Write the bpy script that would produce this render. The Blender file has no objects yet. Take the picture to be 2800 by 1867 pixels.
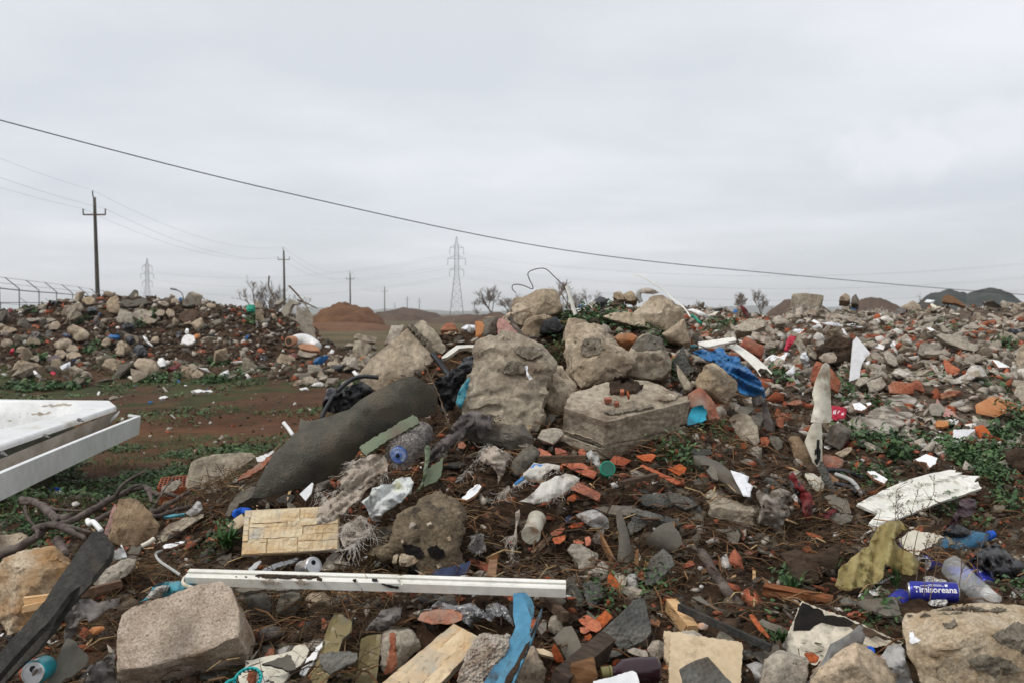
import bpy,bmesh,math,random
import numpy as np
from mathutils import Vector,Matrix
from mathutils.bvhtree import BVHTree
random.seed(7)
rng=np.random.default_rng(7)
SC=bpy.context.scene
COL=SC.collection
R=math.radians
# camera
FPX=2722.0
EYE=1.45
PITCH=math.atan(76.5/FPX)
cam=bpy.data.cameras.new('camera')
cam.lens=35.0
cam.sensor_width=36.0
cam.clip_start=0.05
cam.clip_end=9000.0
cam.dof.use_dof=True
cam.dof.focus_distance=4.0
cam.dof.aperture_fstop=6.3
camo=bpy.data.objects.new('camera',cam)
COL.objects.link(camo)
camo.location=(0,0,EYE)
camo.rotation_euler=(math.pi/2-PITCH,0,0)
SC.camera=camo
# overcast sky and soft sun
SUN_EL,SUN_AZ=R(50),R(240)
world=bpy.data.worlds.new('World')
SC.world=world
world.use_nodes=True
wt=world.node_tree
wt.nodes.clear()
def wn(t,**k):
 n=wt.nodes.new(t)
 for a,v in k.items():
  setattr(n,a,v)
 return n
def wl(a,b):
 wt.links.new(a,b)
def wmath(op,a,b=None,c=None):
 n=wn('ShaderNodeMath',operation=op)
 for i,v in enumerate((a,b,c)):
  if v is None:
   continue
  if isinstance(v,(int,float)):
   n.inputs[i].default_value=v
  else:
   wl(v,n.inputs[i])
 return n.outputs[0]
wo=wn('ShaderNodeOutputWorld')
bg=wn('ShaderNodeBackground')
nish=wn('ShaderNodeTexSky',sky_type='NISHITA',sun_disc=False,sun_elevation=SUN_EL,sun_rotation=SUN_AZ)
tc=wn('ShaderNodeTexCoord')
sep=wn('ShaderNodeSeparateXYZ')
wl(tc.outputs['Generated'],sep.inputs[0])
zz=wmath('MAXIMUM',sep.outputs[2],0.0)
den=wmath('ADD',zz,0.09)
cx=wmath('DIVIDE',sep.outputs[0],den)
cy=wmath('DIVIDE',sep.outputs[1],den)
comb=wn('ShaderNodeCombineXYZ')
wl(cx,comb.inputs[0]);wl(wmath('MULTIPLY',cy,1.0),comb.inputs[1])
def wnoise(scale,detail,rough,off):
 mp=wn('ShaderNodeMapping')
 mp.inputs['Location'].default_value=off
 wl(comb.outputs[0],mp.inputs[0])
 n=wn('ShaderNodeTexNoise')
 n.inputs['Scale'].default_value=scale
 n.inputs['Detail'].default_value=detail
 n.inputs['Roughness'].default_value=rough
 wl(mp.outputs[0],n.inputs['Vector'])
 return n.outputs['Fac']
n1=wnoise(0.42,4.0,0.45,(3.1,1.2,0))
n2=wnoise(1.5,5.0,0.5,(7.7,4.1,2))
cl=wmath('ADD',wmath('MULTIPLY',n1,0.72),wmath('MULTIPLY',n2,0.28))
rampc=wn('ShaderNodeValToRGB')
e=rampc.color_ramp.elements
e[0].position=0.40;e[0].color=(0.615,0.645,0.682,1)
e[1].position=0.62;e[1].color=(0.765,0.782,0.818,1)
wl(cl,rampc.inputs[0])
rampz=wn('ShaderNodeValToRGB')
e=rampz.color_ramp.elements
e[0].position=0.0;e[0].color=(1.03,1.035,1.045,1)
e[1].position=0.45;e[1].color=(1.09,1.08,1.07,1)
el=rampz.color_ramp.elements.new(0.10);el.color=(0.99,1.0,1.015,1)
wl(zz,rampz.inputs[0])
mulc=wn('ShaderNodeMix',data_type='RGBA',blend_type='MULTIPLY')
mulc.inputs[0].default_value=1.0
wl(rampc.outputs[0],mulc.inputs[6]);wl(rampz.outputs[0],mulc.inputs[7])
def puff(az,elv,rx,rz,seed):
 azn=wmath('ARCTAN2',sep.outputs[0],sep.outputs[1])
 eln=wmath('ARCSINE',sep.outputs[2])
 nz=wn('ShaderNodeTexNoise');nz.inputs['Scale'].default_value=22;nz.inputs['Detail'].default_value=5
 mp=wn('ShaderNodeMapping');mp.inputs['Location'].default_value=(seed,0,0)
 wl(tc.outputs['Generated'],mp.inputs[0]);wl(mp.outputs[0],nz.inputs['Vector'])
 da=wmath('DIVIDE',wmath('SUBTRACT',azn,az),rx)
 de=wmath('DIVIDE',wmath('SUBTRACT',eln,elv),rz)
 r=wmath('SQRT',wmath('ADD',wmath('MULTIPLY',da,da),wmath('MULTIPLY',de,de)))
 r=wmath('ADD',r,wmath('MULTIPLY',wmath('SUBTRACT',nz.outputs['Fac'],0.5),1.7))
 m=wn('ShaderNodeMapRange',interpolation_type='SMOOTHSTEP')
 m.inputs['From Min'].default_value=1.0;m.inputs['From Max'].default_value=0.35
 m.inputs['To Min'].default_value=0.0;m.inputs['To Max'].default_value=1.0
 wl(r,m.inputs['Value'])
 return m.outputs[0]
p1=puff(0.365,0.148,0.085,0.036,1.0)
p2=puff(0.47,0.165,0.10,0.030,5.0)
pm=wmath('MAXIMUM',p1,wmath('MULTIPLY',p2,0.7))
mixp=wn('ShaderNodeMix',data_type='RGBA')
wl(wmath('MULTIPLY',pm,0.55),mixp.inputs[0])
wl(mulc.outputs[2],mixp.inputs[6]);mixp.inputs[7].default_value=(0.84,0.855,0.89,1)
nsc=wn('ShaderNodeMix',data_type='RGBA',blend_type='MULTIPLY')
nsc.inputs[0].default_value=1.0
wl(nish.outputs[0],nsc.inputs[6]);nsc.inputs[7].default_value=(0.1,0.1,0.1,1)
mixn=wn('ShaderNodeMix',data_type='RGBA')
mixn.inputs[0].default_value=0.94
wl(nsc.outputs[2],mixn.inputs[6]);wl(mixp.outputs[2],mixn.inputs[7])
wl(mixn.outputs[2],bg.inputs[0])
bg.inputs[1].default_value=1.0
wl(bg.outputs[0],wo.inputs[0])
sun=bpy.data.lights.new('sun','SUN')
sun.energy=1.5
sun.angle=R(11)
sun.color=(1.0,0.965,0.92)
suno=bpy.data.objects.new('sun',sun)
COL.objects.link(suno)
sd=Vector((math.sin(SUN_AZ)*math.cos(SUN_EL),math.cos(SUN_AZ)*math.cos(SUN_EL),math.sin(SUN_EL)))
suno.rotation_euler=sd.to_track_quat('Z','Y').to_euler()
vs=SC.view_settings
vs.view_transform='Standard'
vs.look='None'
vs.exposure=0.22
vs.gamma=1.0
SC.cycles.max_bounces=6
SC.cycles.diffuse_bounces=3
SC.cycles.transparent_max_bounces=12
SC.cycles.volume_bounces=1
SC.cycles.use_denoising=True
# photo pixel -> place
FWD=Vector((0,math.cos(PITCH),-math.sin(PITCH)))
UPV=Vector((0,math.sin(PITCH),math.cos(PITCH)))
CAM=Vector((0,0,EYE))
def ray(px,py):
 return FWD+Vector((1,0,0))*((px-1400)/FPX)+UPV*((933.5-py)/FPX)
def P(px,py,d):
 return CAM+ray(px,py)*d
REG={
'S':(0,0,1.0),'R1':(0,700,.29979),'R2':(700,650,.29979),'R3':(1300,700,.29979),'R4':(2000,760,.34014),
'R5':(0,1050,.29979),'R6':(600,1000,.29979),'R7':(1250,900,.29979),'R8':(1900,1150,.38911),
'B1':(0,1400,.29787),'B2':(600,1400,.29787),'B3':(1200,1400,.29787),'B4':(1850,1400,.40391),
'R9':(1800,850,.29979),'R10':(2200,1250,.2551),'S5':(0,250,.59524),'S6':(1400,250,.59524)}
def pts(reg,s):
 x0,y0,k=REG[reg]
 out=[]
 for t in s.split():
  q=[float(v)for v in t.split(',')]
  out.append((x0+q[0]*k,y0+q[1]*k)+tuple(q[2:]))
 return out
 # numpy noise
def _h(ix,iy,iz,seed):
 h=(ix.astype(np.int64)*374761393+iy.astype(np.int64)*668265263+iz.astype(np.int64)*2147483647+seed*974711)&0xffffffff
 h=((h^(h>>13))*1274126177)&0xffffffff
 h=((h^(h>>16))*2246822519)&0xffffffff
 return((h^(h>>15))&0xffffff)/float(0xffffff)
def vnoise(p,seed=0):
 f=np.floor(p);t=p-f
 i=f.astype(np.int64)
 t=t*t*t*(t*(t*6-15)+10)
 r=0
 for dx in(0,1):
  wx=t[:,0]if dx else 1-t[:,0]
  for dy in(0,1):
   wy=t[:,1]if dy else 1-t[:,1]
   for dz in(0,1):
    wz=t[:,2]if dz else 1-t[:,2]
    r=r+wx*wy*wz*_h(i[:,0]+dx,i[:,1]+dy,i[:,2]+dz,seed)
 return r*2-1
ROT=np.array([[.8,.36,-.48],[-.6,.48,-.64],[0,.8,.6]])
def fbm(p,octaves=4,gain=.5,seed=0,ridged=False):
 a,s=1.0,0
 q=np.asarray(p,float)
 for o in range(octaves):
  n=vnoise(q,seed+o)
  s=s+a*((1-2*np.abs(n))if ridged else n)
  q=q@ROT.T*2.03+11.7
  a*=gain
 return s
 # terrain heights
CTRL='''0,1867,3.1 350,1867,3.0 700,1867,2.95 1050,1867,2.95 1400,1867,2.95 1750,1867,2.95 2100,1867,2.9 2450,1867,2.85 2800,1867,2.8
0,1600,3.95 300,1600,3.7 0,1450,4.8 300,1450,4.5 180,1360,5.6 450,1400,4.75
600,1600,3.55 1000,1600,3.45 1400,1600,3.45 1700,1600,3.45 2000,1650,3.3
620,1450,4.05 850,1450,3.95 1150,1430,3.9 1400,1400,3.95 1700,1420,3.9 2000,1420,3.95
650,1335,4.7 900,1340,4.35 1150,1300,4.3 1400,1300,4.25 1650,1270,4.35 1900,1330,4.2 2100,1330,4.3
740,1255,5.0 900,1180,5.15 1060,1230,4.75 1250,1170,4.7 1470,1190,4.6 1700,1150,4.85 1950,1180,4.85 2150,1200,5.1
1000,1060,5.5 1250,1050,5.2 1500,1050,5.2 1900,1070,5.4 2050,1090,5.6
1120,960,5.7 1300,900,5.8 1420,860,6.1 1600,890,5.9 1600,850,6.5 1780,880,6.3 1900,930,6.2 2000,960,6.6
2380,1470,3.95 2550,1530,3.75 2800,1560,3.7 2350,1600,3.55 2250,1420,4.05 2600,1400,4.3 2800,1400,4.5
2300,1270,4.9 2450,1300,4.7 2650,1280,4.9 2800,1270,5.1 2300,1150,5.6 2550,1150,5.8 2800,1150,5.9
2200,1050,6.4 2450,1040,6.8 2700,1030,6.9 2200,960,7.4 2450,960,7.8 2750,960,8.0 2100,930,7.6
700,1640,3.78 900,1640,3.76 1050,1640,3.7 700,1690,3.62 900,1690,3.6 560,1500,4.0 2120,1540,3.75 2180,1500,3.9
2250,902,8.8 2500,902,9.2 2750,900,9.0 2150,884,9.8 2300,870,10.4 2500,886,10.8 2700,890,11'''
cpts=[P(*[float(v)for v in t.split(',')])for t in CTRL.split()]
LM='''-40,858,24 60,846,24.5 170,826,25 300,816,25.5 420,822,25.5 540,832,25.5 650,846,25 760,860,24.5 835,880,24 868,930,22
0,1020,19.5 200,1025,19 400,1030,18.7 600,1020,19 760,1000,20 880,985,20.5 100,930,21.8 350,925,21.8 600,930,21.8 780,925,22
900,1003,18.3 1000,1000,18.3 1100,1000,18'''
cpts+=[P(*[float(v)for v in t.split(',')])for t in LM.split()]
cpts+=[P(*q)for q in((2500,864,16),(2620,853,17),(2760,853,17),(2900,853,17),(3100,856,16),(2500,878,13.5),(2700,884,13),(2950,888,12.5),
(1800,862,12),(1930,870,13),(2050,874,12),(1740,846,12.5),(1640,848,12.0),(2280,860,15),(2400,860,15))]
anch=[(-4.1,24,.15),(-3.1,24,.15),(-4.3,21.2,.32),(-2.4,21,.3),(-5.2,27,.1),(-12,3,.2),(-6,3.2,.25),(-4,4.6,.25),(-3.4,6.2,.25),(-2.4,6.5,.24),(-1.38,5.42,.36),(-1.22,5.85,.27),(-1.02,6.35,.25),(-.78,6.85,.27),(-1.8,5.15,.34),(-2.2,5.25,.3),(-1.55,6.2,.22),(-.5,7.6,.3),(-1.2,7.2,.22),(0,9.5,.3),(-1,10,.2),(-5,9,.2),(-2.6,8.5,.22),(-1.5,8,.25),(-9,12,.15),(-4,14,.12),(-1.5,12,.15),
(-7,16.5,.1),(-2,18,.08),(-1,24,.05),(2,20,.1),(5,22,.1),(9,25,.1),(14,24,.1),(-14,17,.1),(-20,20,.1),(-20,28,.05),(-12,31,.05),(-5,30,.05),
(3,30,.05),(10,32,.05),(18,30,.05),(20,18,.3),(14,12,.5),(9,7,.55),(7,4,.45),(5,2,.3),(0,.5,0.05),(-5,.5,.05),(5,-2,0),(0,-4,0),(-8,-4,0),
(-18,8,.1),(12,-3,0),(0.3,8.4,.4),(-.6,7.9,.3),(1.2,9.5,.5),(2.2,14.5,.3),(6,19,.2),(0.6,15,.2),(.5,1.8,.12),(-3,1.8,.12),(3.5,1.8,.15)]
K=np.array([tuple(p)for p in cpts]+anch)
MQ=0.18
def _phi(dx,dy):
 return np.sqrt(dx*dx+dy*dy+MQ*MQ)
A=_phi(K[:,None,0]-K[None,:,0],K[:,None,1]-K[None,:,1])
n=len(K)
A=A-np.eye(n)*0.06
WK=np.linalg.solve(np.block([[A,np.ones((n,1))],[np.ones((1,n)),np.zeros((1,1))]]),np.append(K[:,2],0))
def sstep(a,b,x):
 t=np.clip((x-a)/(b-a),0,1)
 return t*t*(3-2*t)
def hbase(x,y):
 x=np.asarray(x,float).ravel();y=np.asarray(y,float).ravel()
 h=np.full(len(x),WK[-1])
 m=(np.abs(x)<45)&(y>-15)&(y<60)
 xm,ym=x[m],y[m]
 z=np.full(len(xm),WK[-1])
 for i in range(n):
  z+=WK[i]*_phi(xm-K[i,0],ym-K[i,1])
 r=np.sqrt((xm/24.0)**2+((ym-12)/22.0)**2)
 far=sstep(0.85,1.25,r)
 h=np.zeros(len(x))
 h[m]=z*(1-far)+0.03*far
 return h
def heapness(x,y,z):
 return sstep(0.30,0.50,z)*(y>1.5)
def hfull(x,y):
 x=np.asarray(x,float).ravel();y=np.asarray(y,float).ravel()
 z=hbase(x,y)
 near=(np.abs(x)<60)&(y<90)&(y>-10)
 if near.any():
  p=np.stack([x[near],y[near],np.zeros(near.sum())],1)
  hp=heapness(x[near],y[near],z[near])
  b=fbm(p*2.2,3,.5,3)*(.012+.035*hp)+fbm(p*9,4,.6,9,ridged=True)*(.004+.019*hp)-.012*hp
  z[near]+=b
 return z
 # object helpers
def link(o):
 COL.objects.link(o)
 return o
def tag(o,label,cat,group=None):
 o['label']=label
 o['category']=cat
 if group:
  o['group']=group
 return o
def empty(name,loc=(0,0,0)):
 o=bpy.data.objects.new(name,None)
 o.empty_display_size=.05
 o.location=loc
 return link(o)
def mesh_obj(name,V,F,m,parent=None,smooth=False,origin=True):
 """verts in world space (numpy or list); the object's origin goes to their middle."""
 V=np.asarray(V,float)
 c=(V.min(0)+V.max(0))/2 if origin else np.zeros(3)
 me=bpy.data.meshes.new(name)
 me.from_pydata((V-c).tolist(),[],F if isinstance(F,list)else F.tolist())
 me.update()
 if smooth:
  me.polygons.foreach_set('use_smooth',[True]*len(me.polygons))
 for mm in(m if isinstance(m,(list,tuple))else[m]):
  me.materials.append(mm)
 o=bpy.data.objects.new(name,me)
 o.location=c
 link(o)
 if parent is not None:
  o.parent=parent
  o.matrix_parent_inverse=Matrix.Translation(-parent.location)
 return o
 # materials
def _nodes(name):
 m=bpy.data.materials.new(name)
 m.use_nodes=True
 t=m.node_tree
 b=t.nodes['Principled BSDF']
 return m,t,b
def mat(name,c1,c2,sc=7.0,rough=.9,spec=.25,bump=.35,bsc=70.0,bdist=.01,speck=None,dirt=None,rnd=0.0,metal=0.0,trans=0.0,alpha=1.0,
stretch=None,wave=None,dots=None,lo=.38,hi=.62,sheen=0.0,ior=1.45,sub=None,vcol=False,coarse=0.0,holes=None):
 """speck = (colour, amount 0..1, scale); dirt = (colour, amount, scale); wave = (scale, height) ribs; dots = (scale, height) embossing"""
 m,t,b=_nodes(name)
 N=t.nodes;L=t.links
 fc=.68 if coarse or vcol else.90
 def nn(ty,**k):
  n=N.new(ty)
  for a,v in k.items():
   setattr(n,a,v)
  return n
 co=nn('ShaderNodeTexCoord').outputs['Object']
 oi=nn('ShaderNodeObjectInfo')
 off=nn('ShaderNodeVectorMath',operation='ADD')
 cmb=nn('ShaderNodeCombineXYZ')
 mu=nn('ShaderNodeMath',operation='MULTIPLY');mu.inputs[1].default_value=37.0
 L.new(oi.outputs['Random'],mu.inputs[0]);L.new(mu.outputs[0],cmb.inputs[0]);L.new(mu.outputs[0],cmb.inputs[2])
 L.new(co,off.inputs[0]);L.new(cmb.outputs[0],off.inputs[1])
 vec=off.outputs[0]
 if stretch:
  mp=nn('ShaderNodeMapping');mp.inputs['Scale'].default_value=stretch
  L.new(vec,mp.inputs[0]);vecs=mp.outputs[0]
 else:
  vecs=vec
 def noise(scale,detail=4,rg=.6,v=None):
  n=nn('ShaderNodeTexNoise')
  n.inputs['Scale'].default_value=scale;n.inputs['Detail'].default_value=detail;n.inputs['Roughness'].default_value=rg
  L.new(v or vec,n.inputs['Vector'])
  return n.outputs['Fac']
 def ramp(f,a,c,ca=(0,0,0,1),cb=(1,1,1,1)):
  r=nn('ShaderNodeValToRGB')
  r.color_ramp.elements[0].position=a;r.color_ramp.elements[0].color=ca
  r.color_ramp.elements[1].position=c;r.color_ramp.elements[1].color=cb
  L.new(f,r.inputs[0])
  return r.outputs[0]
 def mix(f,a,c,bt='MIX'):
  n=nn('ShaderNodeMix',data_type='RGBA',blend_type=bt)
  if isinstance(f,float):n.inputs[0].default_value=f
  else:L.new(f,n.inputs[0])
  for i,v in((6,a),(7,c)):
   if isinstance(v,tuple):n.inputs[i].default_value=v+(1,)if len(v)==3 else v
   else:L.new(v,n.inputs[i])
  return n.outputs[2]
 if vcol:
  at=nn('ShaderNodeAttribute');at.attribute_name='tint'
  tone=ramp(noise(sc,4,.6,vecs),lo,hi,(.8,.8,.8,1),(1.15,1.15,1.15,1))
  colr=mix(1.0,at.outputs['Color'],tone,'MULTIPLY')
 else:
  colr=ramp(noise(sc,5,.62,vecs),lo,hi,tuple(c1)+(1,),tuple(c2)+(1,))
 fine=noise(sc*9,3,.6,vecs)
 colr=mix(1.0,colr,ramp(fine,.32,.68,(fc,fc,fc,1),(2-fc-.03,2-fc-.03,2-fc-.03,1)),'MULTIPLY')
 if coarse:
  colr=mix(1.0,colr,ramp(noise(240,2,.7),.3,.7,(.80,.80,.80,1),(1.18,1.18,1.18,1)),'MULTIPLY')
 if speck:
  sp=noise(speck[2]*1.9,3,.6)
  spm=nn('ShaderNodeMath',operation='MULTIPLY');spm.inputs[1].default_value=.7
  L.new(ramp(sp,.70-speck[1]*.4,.78-speck[1]*.4),spm.inputs[0])
  colr=mix(spm.outputs[0],colr,tuple(speck[0]))
 if dirt:
  dn=noise(dirt[2],6,.68)
  colr=mix(ramp(dn,.62-dirt[1]*.32,.74-dirt[1]*.22),colr,tuple(dirt[0]))
 if rnd:
  hs=nn('ShaderNodeHueSaturation')
  mr=nn('ShaderNodeMapRange');mr.inputs['To Min'].default_value=1-rnd;mr.inputs['To Max'].default_value=1+rnd
  L.new(oi.outputs['Random'],mr.inputs[0]);L.new(mr.outputs[0],hs.inputs['Value'])
  f2=nn('ShaderNodeMath',operation='FRACT');m2=nn('ShaderNodeMath',operation='MULTIPLY');m2.inputs[1].default_value=7.31
  L.new(oi.outputs['Random'],m2.inputs[0]);L.new(m2.outputs[0],f2.inputs[0])
  mr2=nn('ShaderNodeMapRange');mr2.inputs['To Min'].default_value=1-rnd*.6;mr2.inputs['To Max'].default_value=1+rnd*.4
  L.new(f2.outputs[0],mr2.inputs[0]);L.new(mr2.outputs[0],hs.inputs['Saturation'])
  L.new(colr,hs.inputs['Color']);colr=hs.outputs[0]
 L.new(colr,b.inputs['Base Color'])
 b.inputs['Roughness'].default_value=rough
 b.inputs['Specular IOR Level'].default_value=spec
 b.inputs['Metallic'].default_value=metal
 b.inputs['Transmission Weight'].default_value=trans
 b.inputs['Alpha'].default_value=alpha
 b.inputs['IOR'].default_value=ior
 if holes:
  L.new(ramp(noise(holes[0],4,.7),holes[1],holes[1]+.05),b.inputs['Alpha'])
 if sheen:b.inputs['Sheen Weight'].default_value=sheen
 if sub:
  b.inputs['Subsurface Weight'].default_value=sub
  b.inputs['Subsurface Scale'].default_value=.01
 nrm=None
 def addbump(h,strength,dist):
  nonlocal nrm
  bp=nn('ShaderNodeBump')
  bp.inputs['Strength'].default_value=strength;bp.inputs['Distance'].default_value=dist
  L.new(h,bp.inputs['Height'])
  if nrm is not None:L.new(nrm,bp.inputs['Normal'])
  nrm=bp.outputs[0]
 if coarse:
  addbump(noise(bsc*.18,4,.6),coarse,bdist*3)
 if bump:
  addbump(noise(bsc,5,.7,vecs),bump,bdist)
 if speck:
  pit=nn('ShaderNodeMath',operation='SUBTRACT');pit.inputs[0].default_value=1.0
  L.new(ramp(sp,.66-speck[1]*.4,.80-speck[1]*.4),pit.inputs[1])
  addbump(pit.outputs[0],.5,.006)
 if wave:
  w=nn('ShaderNodeTexWave',wave_type='BANDS',bands_direction=wave[2]if len(wave)>2 else 'X')
  w.inputs['Scale'].default_value=wave[0];w.inputs['Distortion'].default_value=.4
  L.new(vec,w.inputs['Vector']);addbump(w.outputs['Fac'],.8,wave[1])
 if dots:
  v=nn('ShaderNodeTexVoronoi');v.inputs['Scale'].default_value=dots[0];v.inputs['Randomness'].default_value=.8
  L.new(vec,v.inputs['Vector']);addbump(v.outputs['Distance'],.8,dots[1])
 if nrm is not None:
  L.new(nrm,b.inputs['Normal'])
 return m
SOIL=(.040,.025,.016)
M={}
def dm(k,*a,**kw):
 M[k]=mat(k,*a,**kw)
GRIME=(.075,.052,.036)
dm('tan',(.345,.272,.19),(.465,.385,.285),sc=4,bump=.55,bsc=55,speck=((.12,.095,.07),.16,75),dirt=((.20,.15,.10),.32,5),coarse=.4)
dm('tan2',(.30,.235,.16),(.42,.33,.235),sc=5,bump=.6,bsc=48,speck=((.11,.085,.06),.2,70),dirt=((.15,.11,.075),.35,6),coarse=.5,rnd=.22)
dm('tan_gold',(.36,.27,.17),(.48,.395,.285),sc=9,bump=.55,bsc=60,speck=((.16,.10,.05),.15,70),dirt=((.34,.20,.095),.3,4),coarse=.5)
dm('tan_rough',(.365,.285,.21),(.48,.39,.305),sc=16,bump=.9,bsc=50,speck=((.16,.12,.085),.24,60),dirt=((.24,.16,.10),.25,7),coarse=.4)
dm('grit',(.27,.18,.10),(.36,.255,.155),sc=22,bump=.9,bsc=80,speck=((.10,.07,.045),.3,95),dirt=((.16,.11,.07),.25,6),rnd=.1)
dm('grey_tan',(.30,.252,.185),(.425,.365,.275),sc=4,bump=.5,bsc=60,speck=((.12,.10,.08),.16,80),dirt=((.16,.12,.085),.38,5),coarse=.6)
dm('concrete',(.31,.27,.21),(.46,.40,.32),sc=6,bump=.5,bsc=70,speck=((.11,.10,.09),.15,90),dirt=((.13,.095,.065),.35,6),rnd=.22,coarse=.4)
dm('dark_concrete',(.125,.11,.085),(.20,.18,.145),sc=6,bump=.6,bsc=60,speck=((.05,.045,.04),.15,80),dirt=((.085,.062,.042),.4,6),rnd=.2,coarse=.4)
dm('mortar',(.175,.15,.11),(.245,.21,.16),sc=12,bump=.8,bsc=80,speck=((.08,.07,.055),.2,90),coarse=.5)
dm('conglom',(.11,.085,.055),(.20,.155,.10),sc=12,bump=.9,bsc=40,speck=((.26,.17,.085),.16,38),dirt=((.035,.03,.026),.3,9),coarse=.9)
dm('brick',(.29,.068,.030),(.43,.135,.062),sc=9,bump=.4,bsc=60,rough=.85,dirt=((.15,.075,.045),.25,8),rnd=.22,coarse=.3)
dm('brick_old',(.27,.085,.045),(.40,.17,.10),sc=9,bump=.5,bsc=50,dirt=((.33,.25,.20),.38,5),rnd=.15,coarse=.4)
dm('brick_orange',(.42,.16,.06),(.52,.25,.115),sc=8,bump=.5,bsc=60,dirt=((.22,.13,.08),.4,4),rnd=.1)
dm('pink',(.44,.22,.185),(.56,.33,.29),sc=8,bump=.6,bsc=60,speck=((.16,.13,.12),.25,50),dirt=((.24,.19,.16),.35,6))
dm('slate',(.062,.062,.056),(.15,.142,.122),sc=9,rough=.72,spec=.35,bump=.3,bsc=90,dots=(75,.010),dirt=((.085,.07,.052),.38,5),rnd=.25)
dm('slate_plain',(.112,.10,.08),(.185,.168,.135),sc=6,rough=.75,bump=.3,bsc=70,dirt=((.11,.085,.06),.36,6),rnd=.25)
dm('felt',(.072,.067,.054),(.135,.122,.096),sc=5,rough=.8,bump=.3,bsc=160,dots=(110,.004),dirt=((.125,.10,.07),.42,5),speck=((.22,.20,.17),.05,40))
dm('felt_fine',(.058,.056,.050),(.108,.102,.090),sc=6,rough=.85,bump=1.0,bsc=130,bdist=.014,coarse=.35,dirt=((.13,.105,.08),.25,5))
dm('white',(.74,.73,.70),(.84,.83,.81),sc=3,rough=.4,spec=.45,bump=.05,dirt=((.42,.35,.26),.22,7),rnd=.06)
dm('white_tile',(.78,.78,.78),(.85,.85,.86),sc=3,rough=.22,spec=.5,bump=.03,dirt=((.50,.40,.30),.10,9),rnd=.05)
dm('pvc',(.70,.68,.60),(.80,.78,.71),sc=4,rough=.42,spec=.45,bump=.08,dirt=((.40,.33,.24),.08,9))
dm('ivory',(.60,.55,.43),(.72,.68,.57),sc=5,rough=.5,bump=.1,dirt=((.28,.21,.13),.36,6))
dm('enamel',(.68,.68,.66),(.76,.76,.745),sc=2,rough=.32,spec=.5,bump=.03,dirt=((.50,.46,.36),.16,3.5))
dm('board_inner',(.30,.25,.20),(.42,.36,.30),sc=4,rough=.8,bump=.3)
dm('tile_body',(.42,.20,.11),(.52,.30,.19),sc=20,bump=.4)
dm('stone_tile',(.56,.36,.17),(.72,.60,.40),sc=5,rough=.6,bump=.4,bsc=30,stretch=(1,3.5,3.5),dirt=((.46,.44,.38),.36,5),lo=.32,hi=.58)
dm('wood_tile',(.48,.30,.14),(.64,.50,.32),sc=4.5,rough=.5,bump=.25,bsc=30,dirt=((.40,.37,.30),.40,4),lo=.32,hi=.6)
dm('wood',(.17,.085,.04),(.29,.155,.075),sc=7,rough=.75,bump=.7,bsc=30,stretch=(2,8,8),rnd=.25)
dm('wood_red',(.20,.068,.026),(.30,.115,.045),sc=6,rough=.75,bump=.8,bsc=20,wave=(9,.012,'Z'),stretch=(1.5,6,6))
dm('wood_dark',(.060,.040,.027),(.13,.085,.055),sc=7,rough=.85,bump=.8,bsc=30,stretch=(2,9,9),rnd=.25)
dm('wood_pale',(.56,.33,.15),(.70,.47,.25),sc=8,rough=.65,bump=.4,bsc=30,stretch=(2,8,8),rnd=.1)
dm('wood_cream',(.52,.40,.25),(.62,.50,.34),sc=6,rough=.6,bump=.2,bsc=40,dirt=((.25,.17,.10),.25,7))
dm('bark',(.060,.042,.034),(.135,.10,.082),sc=9,rough=.7,spec=.4,bump=.8,bsc=30,stretch=(3,3,3),rnd=.2,dirt=((.20,.16,.13),.25,9))
dm('twig',(.085,.055,.034),(.16,.105,.062),sc=20,rough=.8,bump=.3,rnd=.3)
dm('straw',(.19,.12,.055),(.33,.215,.105),sc=20,rough=.85,bump=.2)
dm('black_plastic',(.010,.010,.012),(.018,.018,.021),sc=6,rough=.28,spec=.55,bump=.5,bsc=30,bdist=.02,dirt=((.05,.04,.03),.18,8))
dm('black_bag',(.008,.008,.010),(.016,.016,.018),sc=6,rough=.27,spec=.55,bump=.9,bsc=28,bdist=.03,coarse=.4)
dm('pipe_black',(.017,.018,.021),(.028,.029,.033),sc=8,rough=.45,spec=.4,bump=.1)
dm('pipe_grey',(.36,.36,.34),(.44,.44,.42),sc=8,rough=.5,bump=.1)
dm('blue_bag',(.012,.12,.34),(.03,.20,.46),sc=6,dirt=((.10,.10,.10),.2,6),rough=.32,spec=.5,bump=.6,bsc=40,bdist=.02,trans=.15,sub=.15)
dm('teal_bag',(.03,.20,.25),(.06,.29,.35),sc=6,rough=.32,spec=.5,bump=.6,bsc=40,bdist=.02,sub=.15)
dm('khaki_bag',(.25,.195,.07),(.38,.31,.125),sc=7,rough=.38,spec=.45,bump=.6,bsc=35,bdist=.02,sub=.15)
dm('clear_film',(.72,.70,.66),(.80,.79,.76),sc=8,rough=.22,spec=.5,bump=.8,bsc=30,bdist=.02,alpha=.45)
dm('smoke_film',(.05,.045,.045),(.09,.08,.08),sc=8,rough=.3,spec=.5,bump=.8,bsc=30,bdist=.02,alpha=.75)
dm('maroon_film',(.030,.008,.012),(.055,.014,.020),sc=8,rough=.25,spec=.55,bump=.8,bsc=30,bdist=.02)
dm('blue_pvc',(.06,.22,.35),(.10,.30,.44),sc=5,rough=.5,spec=.4,bump=.25,dirt=((.055,.045,.035),.46,7))
dm('teal_pvc',(.015,.24,.34),(.03,.33,.46),sc=5,rough=.45,spec=.4,bump=.15,dirt=((.03,.05,.06),.3,9))
dm('teal_ring',(.0,.30,.30),(.01,.36,.36),sc=5,rough=.4,spec=.45,bump=.05)
dm('navy_glaze',(.010,.014,.045),(.030,.050,.115),sc=14,rough=.2,spec=.5,bump=.1)
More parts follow.
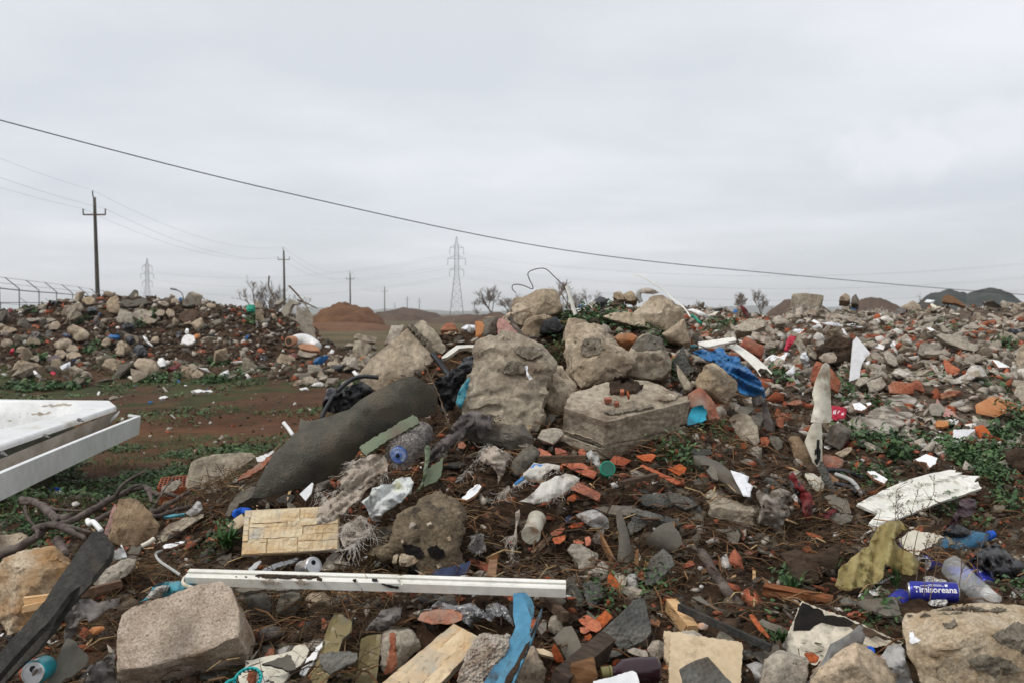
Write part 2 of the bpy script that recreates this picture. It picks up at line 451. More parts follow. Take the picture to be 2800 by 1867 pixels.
dm('green_glaze',(.115,.145,.085),(.165,.20,.12),sc=5,rough=.4,spec=.45,bump=.15,dirt=((.13,.105,.07),.38,6))
dm('green_glass',(.004,.07,.045),(.008,.12,.075),sc=5,rough=.2,spec=.5,bump=.05)
dm('olive_paint',(.14,.105,.035),(.20,.155,.06),sc=5,rough=.35,spec=.45,bump=.2,dirt=((.085,.08,.06),.32,9))
dm('cloth_beige',(.40,.33,.26),(.52,.45,.37),sc=12,rough=.95,bump=.7,bsc=150,bdist=.004,sheen=.2,dirt=((.24,.175,.12),.38,7),holes=(170,.40))
dm('cloth_white',(.60,.56,.50),(.70,.67,.61),sc=9,rough=.9,bump=.7,bsc=160,bdist=.004,dirt=((.36,.29,.21),.36,6),wave=(60,.002))
dm('fibre',(.58,.52,.45),(.72,.67,.60),sc=9,rough=.9,bump=.2,dirt=((.36,.29,.22),.35,6),holes=(170,.40))
dm('cloth_brown',(.085,.066,.058),(.15,.12,.105),sc=10,rough=.95,bump=.7,bsc=130,bdist=.005,sheen=.3,wave=(55,.003))
dm('cloth_grey',(.12,.105,.095),(.20,.18,.165),sc=10,rough=.95,bump=.7,bsc=130,bdist=.005,dirt=((.07,.05,.035),.35,7))
dm('dirty_bundle',(.20,.165,.13),(.46,.42,.36),sc=11,rough=.8,bump=.8,bsc=60,dirt=((.09,.065,.045),.42,6))
dm('paper',(.66,.68,.66),(.76,.78,.77),sc=6,rough=.7,bump=.4,bsc=30,dirt=((.60,.58,.25),.34,6))
dm('paper_white',(.70,.71,.73),(.80,.81,.83),sc=6,rough=.7,bump=.4,bsc=40)
dm('fur',(.17,.14,.12),(.36,.32,.29),sc=40,rough=.95,bump=.6,sheen=.3)
dm('roller_blue',(.035,.095,.34),(.06,.14,.42),sc=10,rough=.5,bump=.1,dirt=((.42,.46,.54),.48,16))
dm('red_vinyl',(.11,.014,.014),(.19,.022,.022),sc=6,rough=.4,bump=.3,dirt=((.03,.015,.012),.42,8))
dm('red_paper',(.42,.022,.045),(.50,.04,.07),sc=6,rough=.6,bump=.3)
dm('can_blue',(.020,.025,.28),(.035,.045,.38),sc=6,rough=.3,spec=.5,bump=.1,metal=.3,speck=((.012,.014,.12),.2,160),dirt=((.10,.085,.07),.14,22))
dm('can_teal',(.0,.19,.23),(.01,.28,.33),sc=6,rough=.34,spec=.5,bump=.05,metal=.3,dirt=((.10,.085,.07),.2,22))
dm('alu',(.46,.46,.46),(.58,.58,.58),sc=6,rough=.34,bump=.08,metal=.9)
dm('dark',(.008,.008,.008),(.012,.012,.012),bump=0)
dm('foil',(.52,.52,.52),(.74,.74,.75),sc=14,rough=.26,bump=1.0,bsc=45,bdist=.03,metal=.85,dirt=((.20,.165,.12),.36,14))
dm('foam',(.46,.385,.305),(.62,.55,.465),sc=10,rough=.85,bump=.3,dots=(95,.03),dirt=((.26,.18,.12),.36,9),sub=.1)
dm('foam_white',(.66,.63,.57),(.76,.74,.69),sc=10,rough=.85,bump=.3,dots=(110,.03),dirt=((.40,.31,.21),.22,9))
dm('rust',(.40,.37,.29),(.55,.52,.43),sc=9,rough=.55,bump=.4,dirt=((.17,.07,.025),.34,11))
dm('bottle_blue',(.05,.22,.40),(.08,.28,.48),rough=.10,spec=.5,bump=.5,bsc=14,bdist=.02,alpha=.5)
dm('bottle_clear',(.70,.73,.74),(.80,.82,.83),rough=.08,spec=.6,bump=.5,bsc=14,bdist=.02,alpha=.24)
dm('bottle_dark',(.022,.008,.012),(.035,.013,.018),rough=.1,spec=.6,bump=.2,bsc=14)
dm('cap_blue',(.005,.075,.46),(.01,.10,.52),rough=.4,bump=.0)
dm('cap_olive',(.15,.135,.05),(.20,.18,.075),rough=.5,bump=.1)
dm('steel',(.14,.135,.125),(.22,.21,.195),sc=4,rough=.5,spec=.45,bump=.2,dirt=((.085,.065,.05),.38,4))
dm('pole',(.06,.055,.042),(.09,.082,.065),sc=2,rough=.9,bump=.2)
dm('pylon',(.09,.10,.105),(.13,.14,.145),sc=1,rough=.6,bump=0)
dm('wire',(.05,.052,.056),(.06,.062,.066),sc=1,rough=.6,bump=0)
dm('fence_metal',(.10,.11,.115),(.13,.14,.145),sc=1,rough=.6,bump=0)
dm('heap_orange',(.12,.055,.026),(.185,.088,.040),sc=.5,bump=.8,bsc=3,bdist=.2,dirt=((.11,.05,.022),.35,1.2))
dm('heap_brown',(.075,.048,.034),(.12,.078,.053),sc=.5,bump=.8,bsc=3,bdist=.2)
dm('heap_gravel',(.040,.047,.043),(.062,.070,.064),sc=.4,bump=.8,bsc=6,bdist=.15)
dm('hills',(.10,.11,.10),(.14,.15,.13),sc=.01,bump=0)
dm('clod',(.040,.026,.017),(.075,.048,.031),sc=14,bump=.9,bsc=60,bdist=.02,speck=((.16,.12,.08),.1,60))
dm('char',(.008,.007,.007),(.020,.016,.013),sc=12,rough=.95,bump=.8,bsc=50)
dm('burnt_board',(.56,.49,.37),(.70,.64,.52),sc=6,rough=.7,bump=.2,dirt=((.016,.013,.011),.44,5))
dm('leaf',(.018,.050,.012),(.048,.105,.026),sc=4,rough=.6,spec=.35,bump=.3,vcol=True)
dm('crumb',(.1,.1,.1),(.2,.2,.2),sc=30,rough=.95,bump=.5,vcol=True)
dm('green_plastic',(.01,.22,.13),(.02,.30,.19),rough=.4)
dm('ink_black',(.012,.012,.012),(.02,.02,.02),bump=0)
dm('ink_white',(.74,.74,.76),(.8,.8,.82),rough=.4,bump=0)
dm('blue_print',(.06,.20,.48),(.10,.28,.56),sc=30,rough=.85,bump=.5,bsc=150,bdist=.004)
dm('egg',(.5,.22,.08),(.75,.72,.68),sc=14,rough=.4)
def ground_mat():
 m,t,b=_nodes('soil')
 N,L=t.nodes,t.links
 at=N.new('ShaderNodeAttribute');at.attribute_name='tint'
 co=N.new('ShaderNodeTexCoord').outputs['Object']
 def noise(s,d=5,r=.65):
  n=N.new('ShaderNodeTexNoise');n.inputs['Scale'].default_value=s;n.inputs['Detail'].default_value=d;n.inputs['Roughness'].default_value=r
  L.new(co,n.inputs['Vector']);return n.outputs['Fac']
 def mulr(col,f,a,c,lo,hi):
  r=N.new('ShaderNodeValToRGB');r.color_ramp.elements[0].position=a;r.color_ramp.elements[1].position=c
  r.color_ramp.elements[0].color=(lo,lo,lo,1);r.color_ramp.elements[1].color=(hi,hi,hi,1)
  L.new(f,r.inputs[0])
  x=N.new('ShaderNodeMix');x.data_type='RGBA';x.blend_type='MULTIPLY';x.inputs[0].default_value=1
  L.new(col,x.inputs[6]);L.new(r.outputs[0],x.inputs[7]);return x.outputs[2]
 c=mulr(at.outputs['Color'],noise(3),.3,.7,.7,1.3)
 c=mulr(c,noise(38,4),.3,.7,.6,1.4)
 L.new(c,b.inputs['Base Color'])
 b.inputs['Roughness'].default_value=.95;b.inputs['Specular IOR Level'].default_value=.15
 nr=None
 for s,st,ds in((14,.7,.05),(60,.9,.02),(190,.6,.008)):
  bp=N.new('ShaderNodeBump');bp.inputs['Strength'].default_value=st;bp.inputs['Distance'].default_value=ds
  L.new(noise(s),bp.inputs['Height'])
  if nr is not None:L.new(nr,bp.inputs['Normal'])
  nr=bp.outputs[0]
 L.new(nr,b.inputs['Normal'])
 return m
M['soil']=ground_mat()
def haze_box(density):
 m=bpy.data.materials.new('haze');m.use_nodes=True;t=m.node_tree;t.nodes.clear()
 o=t.nodes.new('ShaderNodeOutputMaterial');v=t.nodes.new('ShaderNodeVolumePrincipled')
 v.inputs['Color'].default_value=(.98,.985,.99,1);v.inputs['Density'].default_value=density;v.inputs['Anisotropy'].default_value=.55
 t.links.new(v.outputs[0],o.inputs['Volume'])
 x,y0,y1,z0,z1=3000,-3000,3000,-4,46
 V=[(-x,y0,z0),(x,y0,z0),(x,y1,z0),(-x,y1,z0),(-x,y0,z1),(x,y0,z1),(x,y1,z1),(-x,y1,z1)]
 F=[(3,2,1,0),(4,5,6,7),(0,1,5,4),(1,2,6,5),(2,3,7,6),(3,0,4,7)]
 h=mesh_obj('haze',V,F,m);h['kind']='stuff'
haze_box(.00045)
# ground sheet
def axis(lo,hi,step,outlo,outhi,g):
 a=list(np.arange(lo,hi+step*.5,step))
 s,v=step,a[0]
 low=[]
 while v>outlo:
  s*=g;v-=s;low.append(v)
 s,v=step,a[-1]
 up=[]
 while v<outhi:
  s*=g;v+=s;up.append(v)
 return np.array(low[::-1]+a+up)
GX=axis(-4.6,5.2,.046,-2700,2700,1.05)
GYn=list(np.arange(2.4,8.2,.046))
s,v=.046,GYn[-1]
while v<2650:
 s*=1.011 if v<40 else 1.06
 v+=s;GYn.append(v)
s,v=.046,GYn[0]
lowy=[]
while v>-2700:
 s*=1.09;v-=s;lowy.append(v)
GY=np.array(lowy[::-1]+GYn)
XX,YY=np.meshgrid(GX,GY)
ZZ=hfull(XX,YY)
nx,ny=len(GX),len(GY)
gv=np.stack([XX.ravel(),YY.ravel(),ZZ],1)
ii=np.arange(nx*ny).reshape(ny,nx)
gf=np.stack([ii[:-1,:-1].ravel(),ii[:-1,1:].ravel(),ii[1:,1:].ravel(),ii[1:,:-1].ravel()],1)
ground=mesh_obj('ground',gv,gf,M['soil'],smooth=True,origin=False)
ground['kind']='structure'
xg,yg,zg=gv[:,0],gv[:,1],gv[:,2]
p2=np.stack([xg,yg,np.zeros(len(xg))],1)
closem=(np.abs(xg)<400)&(yg<700)&(yg>-60)
def nz(sc,o=3,seed=0):
 out=np.zeros(len(xg));out[closem]=fbm(p2[closem]*sc,o,.5,seed);return out
nA,nB,nC=nz(.35,3,21),nz(1.1,3,31),nz(4.0,3,41)
cE=np.array((.064,.038,.022));cR=np.array((.155,.062,.026));cD=np.array((.098,.052,.029));cT=np.array((.105,.085,.042));cG=np.array((.050,.066,.024))
hp=heapness(xg,yg,hbase(xg,yg))
col=cD[None]*np.ones((len(xg),1))
trk=np.exp(-((yg-11.5-.10*(xg+3))/2.4)**2)*(xg<2)
trk=np.clip(trk*(.62+nA*.7+nB*.3),0,1)
col=col*(1-trk[:,None])+cR*trk[:,None]
grs=sstep(.0,.5,nB*.7+nC*.5+.18)*(1-hp)*.85*(1-trk*.8)
col=col*(1-grs[:,None])+cG*grs[:,None]
turf=sstep(24,34,yg)*(1-hp)
tcol=cT[None]*(1+.28*nA[:,None])+np.array((.03,-.004,-.006))*np.clip(nB,0,1)[:,None]
col=col*(1-turf[:,None])+tcol*turf[:,None]
col=col*(1-hp[:,None])+(cE*(1+.3*nB[:,None]))*hp[:,None]
rm=sstep(.55,.85,hbase(xg,yg))*sstep(.4,1.6,xg)*sstep(5.2,6.4,yg+.25*xg)*(yg<20)
col=col*(1-.75*rm[:,None])+np.array((.15,.115,.085))*(.75*rm*(1+.4*nC))[:,None]
wet=sstep(.1,.7,nz(.8,3,77))
col*=(1-.28*wet)[:,None]
at=ground.data.color_attributes.new('tint','FLOAT_COLOR','POINT')
at.data.foreach_set('color',np.concatenate([np.clip(col,.005,1),np.ones((len(col),1))],1).astype(np.float32).ravel())
sel=(xg>-30)&(xg<30)&(yg>1)&(yg<60)
msel=sel[gf].all(1)
BV=BVHTree.FromPolygons(gv.tolist(),gf[msel].tolist())
def ground_hit(px,py):
 r=ray(px,py)
 h=BV.ray_cast(CAM+r*.5,r.normalized(),80)
 if h[0]is None:
  return None
 return(h[0]-CAM).dot(FWD)
def gdepth(px,py,default=6.0):
 for k in range(0,220,4):
  d=ground_hit(px,py+k)
  if d:return d
 return default
def gz(x,y):
 h=BV.ray_cast(Vector((x,y,12)),Vector((0,0,-1)),40)
 return h[0].z if h[0]is not None else float(hfull([x],[y])[0])
def gnormal(x,y,e=.12):
 return Vector((gz(x-e,y)-gz(x+e,y),gz(x,y-e)-gz(x,y+e),2*e)).normalized()
 # shape builders
HERO=[]
def hull_mesh(list_of_pts):
 bm=bmesh.new()
 for ps in list_of_pts:
  vs=[bm.verts.new(p)for p in ps]
  r=bmesh.ops.convex_hull(bm,input=vs)
  junk=list({e for e in r['geom_interior']+r['geom_unused']if isinstance(e,bmesh.types.BMVert)})
  bmesh.ops.delete(bm,geom=junk,context='VERTS')
 bmesh.ops.recalc_face_normals(bm,faces=bm.faces)
 return bm
def remesh(bm,vox):
 """faceted hulls -> worn edges, then dense triangles so the surface can be weathered"""
 bmesh.ops.dissolve_limit(bm,angle_limit=R(7),verts=bm.verts[:],edges=bm.edges[:])
 bmesh.ops.bevel(bm,geom=bm.edges[:],offset=vox*.55,segments=2,profile=.6,affect='EDGES',clamp_overlap=True)
 bmesh.ops.remove_doubles(bm,verts=bm.verts[:],dist=vox*.08)
 bmesh.ops.triangulate(bm,faces=bm.faces[:])
 for _ in range(7):
  es=[e for e in bm.edges if e.calc_length()>vox*1.75]
  if not es:break
  bmesh.ops.subdivide_edges(bm,edges=es,cuts=1)
  bmesh.ops.triangulate(bm,faces=[f for f in bm.faces if len(f.verts)>3])
 bmesh.ops.recalc_face_normals(bm,faces=bm.faces[:])
 bm.normal_update()
 bm.verts.index_update()
 V=np.array([v.co[:]for v in bm.verts]);N=np.array([v.normal[:]for v in bm.verts])
 F=[tuple(v.index for v in f.verts)for f in bm.faces]
 bm.free()
 return V,F,N
def roughen(V,N,size,amt,seed=0,ledge=1.0):
 """weathering of broken stone: broad facets, chips and grain, along the normals"""
 s=max(size,.05)
 a=fbm(V/s*1.6+seed*7.3,3,.5,seed)
 b=fbm(V/s*5+seed*3.1,4,.55,seed+5,ridged=True)
 c=fbm(V*40+seed,3,.6,seed+9)
 d=s*amt*(.009*a+.011*(b-.4))+.0028*amt*c
 chip=np.clip(fbm(V/s*3.1+50+seed,2,.5,seed+15)-.35,0,1)
 d-=s*amt*.085*chip
 tr=fbm(V/s*np.array((1.5,1.5,2.6))+31+seed,3,.55,seed+21)*2.6
 fl=np.floor(tr);fr=np.clip((tr-fl-.42)/.16,0,1)
 d+=s*amt*.022*ledge*(fl+fr)
 V=V+N*d[:,None]
 r=random.Random(seed*17+5)
 cen=V.mean(0)
 for k in range(int(5*amt)+2):
  n=np.array((r.gauss(0,1),r.gauss(-.7,1),r.gauss(.3,1)));n/=np.linalg.norm(n)
  pr=(V-cen)@n;mx=pr.max()
  lim=mx*r.uniform(.86,.97)
  wob=fbm(V/s*6+k*9.1+seed,2,.5,seed+k)*.012*s
  over=np.clip(pr-lim-wob,0,None)
  V=V-n[None]*(over*.9)[:,None]
 return V
def front_points(pp,d=None,lean=.45,fw=0.0):
 """pixel outline -> points in the place; depth grows with height by `lean`, third value of a point adds metres of depth"""
 yb=max(p[1]for p in pp)
 xb=[p[0]for p in pp if p[1]>yb-8]
 if d is None:
  d=gdepth(sum(xb)/len(xb),yb)
 d-=fw
 out=[]
 for p in pp:
  hgt=(yb-p[1])/FPX*d
  out.append(P(p[0],p[1],d+lean*hgt+(p[2]if len(p)>2 else 0)))
 return out,d
def rock(name,label,cat,reg,spec,m,th=.22,d=None,lean=.45,fw=.06,bulge='',amt=1.0,vox=None,parent=None,group=None,seed=None,shrink=.86,drop=.25,ledge=1.0):
 """faceted stone: several outlines may be given (split by |), each a convex lump; bulge = points standing out of the outline's plane"""
 hulls=[]
 allp=[]
 parts=spec.split('|')
 bl=bulge.split('|')if bulge else['']*len(parts)
 base=max(q[1]for s in parts for q in pts(reg,s))
 for s,bs in zip(parts,bl+['']*len(parts)):
  pp=pts(reg,s)
  xb=[p[0]for p in pp if p[1]>base-12]
  if xb:
   g_=gdepth(sum(xb)/len(xb),base)
   if d is None:d=g_-fw
   elif parent is None and 0<d-g_<.7:d=g_-.02
 dd=d
 for s,bs in zip(parts,bl+['']*len(parts)):
  pp=pts(reg,s)
  f=[]
  for p in pp+(pts(reg,bs)if bs else[]):
   hgt=(base-p[1])/FPX*dd
   f.append(P(p[0],p[1],dd+lean*hgt+(p[2]if len(p)>2 else 0)))
  cen=sum(f[:len(pp)],Vector())/len(pp)
  back=[]
  for q in f[:len(pp)]:
   w=cen+(q-cen)*shrink
   back.append(w+Vector((w.x-CAM.x,w.y-CAM.y,0)).normalized()*th+Vector((0,0,-th*drop)))
  hulls.append(f+back)
  allp+=f
 A=np.array([tuple(v)for v in allp])
 size=float(np.linalg.norm(A.max(0)-A.min(0)))*.6
 bm=hull_mesh(hulls)
 vx=vox or min(max(.0075*dd/4,size/(37 if dd<7.5 else 16)),size/9)
 V,F,N=remesh(bm,vx)
 sd=seed if seed is not None else(hash_str(label)%97)
 V=roughen(V,N,size,amt,sd,ledge)
 o=mesh_obj(name,V,F,m,parent,smooth=True)
 o.data.set_sharp_from_angle(angle=R(46))
 if parent is None:
  tag(o,label,cat,group);HERO.append((name,label,o.location.copy()))
 elif label:o['label']=label
 return o
def top_block(name,label,cat,reg,spec,m,tilt,yaw,d,layers,seed=1,amt=.5,vox=None,group=None,anchor=None,lean=0.0):
 """squared block: the outline is its upper face, layers = (from, to, inset) below it"""
 pp=pts(reg,spec)
 fr=plane_frame(pp,d,tilt,yaw,.02,pts(reg,anchor)[0]if anchor else None)
 o,u,v,n=fr
 q=[o+u*x+v*y for x,y in to_plane(pp,fr)]
 c=sum(q,Vector())/len(q)
 hulls=[]
 for a,b,k in layers:
  hulls.append([c+(p-c)*k-n*a for p in q]+[c+(p-c)*(k-lean)-n*b for p in q])
 A=np.array([tuple(p)for p in q]);size=float(np.linalg.norm(A.max(0)-A.min(0)))*.6
 V,F,N=remesh(hull_mesh(hulls),vox or size/46)
 V=roughen(V,N,size,amt,seed)
 o=mesh_obj(name,V,F,m,smooth=True)
 o.data.set_sharp_from_angle(angle=R(46))
 tag(o,label,cat,group);HERO.append((name,label,o.location.copy()))
 return o
def hash_str(s):
 h=7
 for ch in s:h=(h*31+ord(ch))&0xffffff
 return h
def poly_sheet(P2,cell,fn,th,frame,jag=0.0,seed=0,edge=0.0):
 """flat outline (metres) -> dense sheet bent by fn(x, y), given thickness"""
 P2=list(P2)
 if jag:
  q=[]
  for i in range(len(P2)):
   a,b=np.array(P2[i]),np.array(P2[(i+1)%len(P2)])
   L=np.linalg.norm(b-a);k=max(1,int(L/max(cell*1.2,jag*2.5)))
   nrm=np.array((-(b-a)[1],(b-a)[0]))/max(L,1e-6)
   r=random.Random(seed*131+i)
   for j in range(k):
    q.append(tuple(a+(b-a)*j/k+nrm*(r.uniform(-jag,jag)if j else 0)))
  P2=q
 bm=bmesh.new()
 vs=[bm.verts.new((x,y,0))for x,y in P2]
 es=[bm.edges.new((vs[i],vs[(i+1)%len(vs)]))for i in range(len(vs))]
 bmesh.ops.triangle_fill(bm,use_beauty=True,use_dissolve=False,edges=es,normal=(0,0,1))
 xs=[p[0]for p in P2];ys=[p[1]for p in P2]
 if cell:
  for ax,vals in((0,xs),(1,ys)):
   k=max(1,min(60,int((max(vals)-min(vals))/cell)))
   for j in range(1,k):
    c=min(vals)+(max(vals)-min(vals))*j/k
    co=(c,0,0)if ax==0 else(0,c,0)
    bmesh.ops.bisect_plane(bm,geom=bm.verts[:]+bm.edges[:]+bm.faces[:],plane_co=co,plane_no=(1,0,0)if ax==0 else(0,1,0),dist=1e-5)
 bmesh.ops.triangulate(bm,faces=bm.faces[:])
 bmesh.ops.recalc_face_normals(bm,faces=bm.faces[:])
 bm.verts.ensure_lookup_table();bm.faces.ensure_lookup_table()
 bm.verts.index_update()
 if bm.faces and sum(f.normal.z*f.calc_area()for f in bm.faces)<0:
  bmesh.ops.reverse_faces(bm,faces=bm.faces[:])
 V=np.array([v.co[:2]for v in bm.verts])
 F=[tuple(v.index for v in f.verts)for f in bm.faces]
 bd=[(l.vert.index,l.link_loop_next.vert.index)for e in bm.edges if len(e.link_loops)==1 for l in e.link_loops]
 bm.free()
 z=fn(V[:,0],V[:,1])if fn else np.zeros(len(V))
 o_,u_,v_,n_=[np.array(tuple(q))for q in frame]
 top=o_+V[:,:1]*u_+V[:,1:]*v_
 if fn:
  vd=np.array(tuple(CAM))-top;vd/=np.linalg.norm(vd,axis=1)[:,None]
  top=top+vd*(z/np.clip(vd@n_,.35,None))[:,None]
 n=len(V)
 bot=top-n_*th
 F2=F+[tuple(i+n for i in reversed(f))for f in F]+[(b,a,a+n,b+n)for a,b in bd]
 return np.concatenate([top,bot]),F2,n,len(F)
def plane_frame(pp,d=None,tilt=None,yaw=0.0,lift=.02,anchor=None,fix=True):
 """tilt None: lie on the ground under the outline; else degrees from upright (0) to flat (90), leaning back"""
 if tilt is None:
  hs=[]
  for p in pp:
   dd=ground_hit(p[0],p[1])
   if dd is None:dd=gdepth(p[0],p[1])
   hs.append(np.array(tuple(P(p[0],p[1],dd))))
  H=np.array(hs);c=H.mean(0)
  u,s,vt=np.linalg.svd(H-c)
  n=vt[2]
  if n[2]<0:n=-n
  g=np.array(tuple(gnormal(c[0],c[1],.15)))
  n=n*.4+g*.6;n/=np.linalg.norm(n)
  o=Vector(c)+Vector(n)*lift
  n=Vector(n)
 else:
  yb=max(p[1]for p in pp)
  a=anchor or[(p[0],p[1])for p in pp if p[1]>yb-1][0]
  g_=gdepth(a[0],a[1])
  dd=d if d else g_-lift
  if d and fix and 0<d-g_<.7:dd=g_-.025
  o=P(a[0],a[1],dd)
  t=R(tilt)
  n=Vector((math.sin(R(yaw))*math.cos(t),-math.cos(R(yaw))*math.cos(t),math.sin(t)))
 u=Vector((1,0,0));u=(u-n*u.dot(n)).normalized()
 v=n.cross(u).normalized()
 return o,u,v,n
def to_plane(pp,fr):
 o,u,v,n=fr
 out=[]
 for p in pp:
  r=ray(p[0],p[1])
  den=r.dot(n)
  k=(o-CAM).dot(n)/den if abs(den)>1e-6 else 5
  q=CAM+r*k-o
  out.append((q.dot(u),q.dot(v)))
 return out
def crumple(amp,wl,seed=0,gain=.6):
 def f(x,y):
  p=np.stack([x/wl,y/wl,np.full(len(x),seed*3.7)],1)
  return amp*(fbm(p,4,gain,seed,ridged=True)-.3)
 return f
def bend(h,axis_deg=0.0,ph=.5,span=None):
 """cylinder-like arch of height h across the direction axis_deg"""
 def f(x,y):
  a=R(axis_deg);t=x*math.cos(a)+y*math.sin(a)
  lo,hi=t.min(),t.max()
  k=(t-lo)/max(hi-lo,1e-6)
  return h*(1-((k-ph)/max(ph,1-ph))**2)
 return f
def fsum(*fs):
 return lambda x,y:sum(f(x,y)for f in fs)
def slab(name,label,cat,reg,spec,m,th=.012,tilt=None,yaw=0,lift=.02,d=None,fn=None,cell=0,jag=0.0,parent=None,group=None,smooth=None,m2=None,anchor=None):
 pp=pts(reg,spec)
 fr=plane_frame(pp,d,tilt,yaw,lift,pts(reg,anchor)[0]if anchor else None,parent is None)
 q=to_plane(pp,fr)
 V,F,n,nf=poly_sheet(q,cell,fn,th,fr,jag,hash_str(label or name)%89)
 o=mesh_obj(name,V,F,[m,m2]if m2 else m,parent,smooth=bool(fn)if smooth is None else smooth)
 if m2:
  mi=np.ones(len(F),int);mi[:nf]=0
  o.data.polygons.foreach_set('material_index',mi)
 if(bool(fn)if smooth is None else smooth)and th>.004:
  me=o.data
  try:
   me.set_sharp_from_angle(angle=R(40))
  except Exception:
   pass
 if parent is None:
  tag(o,label,cat,group);HERO.append((name,label,o.location.copy()))
 elif label:o['label']=label
 o['_fr']=0
 del o['_fr']
 return o,fr
def catmull(ps,n):
 ps=[Vector(p)for p in ps]
 if len(ps)<3:
  return[ps[0].lerp(ps[-1],i/n)for i in range(n+1)]
 ext=[ps[0]*2-ps[1]]+ps+[ps[-1]*2-ps[-2]]
 out=[]
 seg=len(ps)-1
 for i in range(seg):
  a,b,c,e=ext[i:i+4]
  for j in range(n):
   t=j/n
   out.append(.5*((2*b)+(c-a)*t+(2*a-5*b+4*c-e)*t*t+(3*b-a-3*c+e)*t**3))
 out.append(ps[-1])
 return out
def tube_geo(path,rad,sides=8,base=0,cap=True,flat=1.0):
 V,F=[],[]
 t0=(path[1]-path[0]).normalized()
 nrm=t0.orthogonal().normalized()
 for i,p in enumerate(path):
  t=(path[min(i+1,len(path)-1)]-path[max(i-1,0)])
  t=t.normalized()if t.length>1e-9 else t0
  nrm=(nrm-t*nrm.dot(t));nrm=nrm.normalized()if nrm.length>1e-6 else t.orthogonal().normalized()
  bi=t.cross(nrm)
  r=rad(i/max(len(path)-1,1))if callable(rad)else rad
  for k in range(sides):
   a=2*math.pi*k/sides
   V.append(tuple(p+nrm*(math.cos(a)*r)+bi*(math.sin(a)*r*flat)))
 for i in range(len(path)-1):
  for k in range(sides):
   a=base+i*sides+k;b=base+i*sides+(k+1)%sides
   F.append((a,b,b+sides,a+sides))
 if cap:
  F.append(tuple(base+k for k in reversed(range(sides))))
  F.append(tuple(base+(len(path)-1)*sides+k for k in range(sides)))
 return V,F
def path3(reg,spec,lift=.02,d=None):
 out=[]
 for p in pts(reg,spec):
  dd=p[2]if len(p)>2 and p[2]>0 else None
  if dd is None:
   dd=(d if d else gdepth(p[0],p[1]))-lift
  out.append(P(p[0],p[1],dd))
 return out
def tube(name,label,cat,reg,spec,m,r=.01,lift=.02,d=None,n=6,sides=8,corr=None,parent=None,group=None,taper=None,flat=1.0,wob=0.0,path=None):
 ps=catmull(path or path3(reg,spec,lift,d),n)
 if wob:
  rr=random.Random(hash_str(label or name))
  ps=[p+Vector((rr.uniform(-wob,wob),rr.uniform(-wob,wob),rr.uniform(-wob,wob)))for p in ps]
 if corr:
  L=[0]
  for a,b in zip(ps,ps[1:]):L.append(L[-1]+(b-a).length)
  k=max(4,int(L[-1]/corr*4));q=[]
  for i in range(k+1):
   s=L[-1]*i/k
   j=min(max(np.searchsorted(L,s)-1,0),len(ps)-2)
   q.append(ps[j].lerp(ps[j+1],min(1,(s-L[j])/max(L[j+1]-L[j],1e-9))))
  V,F=tube_geo(q,1,sides)
  rings=np.array(V).reshape(-1,sides,3);cc=np.array([tuple(x)for x in q])[:,None,:]
  prof=np.array([1.0 if(i%4)in(0,1)else.84 for i in range(len(q))])[:,None,None]
  V=(cc+(rings-cc)*r*prof).reshape(-1,3)
 else:
  rad=(lambda t:r*(1+(taper-1)*t))if taper is not None else r
  V,F=tube_geo(ps,rad,sides,flat=flat)
 o=mesh_obj(name,V,F,m,parent,smooth=True)
 if parent is None:
  tag(o,label,cat,group);HERO.append((name,label,o.location.copy()))
 elif label:o['label']=label
 return o
def lathe(name,a,b,prof,m,parent=None,sides=28,dent=None,caps=True):
 """prof: list of (t along a->b, radius)"""
 ax=(b-a);L=ax.length;ax.normalize()
 u=ax.orthogonal().normalized();w=ax.cross(u)
 V,F=[],[]
 for t,r in prof:
  for k in range(sides):
   an=2*math.pi*k/sides
   V.append(a+ax*(t*L)+(u*math.cos(an)+w*math.sin(an))*r)
 for i in range(len(prof)-1):
  for k in range(sides):
   x,y=i*sides+k,i*sides+(k+1)%sides
   F.append((x,y,y+sides,x+sides))
 if caps:
  F.append(tuple(reversed(range(sides))))
  F.append(tuple((len(prof)-1)*sides+k for k in range(sides)))
 V=np.array([tuple(v)for v in V])
 if dent:
  amp,wl,seed=dent
  cen=np.array(tuple(a))+((V-np.array(tuple(a)))@np.array(tuple(ax)))[:,None]*np.array(tuple(ax))
  k=fbm(V/wl+seed,3,.5,seed)
  V=cen+(V-cen)*(1-amp*np.clip(k+.1,0,1))[:,None]
 o=mesh_obj(name,V,F,m,parent,smooth=True)
 try:o.data.set_sharp_from_angle(angle=R(35))
 except Exception:pass
 return o
def beam(name,label,cat,a,b,w,h,m,roll=0.0,parent=None,group=None,jag=0.0,up=None):
 """rectangular bar from a to b"""
 ax=(b-a).normalized()
 u=(up or Vector((0,0,1)));u=(u-ax*u.dot(ax)).normalized()
 if roll:u=Matrix.Rotation(roll,3,ax)@u
 s=ax.cross(u)
 V=[]
 rr=random.Random(hash_str(label or name))
 n=max(1,int((b-a).length/.06))
 for i in range(n+1):
  p=a.lerp(b,i/n)
  for du,ds in((-1,-1),(-1,1),(1,1),(1,-1)):
   j=jag if i in(0,n)else jag*.25
   V.append(tuple(p+u*(du*h/2)+s*(ds*w/2)+ax*rr.uniform(-j,j)+u*rr.uniform(-jag,jag)*.15))
 F=[(0,1,2,3),tuple(n*4+k for k in(3,2,1,0))]
 for i in range(n):
  for k in range(4):
   x,y=i*4+k,i*4+(k+1)%4
   F.append((x,x+4,y+4,y))
 o=mesh_obj(name,V,F,m,parent)
 if parent is None:
  tag(o,label,cat,group);HERO.append((name,label,o.location.copy()))
 elif label:o['label']=label
 return o
def P3(reg,s,lift=0.0):
 return path3(reg,s,lift)
